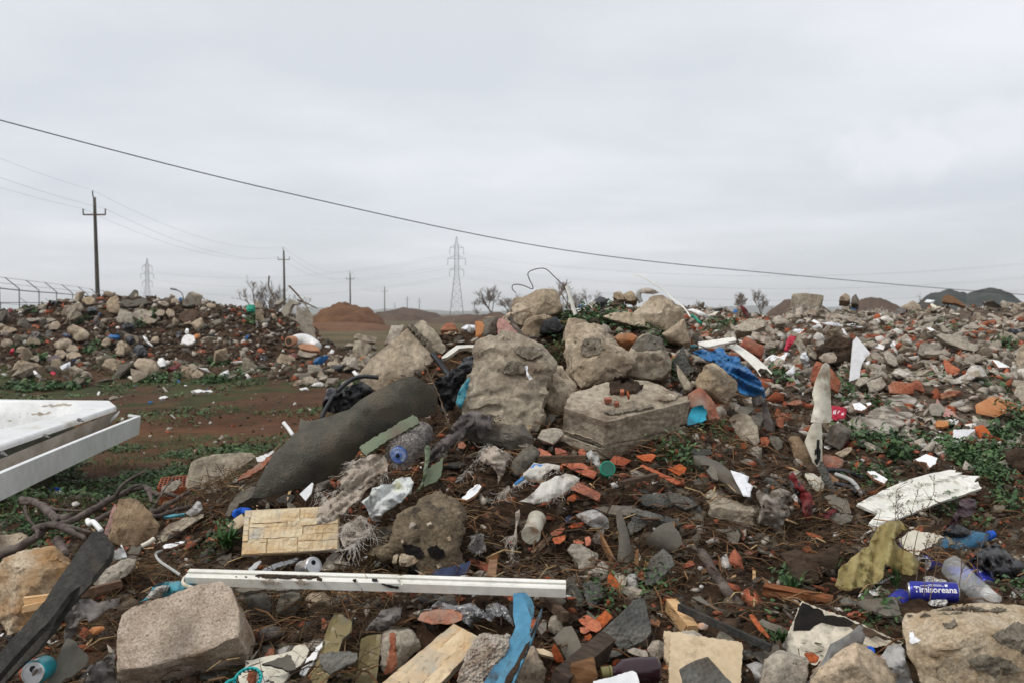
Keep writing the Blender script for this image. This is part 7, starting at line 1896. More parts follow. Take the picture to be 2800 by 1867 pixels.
for k,(nm,lb_,reg,sp,mk,tl)in enumerate((
('slate_sheet','broken slate plate on top of the pile right under the cut block','R7','1900,1480 2000,1490 2110,1530 2200,1600 2080,1640 1960,1580','slate',52),
('slate_sheet','long brown-grey slate plate jutting from the pile under the cut block','B3','1430,-40 1560,-70 1760,-60 1900,-10 1780,30 1560,10','slate_plain',60),
('slate_sheet','dark slate leaf wedged upright by the dirty cloth bundle','R8','140,760 300,765 320,800 300,870 240,850 220,790','slate_plain',35),
('slate_sheet','grey-brown board lying across the soil below the grooved block','B3','1760,0 1900,-20 2120,40 2230,100 2180,120 1980,60','slate',58),
('wood_board','thin cracked wood board by the rusty tin','B3','840,360 1000,190 985,240 870,370','wood',45),
('wood_board','grey weathered board edge by the rusty tin','B3','830,430 1010,215 1040,225 860,435','wood_dark',45),
('wood_board','split brown plank pieces under the woven netting patch','B3','430,420 500,370 560,385 520,450 450,470','wood',50),
('wood_board','dark wet plank behind the navy tile','B3','540,120 620,40 720,60 700,110 610,140','wood_dark',45),
('wood_board','brown bark slab hanging over the dark gap','R8','610,930 700,960 860,950 900,990 780,1010 660,990','bark',40),
('slate_sheet','short grey roof tile stub between the wood beams','B3','1050,1150 1150,1050 1220,1040 1310,1230 1250,1300 1180,1370 1120,1250','slate_plain',45),
('slate_sheet','small square grey tile beside the cracked grey stone','B3','905,1060 940,1005 990,1010 985,1080 940,1120','slate_plain',40),
('plaster_board','pale tongue of splintered board under the brick shard','B3','860,1245 960,1250 1070,1300 1060,1330 940,1300 880,1280','wood_cream',55),
('slate_sheet','embossed slate corner sticking out of soil above the long concrete block','R8','460,385 540,400 640,470 600,480 520,450','slate',60),
('slate_sheet','brown-grey slate tongue left of the grooved brick chunk'.replace('left of','beside'),'R7','2110,1100 2180,1080 2310,1090 2330,1130 2250,1140 2140,1130','felt_fine',60),
('slate_sheet','dark grey slab standing in soil by the smooth slab face','R9','440,1420 480,1400 530,1430 540,1520 500,1540','slate_plain',35),
('wood_board','reddish wood strip beside the red vinyl cushion','R8','900,330 1010,410 1000,470 950,440','wood',35))):
 slab(nm,lb_,'slate' if nm[0]=='s' else 'board',reg,sp,M[mk],th=.012,tilt=tl,jag=.004,lift=.05,fn=crumple(.006,.08,k),cell=.03)
 # stones picked out on the rubble heap by the fence
GL='stones on the heap beside the fence'
def T(rows,kind,reg,group=None,**kw):
 for r in rows:
  lb_,sp,mk=r[0],r[1],r[2]
  k2=dict(kw);k2.update(r[3]if len(r)>3 else{})
  rock(kind,lb_,k2.pop('cat','stone'),reg,sp,M[mk],group=group,**k2)
T([('tan stone on the heap crest just before the tall power pole','745,400 790,370 830,365 868,400 860,440 790,440','tan2'),
('brown stone topping the crest behind the tan one','830,372 870,360 920,372 930,395 870,400','dark_concrete',{'d':25}),
('squared pale tan block standing on the heap crest','968,430 1000,385 1040,362 1075,375 1095,430 1080,520 1020,540 975,480','tan2',{'bulge':'1040,440,-.1'}),
('long grey slab lying flat on the heap crest','1105,445 1110,405 1200,395 1330,385 1350,430 1280,455 1150,470','dark_concrete',{'lean':.8}),
('broken grey slab sheet, narrower one, below the crest','1060,590 1095,470 1150,500 1225,520 1205,600 1100,615','concrete',{'th':.1}),
('broad broken grey slab sheet below the crest','1195,560 1215,520 1265,478 1400,500 1380,560 1290,590','concrete',{'th':.1}),
('pointed grey concrete shard standing up on the crest','1660,440 1690,380 1728,316 1752,340 1785,450 1700,470','dark_concrete',{'th':.3}),
('tan stone beside the pointed shard on the crest','1555,395 1595,375 1640,410 1620,440 1560,435','tan2'),
('long pale slab piece under the crest by the pointed shard','1440,425 1500,415 1545,435 1530,460 1470,450','concrete'),
('tan stone on the crest past the pointed shard','1880,440 1920,420 1970,440 1965,470 1900,480','tan2'),
('earthy brown lump below the pointed shard','1620,580 1640,520 1720,490 1800,490 1815,540 1760,600 1680,605','heap_brown'),
('pale tan boulder in the middle of the heap under the crest','1500,520 1530,480 1590,490 1600,540 1550,565','tan'),
('tan block beside the pale tan boulder under the crest','1410,515 1460,485 1505,500 1495,545 1430,545','tan2'),
('big cream rock with a pointed top on the heap flank','610,650 635,612 690,660 780,680 820,710 780,760 700,775 670,720 640,700','tan',{'bulge':'720,700,-.1'}),
('rounded tan boulder on the lower heap flank','495,800 540,755 600,735 660,760 655,810 600,845 520,840','tan2',{'bulge':'580,780,-.08'}),
('tan boulder wedged against the rounded one','600,850 640,800 700,810 715,850 690,880 620,880','tan2'),
('flat-topped tan stone under the wedged boulder','605,895 660,865 720,870 740,900 680,935 620,935','tan'),
('grey tan boulder under the rounded one','500,900 520,855 580,850 605,890 580,935 520,930','tan2'),
('square tan block at the heap end on the photo edge','5,800 25,755 100,750 125,785 100,825 30,832','tan2',{'bulge':'60,790,-.06'}),
('oblong tan block on a grassy patch of the heap','232,790 260,750 340,742 370,770 365,800 250,805','tan2',{'bulge':'300,770,-.05'}),
('angular tan block high on the heap side','445,630 480,600 530,590 555,640 520,670 450,670','tan2'),
('big pale boulder half buried at the heap foot','1220,985 1270,930 1380,930 1450,960 1452,1020 1400,1080 1350,1098 1290,1050','tan',{'bulge':'1350,990,-.12'}),
('white plaster lump next to the pale boulder','1432,970 1445,925 1490,920 1520,965 1510,1000 1460,1008','white'),
('small rounded tan stone at the heap foot by the track','1740,1110 1755,1050 1800,1030 1855,1060 1850,1090 1810,1112','tan2'),
('upright pale slab stone in the middle of the heap','1060,880 1075,790 1110,765 1140,800 1130,900 1090,910','tan'),
('dark tan stone just behind the upright slab stone','920,800 960,740 1000,735 1010,790 960,830','tan2'),
('long flat tan slab at the heap foot','620,1150 700,1110 770,1105 780,1140 680,1185 640,1185','dark_concrete',{'lean':.9}),
('flat brown slab at the heap foot, its pale edge up','150,1060 170,1040 290,1045 310,1075 240,1100 160,1095','dark_concrete'),
('rounded pale rock at the heap end by the photo edge','-20,690 60,640 150,655 160,680 60,710','tan'),
('grey slanting concrete slab at the heap end','-40,580 30,490 72,478 70,510 20,590 -20,610','dark_concrete'),
('small tan rock by the orange and white tub','1370,790 1390,740 1440,725 1450,770 1420,800','tan2'),
('brown block low on the heap flank','915,950 950,915 1000,935 1000,970 940,970','brick_old'),
('long grey slab lying along the upper heap','235,590 245,565 400,555 420,575 300,600','concrete',{'lean':1}),
('grey slab piece beside the long upper slab','360,600 380,570 480,560 510,580 420,605','concrete',{'lean':1}),
],'rubble_stone','R1',GL,fw=.25,th=.4,amt=1.2)
slab('tub_lid','round white lid of an orange and white tub on the heap','lid','R1','1655,765 1680,725 1720,712 1770,730 1780,770 1750,800 1710,810 1670,790',M['white'],th=.05,tilt=30,d=19.8)
bag('orange and white plastic tub behind the round white lid','R1','1765,720 1800,708 1832,720 1820,745 1790,770 1775,760',M['brick_orange'],d=19.9,bulge=.1,amp=.02,cell=.06,cat='tub',name='plastic_tub',wl=.2)
for k,(lb_,sp,mk,nm,ct)in enumerate((
('black tyre-like rubber sheet on the heap crest','440,420 470,405 560,420 570,440 500,440 450,440','black_plastic','rubber_sheet','rubber'),
('black plastic bag in a hollow near the heap top','785,500 800,470 850,460 895,500 880,540 820,545','black_bag','plastic_bag','bag'),
('dark blue plastic scrap hanging by the squared pale block','845,620 865,545 900,545 905,600 880,640','cloth_brown','cloth_scrap','cloth'),
('black crumpled bag with white scraps in the middle of the heap','1105,640 1150,600 1220,615 1235,660 1180,690 1120,670','black_bag','plastic_bag','bag'),
('black bag draped under the bright blue scrap','1135,760 1170,725 1220,730 1240,780 1200,810 1150,790','black_bag','plastic_bag','bag'),
('large dark plastic sheet low in the middle of the heap','1200,860 1250,805 1300,810 1340,860 1350,900 1270,915','black_plastic','plastic_sheet','plastic'),
('bright blue plastic scrap in the middle of the heap','975,735 1010,715 1080,720 1090,740 1060,770 1020,745','blue_bag','plastic_scrap','scrap'),
('dark grey rubber mat hanging on the heap shoulder','1880,630 1950,590 2060,570 2100,530 2110,545 2030,600 1930,655','slate_plain','rubber_mat','mat'),
('dark blue cloth heap on the upper heap side','260,740 290,690 340,685 385,730 360,750','cloth_brown','cloth_scrap','cloth'),
('dark navy scrap beside the big cream rock','560,720 590,700 650,730 660,755 620,740','navy_glaze','cloth_scrap','cloth'),
('dark red flat sheet on the lower heap flank','425,940 470,905 540,910 570,950 500,975','maroon_film','plastic_sheet','plastic'),
('red and orange wrapper at the heap edge','85,890 100,845 130,840 120,870 105,895','red_paper','wrapper','wrapper'),
('white and orange sack lying on the lower heap','545,1005 590,980 640,960 640,1000 590,1045 560,1030','paper_white','plastic_sack','sack'),
('white bottle-shaped scrap at the heap foot','300,1045 320,1040 380,1090 360,1105 330,1095','white','plastic_scrap','scrap'),
('magenta scrap in the grass of the heap foot','455,1065 480,1045 510,1065 490,1085','red_paper','plastic_scrap','scrap'),
('dark red and black board at the heap foot by the pale boulder','1510,1040 1570,1000 1640,970 1655,985 1580,1045 1520,1058','red_vinyl','rubber_mat','mat'),
('green bucket bottom standing on the heap shoulder','2240,470 2265,445 2320,445 2330,480 2315,525 2260,520','green_plastic','bucket','bucket'),
('white and yellow flattened box near the track','1980,1098 2020,1060 2080,1035 2095,1075 2060,1098','paper','flattened_box','box'),
('long white flattened pipe lying on the track verge','1735,1230 1760,1222 1920,1218 1945,1235 1900,1248 1760,1248','white','plastic_pipe','pipe'),
('dark shoe sole standing on the heap flank','1600,720 1620,680 1650,690 1655,740 1620,755','black_plastic','shoe_sole','shoe sole'),
('white curved strip in the middle of the heap','1300,725 1340,745 1370,790 1395,815 1380,825 1340,790','white','plastic_strip','strip'),
('small white block on the flat before the concrete slabs','1685,690 1700,660 1720,665 1720,700 1695,710','white','plastic_scrap','scrap'))):
 bag(lb_,'R1',sp,M[mk],bulge=.09,amp=.06,seed=100+k,tilt=35,wl=.22,cell=.06,cat=ct,name=nm,lift=.3,th=.02,jag=.02)
 # upright slabs, white pipe and rubble in the gap
for k,(lb_,sp,d,tl,yw)in enumerate((
('large upright concrete slab broken at the top beside the second power pole','290,700 300,720 375,745 378,625 440,668 462,622 490,670 520,770 552,945 450,880 400,790 320,745',19.3,10,20),
('curved broken slab piece arching over the upright slab','225,670 270,610 300,580 310,560 385,590 380,610 330,610 310,650 300,690 260,725',20.5,5,-10),
('small slab fragment jutting out beside the arching slab','165,600 200,575 245,555 252,575 210,605 172,612',20.8,20,0))):
 slab('concrete_slab',lb_,'concrete slab','R2',sp,M['concrete'],th=.14,tilt=tl,yaw=yw,d=d,jag=.03)
branch('broken rusty wire bundle sticking out of the upright slab','R2',['300,440,22 350,490,22 420,570,22 460,625,21.8','*1.0*380,570,22.3 470,605,22.3 555,645,22.3','*1.0*120,350,23 118,450,23 170,560,22.6'],.02,'twig',.8,name='rebar_wire',cat='wire')
def white_fitting():
 w=lambda u,v,d:P(*pts('R2',f'{u},{v}')[0],d)
 t=empty('pipe_fitting',tuple(w(330,940,17)));tag(t,'white pipe bend with terracotta mouth lying at the heap edge','pipe')
 a,b=w(300,945,16.6),w(352,935,16.8);lathe('pipe_mouth',a,b,[(0,.075),(.15,.082),(1,.075)],M['tile_body'],t)
 lathe('mouth_hole',a-(b-a).normalized()*.004,a,[(0,.055),(1,.055)],M['wood_dark'],t)
 ps=catmull([w(345,935,16.8),w(420,935,16.9),w(490,960,16.9),w(560,1000,16.8)],6)
 V,F=tube_geo(ps,lambda q:.085+.035*math.sin(q*3),16);mesh_obj('pipe_bend',V,F,M['white'],t,smooth=True)
 slab('broken_underside','brown broken underside','','R2','378,985 420,965 520,970 572,1000 575,1030 500,1030 410,1010',M['tile_body'],th=.1,tilt=25,d=16.5,parent=t)
white_fitting()
T([('brick-shaped concrete block lying on top of another before the plain','890,915 905,862 1110,905 1095,960 960,945','grey_tan',{'lean':.3,'d':21}),
('square-cornered tan block standing under the lying one','890,1040 898,950 935,935 1045,965 1052,1010 1000,1080 950,1105 905,1090','grey_tan',{'lean':.3,'d':19.5}),
('low tan block in the rubble row before the plain','820,1125 870,1060 920,1045 930,1110 880,1140','grey_tan',{'d':18.5}),
('whitish plaster slab with dark underside at the rubble row end','365,1070 400,1020 500,1015 555,1055 500,1090 420,1085','concrete',{'d':20}),
('grey stone end between lying block and rubble','1045,1000 1060,975 1100,985 1100,1010','concrete',{'d':21}),
('long pale plank-like stone in the rubble row','790,1200 850,1150 950,1130 965,1150 880,1195','grey_tan',{'lean':1,'d':17.5})],'rubble_block','R2','blocks in the rubble row before the plain',fw=.1,th=.3,cat='block')
for k,(lb_,sp,mk,d)in enumerate((
('orange tile shard leaning in the rubble row','938,1108 965,1085 1010,1072 1010,1110','brick_orange',18.5),('dark slate piece beside the orange tile shard','1005,1115 1020,1070 1100,1035 1095,1060 1030,1115','slate_plain',18.5),
('white porcelain bowl shard lying on the track edge','490,1350 540,1320 590,1312 632,1335 600,1355','white',16.6),('pair of white slats on the track edge','392,1375 460,1360 485,1385 420,1392','white',16),
('dark board scrap lying behind the porcelain shard','370,1300 430,1275 540,1270 560,1305 480,1315','wood_dark',17.2),('white rag on the slope beside the diagonal tan block','875,1220 900,1205 945,1250 910,1260','white',15.5),
('black plastic scrap lying on the rubble row','690,1195 720,1160 800,1160 790,1190 750,1212','black_plastic',17.5),('small white box in the rubble row','625,995 640,978 675,982 672,1005','white',21),
('pale tile chunk in the rubble row','665,1050 690,1015 715,1025 705,1055','white',20))):
 bag(lb_,'R2',sp,M[mk],d=d,bulge=.06,amp=.03,tilt=45,cell=.07,seed=130+k,name='rubble_scrap',cat='scrap',wl=.15)
T([('orange-pink brick slab behind the rough grey stone','1680,830 1720,780 1800,775 1845,840 1780,850 1700,850','brick_old',{'d':9}),
('tan stone under the orange-pink slab','1700,930 1720,860 1830,850 1850,900 1800,960 1730,960','tan2',{'d':8.8})],'rubble_block','R2','blocks in the rubble row before the plain',fw=.1,th=.3,cat='block')
for k,(lb_,sp,mk)in enumerate((('dark maroon plastic sheet behind the rough grey stone','1865,850 1900,800 1985,850 2010,910 1960,950 1890,920','maroon_film'),('white plastic bag behind the orange brick end','1870,825 1920,795 2000,800 2005,860 1960,850','paper_white'))):
 bag(lb_,'R2',sp,M[mk],d=8.5,bulge=.06,amp=.03,seed=140+k,tilt=35,cell=.03)
 # farther heap behind the crest blocks
T([('cut tan block on the farther heap behind the crest','1258,375 1262,330 1320,320 1345,340 1360,395 1300,400','tan2'),('tan block with dark end on the farther heap','1350,340 1415,312 1460,340 1478,400 1410,412 1360,400','tan2'),
('rounded pale stone below the farther heap top','1200,510 1240,465 1310,440 1345,470 1335,510 1260,525','tan'),('brown earthy lump on the farther heap','1215,440 1250,395 1330,400 1340,440 1260,450','heap_brown')],'rubble_stone','R3','stones on the farther heap',d=11.8,fw=0,th=.3)
for k,(lb_,sp,mk,d)in enumerate((('black plastic bag hanging on the farther heap','1092,480 1095,400 1130,368 1180,380 1210,410 1180,470 1130,475','black_bag',11.8),('white rag heap on the farther heap top','1500,330 1540,290 1620,300 1680,335 1620,350 1540,345','cloth_beige',12.2),
('bright blue cloth on the crest by the white plastic strip','930,470 945,448 1000,450 1015,475 960,485','cap_blue',9.5),('white plastic sheet on the crest under the blue cloth','850,540 860,490 930,478 1050,480 1095,508 1000,500 900,545','white',8.6),
('pale scrap on the farther heap beside the rounded stone','1350,460 1380,440 1430,450 1440,470 1390,475','paper_white',11.5),('white plastic tube sheet beside the crest block','1930,490 1980,480 2060,505 2100,530 2160,560 2200,590 2150,580 2040,540','white',11))):
 bag(lb_,'R3',sp,M[mk],d=d,bulge=.07,amp=.04,seed=150+k,tilt=30,cell=.04,wl=.14,cat='scrap' if 'bag' not in lb_ else 'bag',name='plastic_bag' if 'bag' in lb_ else 'plastic_scrap')
tube('corrugated_hose','grey curled hose on the farther heap top','hose','R3','1510,425,11.9 1492,380,11.9 1495,330,11.9 1530,318,11.9',M['pipe_grey'],r=.03)
tube('corrugated_hose','green hose end beside the big pitted crest block','hose','R3','1960,545,8.5 2000,560,8.5 2040,600,8.4 2065,615,8.4',M['green_plastic'],r=.012)
# rubble slope: pieces one can name
T([('box-shaped concrete block standing on the rubble crest','466,255 488,122 600,122 742,138 738,180 700,235 600,250','grey_tan',{'d':11.5,'lean':.1,'amt':.3,'th':.4}),
('pointed tan stone on the skyline behind the rubble crest','860,185 885,140 920,112 950,140 955,185','tan2',{'d':13}),('grey slab stone on the skyline behind the rubble crest','960,200 970,150 1000,125 1025,160 1020,215','dark_concrete',{'d':13}),
('big pale tan stone on the second rubble heap','1358,280 1370,230 1460,190 1520,215 1535,260 1440,290','tan',{'d':16}),('tan boulder at the middle of the second heap','1800,320 1820,270 1900,255 1960,290 1930,335 1840,345','tan2',{'d':15}),
('tan stone at the edge of the second heap','1990,330 2010,290 2080,285 2100,330 2040,360','tan2',{'d':15}),('long tan slab stone at the edge of the second heap','2160,320 2200,275 2320,265 2352,300 2300,340','tan',{'d':15}),
('tall pale stone cut by the photo edge on the rubble slope','2285,680 2310,580 2345,520 2420,520 2420,760 2330,750','tan',{'lean':.3,'d':7.4}),
('white mortar boulder cut by the photo edge','2270,930 2300,860 2352,840 2420,860 2420,990 2330,985','concrete',{'lean':.5,'d':6.6})],'rubble_stone','R4','large stones of the rubble slope',fw=.1,th=.3,bulge='')
rock('rock_slab','long flat grey concrete slab lying on the rubble slope','slab','R4','1640,460 1700,440 1830,470 1950,530 2000,570 1960,590 1860,570 1740,520',M['concrete'],th=.2,lean=1.5,fw=.12,amt=.6)
rock('brick','half brick with orange top lying at the rubble foot','brick','R4','1958,1010,.0 2110,945,.1 2290,1000,.1 2272,1050,.05 2120,1122,-.02 1962,1085,.0 2115,1030,.02',M['brick_orange'],th=.1,lean=.6,fw=.1,amt=.4,d=5.9)
rock('brick','red brick half covered with white mortar on the rubble slope','brick','R4','1255,860 1300,825 1470,842 1468,932 1270,922',M['brick_old'],th=.12,lean=.5,fw=.12,amt=.4)
rock('brick','dark red brick embedded in the rubble slope by the sack piece','brick','R4','1700,640 1760,680 1840,730 1830,775 1760,780 1720,740',M['brick'],th=.12,lean=.5,fw=.1,amt=.5)
rock('brick','red brick near the fringed sack on the rubble slope','brick','R4','1565,760 1610,700 1650,720 1640,770 1600,790',M['brick'],th=.12,lean=.5,fw=.1,amt=.5)
rock('rubble_lump','big light mortar lump in the middle of the rubble slope','lump','R4','1495,600 1510,520 1570,505 1640,540 1690,560 1640,600 1590,645 1520,630',M['concrete'],th=.15,lean=.6,fw=.12)
rock('rubble_lump','cracked mortar lump with brick traces on the rubble slope','lump','R4','1215,600 1260,585 1310,620 1345,690 1320,712 1260,690',M['concrete'],th=.15,lean=.7,fw=.12)
rock('rubble_lump','pale pointed mortar chunk beside the tall porcelain shard','lump','R4','1115,600 1150,582 1200,610 1235,660 1220,695 1140,660',M['concrete'],th=.12,lean=.7,fw=.12)
rock('rubble_lump','rounded grey mortar lump next to the fringed sack','lump','R4','1280,760 1320,720 1410,720 1460,760 1440,800 1340,805',M['concrete'],th=.12,lean=.7,fw=.12)
rock('rubble_lump','flat grey mortar piece before the tall porcelain shard','lump','R4','992,850 1020,800 1080,785 1130,800 1090,840 1020,868',M['concrete'],th=.1,lean=.8,fw=.12)
rock('rubble_lump','grey stepped mortar chunk on orange tile','lump','R4','1080,840 1120,815 1220,815 1250,850 1200,900 1120,915',M['concrete'],th=.12,lean=.7,fw=.12)
rock('rubble_lump','pale round mortar lump near the rubble foot','lump','R4','1580,1050 1610,1005 1690,1010 1715,1060 1680,1110 1610,1100',M['concrete'],th=.12,lean=.6,fw=.1)
rock('rubble_lump','pale lumpy mortar piece beside the half brick','lump','R4','1945,1160 1990,1125 2060,1140 2075,1190 2010,1220 1960,1200',M['concrete'],th=.12,lean=.6,fw=.08)
rock('rubble_lump','small white mortar lump among weeds under the half brick','lump','R4','1740,1140 1770,1120 1820,1140 1815,1180 1760,1180',M['white'],th=.08,lean=.6,fw=.08)
rock('rubble_lump','tan clod supporting the white triangle tile','lump','R4','1710,1340 1760,1310 1880,1310 1930,1355 1840,1385 1740,1375',M['tan2'],th=.1,lean=.7,fw=.05)
rock('rubble_lump','dark earthy clod at the photo edge by the weeds','lump','R4','2200,1440 2240,1390 2330,1370 2420,1400 2420,1520 2300,1540 2220,1500',M['clod'],th=.15,lean=.5,fw=.05,amt=2)
W_=M['white_tile']
for k,(lb_,reg,sp,tl,m2)in enumerate((
('sharp white triangular tile standing on a tan clod','R4','1785,1215 1965,1213 1900,1262 1783,1357 1780,1300',25,'tile_body'),
('white tile with broken corner lying in the weeds','R4','1463,1462 1565,1410 1657,1445 1640,1490 1590,1522 1570,1480',55,'tile_body'),
('white oblong tile flake by the siding board','R9','1905,1460 1965,1455 2092,1530 2060,1570 1980,1532',55,'tile_body'),
('white curved shard behind the blue bag','R9','965,445 1010,410 1042,396 1110,415 1182,374 1150,450 1080,450 1000,456',45,'tile_body'),
('flat white square tile lying above the red packaging','R9','1210,205 1240,165 1332,170 1282,217',62,'tile_body'),
('white rounded tile flake beside the red plastic sheet','R9','1770,842 1840,830 1905,880 1852,907 1790,892',60,'tile_body'),
('square white tile piece on orange tile on the rubble slope','R9','1965,302 1992,290 2067,320 2052,352 1970,332',55,'tile_body'),
('thin white tile sliver on top of the rubble crest','R9','1765,82 1812,28 1952,92 1850,90',55,'tile_body'),
('forked white tile piece on the rubble crest','R9','1395,142 1470,120 1502,150 1460,175 1420,172',58,'tile_body'),
('long white tile sheet on the rubble crest','R9','1480,107 1560,102 1690,120 1682,145 1600,138 1520,125',62,'tile_body'),
('second long white tile sheet on the rubble crest','R9','1715,128 1780,112 1872,150 1800,156',62,'tile_body'),
('narrow white tile edge under the forked piece','R9','1395,95 1420,78 1485,112 1460,122',55,'tile_body'),
('slanting white sliver beside the tall porcelain shard','R9','1675,160 1690,165 1730,220 1720,245 1690,210',35,'tile_body'),
('pale pink-edged tile near the square white piece','R9','2098,320 2150,268 2172,320 2140,345',40,'tile_body'),
('small white tile bit beside the rounded flake','R9','1895,835 1935,828 1945,850 1910,862',58,'tile_body'),
('white triangle tile near the photo edge of the rubble slope','R4','2098,655 2140,660 2240,715 2150,718',50,'tile_body'),
('white oblong tile lying behind the long flat slab','R4','1565,400 1600,398 1652,430 1620,440',60,'tile_body'),
('pink and white tile shard by the pale round lump','R4','1690,1110 1720,1040 1760,1050 1825,1115 1760,1118',50,None),
('upright pink tile splinter by the pale round lump','R4','1640,1020 1655,965 1680,1010 1680,1030',25,None),
('orange broken tile at the rubble foot','R4','1635,1160 1660,1140 1745,1145 1750,1180 1700,1195 1650,1190',60,None),
('dark orange curved tile beside the white triangle','R4','1955,1190 2020,1175 2060,1210 2085,1260 2040,1240 2000,1285',45,None))):
 slab('tile_shard',lb_,'shard',reg,sp,W_ if m2 else M[('pink','pink','brick_orange','brick')[k-17]],th=.014,tilt=tl,jag=.002,m2=M[m2]if m2 else None,lift=.14)
slab('wood_board','brown scalloped board leaning at the edge of the rubble slope','board','R4','2008,560 2040,520 2045,480 2075,440 2110,415 2170,425 2185,470 2160,520 2100,570 2060,590',M['wood'],th=.03,tilt=15,d=8.6,jag=.005)
slab('plastic_sheet','white ragged sheet behind the scalloped board','sheet','R4','2175,510 2185,450 2195,375 2205,380 2210,450 2280,480 2340,545 2290,560 2200,540',M['ivory'],th=.01,tilt=20,d=8.9,jag=.01)
slab('wood_board','pale curved board resting on the second rubble heap','board','R4','1700,190 1705,150 1730,135 1780,150 1840,190 1900,235 1860,225 1800,205 1740,200',M['wood'],th=.06,tilt=30,d=15.5)
slab('wood_board','long red-brown beam on the second rubble heap','board','R4','1588,235 1590,215 1780,250 1782,272 1700,270',M['wood_red'],th=.1,tilt=30,d=15.5)
bag('white plastic scrap at the top of the second heap','R4','1550,195 1570,175 1640,180 1620,205',M['paper_white'],d=15.8,bulge=.1,amp=.05,cell=.06,seed=170,name='plastic_scrap',cat='scrap')
bag('black plastic bag on the second heap','R4','1690,225 1720,195 1760,215 1765,245 1700,245',M['black_plastic'],d=15.6,bulge=.1,amp=.05,cell=.06,seed=171)
bag('black sack beside the scalloped board','R4','2200,440 2240,405 2340,415 2345,470 2260,480',M['black_plastic'],d=9.2,bulge=.08,amp=.05,cell=.04,seed=172)
bag('blue film scrap before the second heap','R4','1905,455 1940,440 1970,450 1960,462 1920,462',M['blue_bag'],d=10,bulge=.04,amp=.03,cell=.04,seed=173,name='plastic_film',cat='film')
bag('white bottle-shaped plastic before the second heap','R4','1975,460 1978,405 2000,395 2020,400 2018,450 1990,468',M['white'],d=10,bulge=.04,amp=.01,cell=.04,seed=174,name='plastic_bottle',cat='bottle')
bag('small bright blue scrap on the plain beside the brown heap','R4','12,275 20,252 45,252 50,275 30,285',M['blue_bag'],d=11,bulge=.05,amp=.03,cell=.04,seed=175,name='plastic_scrap',cat='scrap')
rock('soil_clump','earthy root clump overhanging the tall white panel','soil clump','R9','1430,440 1480,300 1560,215 1660,200 1760,260 1780,330 1760,400 1700,430 1610,470 1520,480',M['clod'],th=.3,lean=.6,fw=.15,amt=2.2,bulge='1600,330,-.05')
slab('sacking_flap','stiff torn brown sacking flap above the tall white panel','sacking','R9','1465,420 1510,385 1600,375 1630,420 1620,460 1560,470 1500,455',M['cloth_beige'],th=.01,tilt=35,d=5.6,jag=.006,fn=crumple(.012,.05,4),cell=.02)
# small rubble, piece by piece
def project(p):
 q=Vector(p)-CAM;d=q.dot(FWD)
 return 1400+q.x/d*FPX,933.5-q.dot(UPV)/d*FPX,d
def inside(x,y,poly):
 c=False;j=len(poly)-1
 for i in range(len(poly)):
  a,b=poly[i],poly[j]
  if(a[1]>y)!=(b[1]>y)and x<(b[0]-a[0])*(y-a[1])/(b[1]-a[1])+a[0]:c=not c
  j=i
 return c
def pile_mesh(seed,asp,n,m,flat=False,nz=.10,cuts=1):
 r=random.Random(seed);bm=bmesh.new()
 if flat:
  k=r.randint(4,7);ps=[]
  for i in range(k):
   a=2*math.pi*(i+r.uniform(-.35,.35))/k;q=r.uniform(.6,1)
   ps.append((math.cos(a)*q*asp[0]/2,math.sin(a)*q*asp[1]/2))
  for z in(-asp[2]/2,asp[2]/2):
   for x,y in ps:bm.verts.new((x*(1 if z>0 else.93),y*(1 if z>0 else.95),z))
 else:
  for i in range(n):
   v=Vector((r.gauss(0,1),r.gauss(0,1),r.gauss(0,1)))
   mx=max(abs(c)for c in v);v=v/mx*.55+v.normalized()*.45
   bm.verts.new((v.x*asp[0]/2,v.y*asp[1]/2,v.z*asp[2]/2))
 res=bmesh.ops.convex_hull(bm,input=bm.verts[:])
 bmesh.ops.delete(bm,geom=list({e for e in res['geom_interior']+res['geom_unused']if isinstance(e,bmesh.types.BMVert)}),context='VERTS')
 bmesh.ops.bevel(bm,geom=bm.edges[:],offset=.035 if not flat else.02,segments=1,affect='EDGES',clamp_overlap=True)
 bmesh.ops.triangulate(bm,faces=bm.faces[:])
 for _ in range(cuts):bmesh.ops.subdivide_edges(bm,edges=[e for e in bm.edges if e.calc_length()>.28],cuts=1,use_grid_fill=True)
 bmesh.ops.triangulate(bm,faces=bm.faces[:])
 P_=np.array([v.co[:]for v in bm.verts]);k=fbm(P_*3+seed*5.1,3,.6,seed)
 for v,q in zip(bm.verts,k):v.co+=v.co.normalized()*(q*nz*(.3 if flat else 1))
 bmesh.ops.recalc_face_normals(bm,faces=bm.faces[:])
 me=bpy.data.meshes.new('rubble');bm.to_mesh(me);bm.free();me.materials.append(m)
 return me
STOP={'with','beside','on','lying','standing','behind','in','under','over','of','by','before','to','stuck','leaning','above','below','next','past','at','near','showing','and','sticking','for','the','from','through','lettered','just','running','resting','hanging','among','tipped','draped','across','along','wedged','crossing','half','rising','propped','tilted','down','reaching','jutting','crumpled','spread','poking','cut','embedded','strewn','printed','bent','stretching','torn','trailing','stained','touching','pointing','spread','squeezed','splitting','looping','arching','curving','sloping','stuffed','bunched','caught'}
def short(lb_):
 w=lb_.split();out=[w[0]]
 for q in w[1:]:
  if q in STOP or len(out)>=4:break
  out.append(q.strip(','))
 return ' '.join(out)if len(out)>1 else None
LMK=[(short(l),p)for _,l,p in HERO if short(l)]
from collections import Counter
_cn=Counter(s for s,_ in LMK);LMK=[(s,p)for s,p in LMK if _cn[s]==1]
LP=np.array([tuple(p)for _,p in LMK])
PLACED=[]
KEEP=[(2455,1570,2650,1690),(2060,1590,2290,1670),(1030,1720,1330,1867),(2380,1290,2700,1480)]
def kept(px,py):return any(a<px<c and b<py<d for a,b,c,d in KEEP)
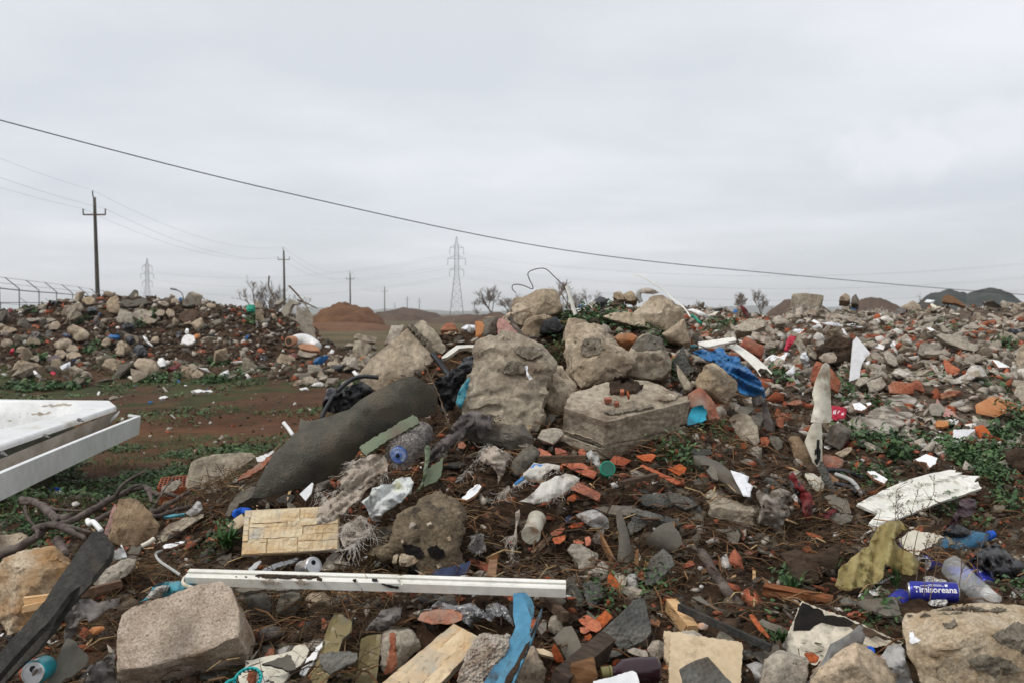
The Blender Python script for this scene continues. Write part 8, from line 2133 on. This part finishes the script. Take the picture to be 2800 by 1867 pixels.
def scatter(kind,cat,words_,poly,xr,yr,n,smin,smax,protos,seed,flat=False,tone=None,sink=.25,far=False,pw=1.8,tries=60):
 r=random.Random(seed);made=0
 for t in range(n*tries):
  if made>=n:break
  x,y=r.uniform(*xr),r.uniform(*yr);z=gz(x,y)
  px,py,d=project((x,y,z))
  if not(-30<px<2830 and py<1890)or not inside(px,py,poly)or kept(px,py):continue
  h=ground_hit(px,py)
  if h is None or abs(h-d)>.04*d+.05:continue
  s=smin+(smax-smin)*r.random()**pw
  k=r.randrange(len(protos));mm,tn=protos[k]
  o=bpy.data.objects.new(kind,mm);link(o)
  nrm=gnormal(x,y)
  if flat:
   ax=(nrm+Vector((r.gauss(0,.3),r.gauss(-.12,.3),r.gauss(0,.12)))).normalized()
   q=ax.to_track_quat('Z','Y')@Matrix.Rotation(r.uniform(0,6.28),3,'Z').to_quaternion()
  else:
   q=Matrix.Rotation(r.uniform(0,6.28),3,'Z').to_quaternion()@Matrix.Rotation(r.gauss(0,.5),3,'X').to_quaternion()@Matrix.Rotation(r.gauss(0,.5),3,'Y').to_quaternion()
  o.rotation_mode='QUATERNION';o.rotation_quaternion=q
  o.scale=(s*r.uniform(.85,1.15),s*r.uniform(.85,1.15),s*r.uniform(.8,1.1))
  o.location=Vector((x,y,z))+nrm*(s*(.02 if flat else.5*.55-sink*.3))
  PLACED.append((o,s,(s-smin)/(smax-smin),tn,words_,cat,px,py));made+=1
def PR(asp,mats,n=3,flat=False,nz=.1,cnt=11,seed=0,cuts=1):
 out=[]
 for i,(mk,tn)in enumerate(mats):
  for j in range(n):out.append((pile_mesh(seed+i*17+j,(asp[0],asp[1]*(1-.25*(j%2)),asp[2]),cnt,M[mk],flat,nz,cuts),tn))
 return out
chunk=PR((1,.75,.45),[('concrete','pale grey'),('dark_concrete','dark grey'),('grey_tan','grey-tan')],4,seed=1)
chunk_pale=PR((1,.72,.38),[('concrete','pale grey'),('grey_tan','grey-tan'),('concrete','pale grey')],4,seed=5)
brick=PR((1,.6,.45),[('brick','red'),('brick_old','worn red')],4,nz=.05,seed=9)
shard=PR((1,.7,.10),[('brick','red'),('brick_old','pinkish'),('brick_orange','orange')],3,True,seed=21)
whit=PR((1,.7,.07),[('white_tile','white'),('white','off-white')],3,True,seed=33)
slat=PR((1,.7,.08),[('slate','dark grey'),('slate_plain','grey-brown')],5,True,nz=.3,seed=41)
wood=PR((1,.13,.07),[('wood','brown'),('wood_dark','dark'),('wood_pale','yellowish')],2,False,.03,9,seed=51)
ston=PR((1,.8,.65),[('tan2','tan'),('concrete','pale grey'),('grey_tan','grey-tan'),('dark_concrete','grey'),('tan2','tan')],4,cnt=9,seed=61)
scrp=PR((1,.6,.25),[('white','white'),('black_plastic','black'),('cloth_grey','grey'),('ivory','cream'),('blue_bag','blue'),('slate_plain','dark'),('red_vinyl','red')],2,False,.2,9,seed=71)
S_R=[(1960,930),(2080,870),(2250,852),(2500,868),(2830,880),(2830,1110),(2640,1075),(2450,1060),(2250,1075),(2130,1000)]
S_R2=[(1900,905),(2080,870),(2830,880),(2830,1290),(2300,1270),(2080,1180)]
S_M=[(-30,1470),(250,1440),(500,1390),(800,1290),(1060,1230),(1250,1230),(1560,1230),(1900,1140),(2080,1180),(2280,1330),(2330,1480),(2380,1620),(2450,1900),(-30,1900)]
S_P=[(2250,1290),(2830,1130),(2830,1660),(2400,1640),(2300,1480)]
S_L=[(-30,835),(250,812),(560,822),(830,860),(850,940),(800,1000),(600,1040),(300,1045),(-30,1040)]
S_G=[(880,990),(970,948),(1090,908),(1190,885),(1120,1000),(960,1060),(800,1060)]
S_F=[(1640,840),(1800,836),(2000,842),(2830,820),(2830,885),(2400,868),(2050,868),(1950,900)]
S_T=[(-30,1045),(900,1045),(900,1180),(700,1240),(420,1380),(-30,1400)]
scatter('concrete_chunk','concrete chunk','mortar chunk',S_R,(.6,8),(5,12.5),225,.06,.19,chunk_pale,1,pw=1.4)
scatter('brick_fragment','brick','brick piece',S_R2,(.6,8),(4.6,12.5),105,.05,.17,brick,2)
scatter('terracotta_shard','shard','terracotta shard',S_R2,(.6,8),(4.6,12.5),85,.06,.20,shard,3,True)
scatter('white_tile_shard','shard','tile shard',S_R2,(.6,8),(4.6,12.5),24,.05,.13,whit,4,True)
scatter('concrete_chunk','concrete chunk','concrete chunk',S_M,(-3.2,2.6),(2.5,6.2),70,.025,.10,chunk,5)
scatter('brick_fragment','brick','brick piece',S_M,(-2.8,2.6),(2.5,6.2),115,.025,.085,brick,6)
scatter('slate_shard','slate','slate shard',S_M,(-3.2,2.6),(2.5,6.2),235,.04,.16,slat,7,True,pw=1.5)
scatter('terracotta_shard','shard','terracotta shard',S_M,(-2.5,2.6),(2.5,6.2),85,.03,.10,shard,8,True)
scatter('wood_splinter','splinter','wood splinter',S_M,(-2.8,2.6),(2.5,6.2),285,.05,.22,wood,9,True)
scatter('white_tile_shard','shard','tile shard',S_M,(-3.2,2.6),(2.5,6.2),36,.02,.06,whit,10,True)
scatter('pit_stone','stone','stone',S_P,(1,4),(3.2,6.6),70,.03,.10,ston+chunk_pale,11)
scatter('rubble_stone','stone','stone',S_L,(-14,-3),(17,27),125,.12,.60,ston,12,pw=2.4)
scatter('heap_scrap','scrap','plastic scrap',S_L,(-14,-3),(17,27),60,.12,.42,scrp,13)
scatter('slate_shard','slate','slate shard',S_L,(-14,-3),(17,27),50,.2,.6,slat,14,True)
scatter('row_stone','stone','stone',S_G,(-7,2),(9,25),80,.12,.5,ston+chunk_pale,15)
scatter('row_scrap','scrap','scrap',S_G,(-7,2),(9,25),16,.1,.35,scrp,16)
scatter('far_stone','stone','stone',S_F,(0,14),(10,19),120,.05,.20,ston+chunk_pale,17)
scatter('far_scrap','scrap','plastic scrap',S_F,(0,14),(10,19),28,.08,.3,scrp,18)
scatter('ground_scrap','scrap','scrap',S_T,(-9,-1),(6,19),60,.04,.16,scrp+whit+chunk_pale,19)
def size_word(q):return 'tiny' if q<.08 else 'small' if q<.3 else 'medium-sized' if q<.6 else 'large'
rows={}
for o,s,q,tn,wd,cat,px,py in PLACED:
 dv=LP-np.array(tuple(o.location));i=int((dv**2).sum(1).argmin())
 lx,ly,_=project(LP[i])
 dx,dy=px-lx,py-ly
 rel='just above' if dy<-abs(dx)*.7 else 'just below' if dy>abs(dx)*.7 else 'close by'
 key=(wd,tn,size_word(q),rel,LMK[i][0]);rows.setdefault(key,[]).append((s,o,cat))
SZ={1:('',),2:('larger ','smaller '),3:('largest ','middle-sized ','smallest ')}
for k in range(4,9):SZ[k]=('largest','second largest','third largest','fourth largest','fifth largest','sixth largest','seventh largest')[:k-1]+('smallest',)
for(wd,tn,sw,rel,lm),lst in rows.items():
 lst.sort(key=lambda t:-t[0])
 for j,(s,o,cat)in enumerate(lst):
  pre=SZ[len(lst)][j]if len(lst)in SZ and len(lst)>1 else ''
  tag(o,f'{pre}{"" if pre else sw + " "}{tn} {wd} {rel} the {lm}' if not pre else f'{pre.strip()} of the {sw} {tn} {wd}s {rel} the {lm}',cat,f'{wd}s {rel} the {lm}')
  # what nobody could count: crumbs, straw, weeds, grass
def stuff(name,V,F,C,m,smooth=False):
 me=bpy.data.meshes.new(name);n=len(V);me.vertices.add(n);me.vertices.foreach_set('co',np.asarray(V,np.float32).ravel())
 k=F.shape[1];me.loops.add(F.size);me.loops.foreach_set('vertex_index',F.astype(np.int32).ravel())
 me.polygons.add(len(F));me.polygons.foreach_set('loop_start',np.arange(0,F.size,k,dtype=np.int32))
 if C is not None:
  at=me.color_attributes.new('tint','FLOAT_COLOR','POINT');at.data.foreach_set('color',np.concatenate([C,np.ones((n,1))],1).astype(np.float32).ravel())
 me.update(calc_edges=True);me.validate();me.materials.append(m)
 if smooth:me.polygons.foreach_set('use_smooth',[True]*len(me.polygons))
 o=bpy.data.objects.new(name,me);link(o);o['kind']='stuff'
 return o
def rotm(n,tilt=3.2):
 a=rng.uniform(0,2*np.pi,n);b=rng.normal(0,tilt,n);c=rng.normal(0,tilt,n)
 z=np.zeros(n);o=np.ones(n)
 def st(rows_):return np.stack([np.stack(r,-1)for r in rows_],-2)
 A_=st([[np.cos(a),-np.sin(a),z],[np.sin(a),np.cos(a),z],[z,z,o]])
 B_=st([[o,z,z],[z,np.cos(b),-np.sin(b)],[z,np.sin(b),np.cos(b)]])
 C_=st([[np.cos(c),z,np.sin(c)],[z,o,z],[-np.sin(c),z,np.cos(c)]])
 return A_@B_@C_
def put(T_,F_,pos,size,Rm,col=None):
 q=pos-np.array((0,0,EYE));d=q@np.array(tuple(FWD));qx=1400+q[:,0]/np.maximum(d,.1)*FPX;qy=933.5-(q@np.array(tuple(UPV)))/np.maximum(d,.1)*FPX
 k=~((qx>2455)&(qx<2650)&(qy>1560)&(qy<1700));pos,size,Rm=pos[k],size[k],Rm[k];col=col[k]if col is not None else None
 n=len(pos);k=len(T_)
 V=(np.einsum('nij,kj->nki',Rm,T_)*size[:,None,None if np.ndim(size)==1 else slice(None)]+pos[:,None,:]).reshape(-1,3)
 F=(F_[None]+(np.arange(n)*k)[:,None,None]).reshape(-1,F_.shape[1])
 return V,F,(np.repeat(col,k,0)if col is not None else None)
def ground_z(x,y):
 ix=np.clip(np.searchsorted(GX,x)-1,0,nx-2);iy=np.clip(np.searchsorted(GY,y)-1,0,ny-2)
 fx=(x-GX[ix])/(GX[ix+1]-GX[ix]);fy=(y-GY[iy])/(GY[iy+1]-GY[iy]);Z=ZZ.reshape(ny,nx)
 return Z[iy,ix]*(1-fx)*(1-fy)+Z[iy,ix+1]*fx*(1-fy)+Z[iy+1,ix]*(1-fx)*fy+Z[iy+1,ix+1]*fx*fy
oc=pile_mesh(3,(1,.8,.6),8,M['crumb'],cuts=0);TV_=np.array([v.co[:]for v in oc.vertices]);
bm=bmesh.new();[bm.verts.new(v)for v in((.5,0,.05),(-.45,.1,0),(.05,.45,-.05),(0,-.42,.1),(.1,.1,.34),(-.12,-.05,-.3),(.28,.3,.2),(-.3,-.26,.18))]
bmesh.ops.convex_hull(bm,input=bm.verts[:]);bmesh.ops.triangulate(bm,faces=bm.faces[:]);bm.verts.index_update()
TC=np.array([v.co[:]for v in bm.verts]);FC=np.array([[v.index for v in f.verts]for f in bm.faces]);bm.free();bpy.data.meshes.remove(oc)
PAL=np.array([(.05,.032,.021),(.075,.048,.030),(.13,.10,.07),(.40,.35,.285),(.33,.10,.05),(.60,.57,.52),(.105,.088,.068)])
def crumbs(n,xr,yr,smin,smax,wts,minh=.28,pw=3.0,gamma=1.0,fl=1.0):
 x=rng.uniform(*xr,n*2);y=yr[0]+(yr[1]-yr[0])*rng.uniform(0,1,n*2)**gamma;z=ground_z(x,y)
 k=np.nonzero(z>minh)[0][:n];x,y,z=x[k],y[k],z[k];n=len(k)
 s=smin+(smax-smin)*rng.uniform(0,1,n)**pw
 c=PAL[rng.choice(len(PAL),n,p=np.array(wts)/sum(wts))]*rng.uniform(.7,1.3,(n,1))
 return put(TC*np.array((1,.8,fl)),FC,np.stack([x,y,z+s*.12*fl],1),s,rotm(n,3.2 if fl==1 else.5),c)
def join(parts):
 V,F,C,b=[],[],[],0
 for v,f,c in parts:
  V.append(v);F.append(f+b);C.append(c);b+=len(v)
 return np.concatenate(V),np.concatenate(F),(np.concatenate(C)if C[0]is not None else None)
stuff('gravel',*join([crumbs(15000,(.5,9),(5,13),.05,.17,(2,3,20,52,12,6,5),.62,1.5,1.0,.42),crumbs(3800,(-3,2.6),(2.6,6.0),.04,.115,(12,18,10,5,16,3,34),.3,1.5,1.0,.2),crumbs(4200,(-2.6,2.6),(2.6,6.2),.025,.09,(14,14,14,10,20,4,24),.3,1.8,1.0,.45),crumbs(2600,(-13,-4.6),(17,27),.10,.28,(34,28,14,5,6,2,11),.4,1.8,1.0,.6),crumbs(13000,(-3.3,3.4),(2.5,6.6),.006,.034,(46,22,8,8,8,3,5)),crumbs(5000,(.3,8),(5,12.5),.02,.085,(14,10,22,30,18,3,4),.5),crumbs(3500,(-3.3,3),(2.5,6),.02,.07,(50,35,8,0,0,0,3)),
crumbs(3000,(-13,-3),(16.5,27),.05,.22,(18,18,26,18,5,4,10),.3),crumbs(1500,(-9,2),(6,24),.02,.09,(20,25,20,15,5,8,5),.02),crumbs(1800,(0,14),(10,19),.04,.14,(14,14,28,24,10,4,5),.5)]),M['crumb'])
TS=np.array([(-.5,-.010,0),(-.5,.010,0),(-.5,0,.014),(0,-.011,.05),(0,.011,.05),(0,0,.064),(.5,-.007,0),(.5,.007,0),(.5,0,.010)])
FS=np.array([(0,3,4,1),(1,4,5,2),(2,5,3,0),(3,6,7,4),(4,7,8,5),(5,8,6,3)])
def straw(n,cx,cy,rx,ry,smin,smax,tilt=.35,lift=.012,thick=1.0):
 x=cx+rng.normal(0,rx,n);y=cy+rng.normal(0,ry,n);z=ground_z(x,y)
 s=rng.uniform(smin,smax,n)
 c=np.array([(.17,.11,.055),(.10,.062,.036),(.30,.21,.11),(.06,.04,.027)])[rng.choice(4,n,p=(.34,.34,.14,.18))]*rng.uniform(.7,1.3,(n,1))
 return put(TS*np.array((1,thick,thick)),FS,np.stack([x,y,z+lift+np.abs(rng.normal(0,lift,n))],1),s,rotm(n,tilt),c)
def at_px(reg,uv):
 p=pts(reg,uv)[0];d=gdepth(*p[:2]);q=P(p[0],p[1],d);return q.x,q.y
ss=[straw(6500,0,3.9,1.5,.8,.03,.13),straw(1800,0,3.3,1.6,.4,.02,.08)]
for reg,uv,rx,ry,n,lo_,hi_ in(('B1','1250,640',.11,.10,420,.04,.13),('B2','1050,760',.15,.10,420,.06,.20),('B2','500,1050',.12,.10,160,.05,.16),('R5','2100,950',.16,.18,420,.05,.16),('R6','1650,1450',.14,.12,260,.05,.16),('R6','1800,560',.10,.1,160,.04,.12),
('B1','950,1150',.08,.08,150,.04,.11),('R8','700,880',.25,.15,420,.04,.13),('R9','1560,300',.12,.15,300,.05,.15),('B2','1300,1250',.12,.1,180,.05,.16),('B3','1500,500',.25,.2,300,.04,.12),('R8','300,250',.25,.25,300,.03,.11),('R3','780,950',.05,.06,90,.05,.14),('R3','700,490',.05,.06,90,.04,.10),('B4','1430,930',.05,.05,90,.03,.08),('R7','1550,540',.05,.05,60,.02,.05),('R9','1250,1080',.1,.12,200,.05,.14),('R4','850,480',.12,.15,200,.06,.16)):
 x,y=at_px(reg,uv);ss.append(straw(n,x,y,rx,ry,lo_,hi_,.6,.025,.8))
def chips(n):
 V,F,C=straw(n,0,3.9,1.5,.85,.04,.15,.3,.02,2.6);k=len(V)//9
 c=np.array([(.15,.075,.035),(.24,.13,.06),(.07,.045,.03),(.42,.29,.15)])[rng.choice(4,k,p=(.35,.2,.35,.1))]*rng.uniform(.7,1.3,(k,1))
 return V,F,np.repeat(c,9,0)
stuff('wood_litter',*chips(2200),M['crumb'])
stuff('straw',*join(ss),M['crumb'])
TL=np.array([(0,0,0),(.35,.20,.06),(.5,.05,.10),(.62,.26,.05),(1,0,-.04),(.62,-.26,.05),(.5,-.05,.10),(.35,-.20,.06)])
FL=np.array([(0,1,2),(0,2,6),(0,6,7),(2,3,4),(2,4,6),(6,4,5)])
def weeds(reg,uv,rpx,n,smin=.02,smax=.05,h=.035,bright=1.0):
 p=pts(reg,uv)[0];n=int(n*.62)
 k0=gdepth(p[0],p[1]);c=P(p[0],p[1],k0);rm=rpx/FPX*k0
 clump=rng.normal(0,rm*.5,(max(4,n//28),2));ci=rng.integers(0,len(clump),n)
 x=c.x+clump[ci,0]+rng.normal(0,.035,n)*max(1,rm*2.0);y=c.y+clump[ci,1]*1.5+rng.normal(0,.04,n)*max(1,rm*2.0)
 z=ground_z(x,y)+np.abs(rng.normal(0,h,n))+.012
 s=rng.uniform(smin,smax,n)
 col=np.array([(.055,.115,.040),(.080,.150,.050),(.045,.085,.038),(.11,.155,.06)])[rng.choice(4,n,p=(.4,.25,.25,.1))]*rng.uniform(.7,1.25,(n,1))*bright
 return put(TL,FL,np.stack([x,y,z],1),s,rotm(n,.55),col)
W_L=[weeds('R3',u,r,n,.02,.045)for u,r,n in(('1050,570',35,300),('1250,610',45,480),('1430,650',45,480),('1600,690',40,400),('1750,740',30,260),('1830,790',25,220),('720,800',35,320),('840,600',22,160),('1820,1090',26,260),('1640,1080',20,120),('2230,630',30,340),('2330,660',26,220),('2150,690',20,120),('700,700',18,100))]
W_L+=[weeds('R4',u,r,int(n*.5),.025,.055)for u,r,n in(('870,900',28,300),('960,830',16,120),('900,980',30,300),('1170,1040',24,240),('1000,1310',34,380),('1200,1350',45,600),('1350,1450',42,520),('1560,1350',26,260),('1800,1430',50,620),('1950,1480',50,620),('2050,1400',45,480),('2200,1300',40,420),('2300,1180',36,380),('2180,1080',28,260),('2050,860',34,300),('2260,560',26,300),('1740,1210',24,220),('400,800',26,330),('330,670',14,100),('1260,430',22,120),('1690,820',16,120),('1440,310',18,120),('1700,390',26,200),('980,420',10,60))]
W_L+=[weeds('R8',u,r,n,.018,.042)for u,r,n in(('1950,300',40,420),('2150,430',45,480),('1300,460',24,220),('1180,400',16,100),('2230,180',40,360),('1750,640',18,120),('2200,580',26,220),('650,1160',20,120),('2300,1250',20,120),('1280,1350',12,50),('1990,760',14,90))]
W_L+=[weeds(q,u,r,n,.016,.036)for q,u,r,n in(('R7','1880,1190',26,200),('R7','2140,1260',30,240),('R7','2060,1180',20,120),('B3','1980,690',24,160),('B3','1560,800',16,90),('B3','1450,850',14,80),('B1','2050,300',30,220),('B4','700,860',14,80),('B4','1370,710',16,100),('B4','1520,840',12,70),('R9','560,1190',16,90),('R9','150,580',26,200),('R6','1220,300',12,60),('B1','250,240',18,80),('R5','250,1330',26,130))]
W_L+=[weeds('R1',u,r,n*3,.05,.14,.05)for u,r,n in(('230,860',30,110),('1290,640',26,100),('560,1190',40,130),('900,850',26,100),('780,600',24,70),('300,520',24,70),('1500,1130',36,120),('720,1190',30,110),('1960,970',34,100),('2040,1140',34,120),('300,1230',30,110),('980,980',30,90),('2290,610',24,80),('1400,560',20,60),('340,960',26,80),('120,1210',30,100),('1050,1030',30,90))]
def carpet(n,xr,yr,smin,smax,thr,sc):
 x=rng.uniform(*xr,n);y=rng.uniform(*yr,n);z=ground_z(x,y);g=fbm(np.stack([x,y,x*0],1)*sc,4,.6,31)
 k=(g>thr)&(z<.45)&(np.exp(-((y-11.5-.1*(x+3))/2.0)**2)<rng.uniform(0,1,n)*.9+.1);x,y,z=x[k],y[k],z[k];m=len(x)
 c=np.array([(.060,.115,.035),(.085,.145,.045),(.05,.085,.035),(.11,.13,.06)])[rng.choice(4,m,p=(.4,.25,.2,.15))]*rng.uniform(.7,1.2,(m,1))
 return put(TL,FL,np.stack([x,y,z+.008+np.abs(rng.normal(0,.012,m))],1),rng.uniform(smin,smax,m),rotm(m,.5),c)
W_L+=[carpet(70000,(-6,-.9),(4.4,9.6),.025,.055,-.12,1.6),carpet(20000,(-9,0),(8,18),.04,.09,.15,.9),carpet(6000,(-13,-3),(15.5,20),.06,.13,.15,.8)]
stuff('weeds',*join(W_L),M['leaf'])
TG=np.array([(-.06,0,0),(.06,0,0),(.03,.05,.55),(0,.16,1)]);FG=np.array([(0,1,2),(0,2,3)])
def turf_(n,xr,yr,smin,smax,thr,sc,minz=-1,maxz=.42):
 x=rng.uniform(*xr,n);y=yr[0]+(yr[1]-yr[0])*rng.uniform(0,1,n)**1.5
 q=np.stack([x,y,x*0],1);g=fbm(q*sc,3,.6,31);z=ground_z(x,y)
 k=(g>thr)&(z<maxz)&(np.exp(-((y-11.5-.1*(x+3))/1.9)**2)<rng.uniform(0,1,n)*.9+.1)
 x,y,z=x[k],y[k],z[k];m=len(x)
 col=np.array([(.075,.14,.035),(.10,.16,.05),(.13,.12,.055),(.05,.10,.03)])[rng.choice(4,m,p=(.4,.25,.12,.23))]*rng.uniform(.7,1.25,(m,1))
 return put(TG,FG,np.stack([x,y,z-.005],1),rng.uniform(smin,smax,m),rotm(m,.75),col)
stuff('grass',*join([turf_(70000,(-7,-.6),(4.2,12),.018,.062,-.15,1.9),turf_(90000,(-14,1),(9,24),.03,.10,.08,.9),turf_(9000,(-3.4,-1.6),(4.6,7.5),.02,.06,-.25,1.9)]),M['leaf'])
def tuft(label,reg,uv,n,L,seed,w=.05):
 r=random.Random(seed);p=pts(reg,uv)[0];b=P(p[0],p[1],gdepth(p[0],p[1])-.03);V,F,C=[],[],[]
 for i in range(n):
  a=r.uniform(0,6.28);t=r.uniform(.25,.9);d=Vector((math.cos(a)*t,math.sin(a)*t-.2,1)).normalized();l=L*r.uniform(.5,1.1)
  s=Vector((-math.sin(a),math.cos(a),0))*l*w;q=b+Vector((r.gauss(0,.008),r.gauss(0,.008),0));k=len(V)
  m1=q+d*l*.55;m2=q+d*l+Vector((0,0,-.35*l*t))
  V+=[tuple(v)for v in(q-s*.6,q+s*.6,m1+s,m1-s,m2)];F+=[(k,k+1,k+2,k+3),(k+3,k+2,k+4)]
  C+=[np.array((.05,.115,.03))*r.uniform(.6,1.25)]*5
 o=mesh_obj('grass_tuft',V,F,M['leaf']);at=o.data.color_attributes.new('tint','FLOAT_COLOR','POINT')
 at.data.foreach_set('color',np.concatenate([np.array(C),np.ones((len(C),1))],1).astype(np.float32).ravel());tag(o,label,'grass tuft','grass tufts on the heap')
for q in(('bushy green weed rosette growing beside the wall tile','B1','2090,320',60,.11,1,.07),('green grass tuft sprouting along the grooved beam','B4','800,530',26,.10,2,.03),('thin grass blades beside the black tar lump','R3','650,720',14,.16,3,.02),('small green tuft under the black bag by the hose','R6','1220,320',26,.07,4,.05),
('green tuft among the weeds by the cream stone','R9','560,1070',24,.08,5,.03),('grass tuft at the corner of the charred board','B4','710,880',22,.06,6,.06),('tall grass tuft behind the front drink can','R10','960,1370',30,.10,7,.03),('bright grass tuft in front of the khaki bag','R10','300,1180',12,.07,8,.03),('grass tuft on the crest before the hollow block','R3','1560,690',40,.09,9,.03),('long grass blade tuft beside the central boulder','R3','750,990',14,.14,10,.02)):tuft(*q)
def umbel(label,base,tip,d,seed,bends=()):
 r=random.Random(seed);a=P(*pts('R10',base)[0],d);b=P(*pts('R10',tip)[0],d+.05)
 ps=catmull([a,a.lerp(b,.5)+Vector((r.gauss(0,.01),0,0)),b],8);V,F=[],[]
 def add(q,r0,sd=4):
  v,f=tube_geo(q,lambda t:r0*(1-.5*t),sd,base=len(V),cap=False);V.extend(v);F.extend(f)
 t=empty('dry_weed',tuple(a));tag(t,label,'dried weed','dried umbel weeds before the cans')
 add(ps,.0016);mesh_obj('stem',V,F,M['twig'],t);V,F=[],[]
 for k in range(7):
  s=r.uniform(.45,1.0)if k<5 else 1.0;p=ps[min(int(s*(len(ps)-1)),len(ps)-1)]
  e=p+Vector((r.gauss(0,.02),r.gauss(0,.015),r.uniform(.015,.045)));add([p,p.lerp(e,.5)+Vector((0,0,.003)),e],.0009)
  for j in range(6):
   g=e+Vector((r.gauss(0,.008),r.gauss(0,.008),r.uniform(.004,.014)));add([e,g],.0006,3);add([g,g+Vector((0,0,.0025))],.0017,4)
 mesh_obj('seed_head',V,F,M['twig'],t)
for i,q in enumerate((('dried weed whose seed head covers the siding board middle','940,1190','985,350',3.5),('shortest dried weed before the siding board','1060,1080','985,480',3.46),('dried weed bending towards the upper siding board','1150,1100','1390,365',3.42),('dried weed in front of the lower board edge','1010,1100','1170,490',3.44),
('dried weed rising before the front drink can into the blue bottle','1340,1540','1470,930',3.2),('dried weed crossing the clear bottle','1640,1480','1685,990',3.22),('dried weed with bent tip by the khaki bag','1180,1430','1340,850',3.28),('dried weed beside the letters of the front can','1280,1480','1375,970',3.2),('tall thin dried weed over the blue bottle neck','1850,1240','1950,830',3.4))):umbel(*q,i+3)
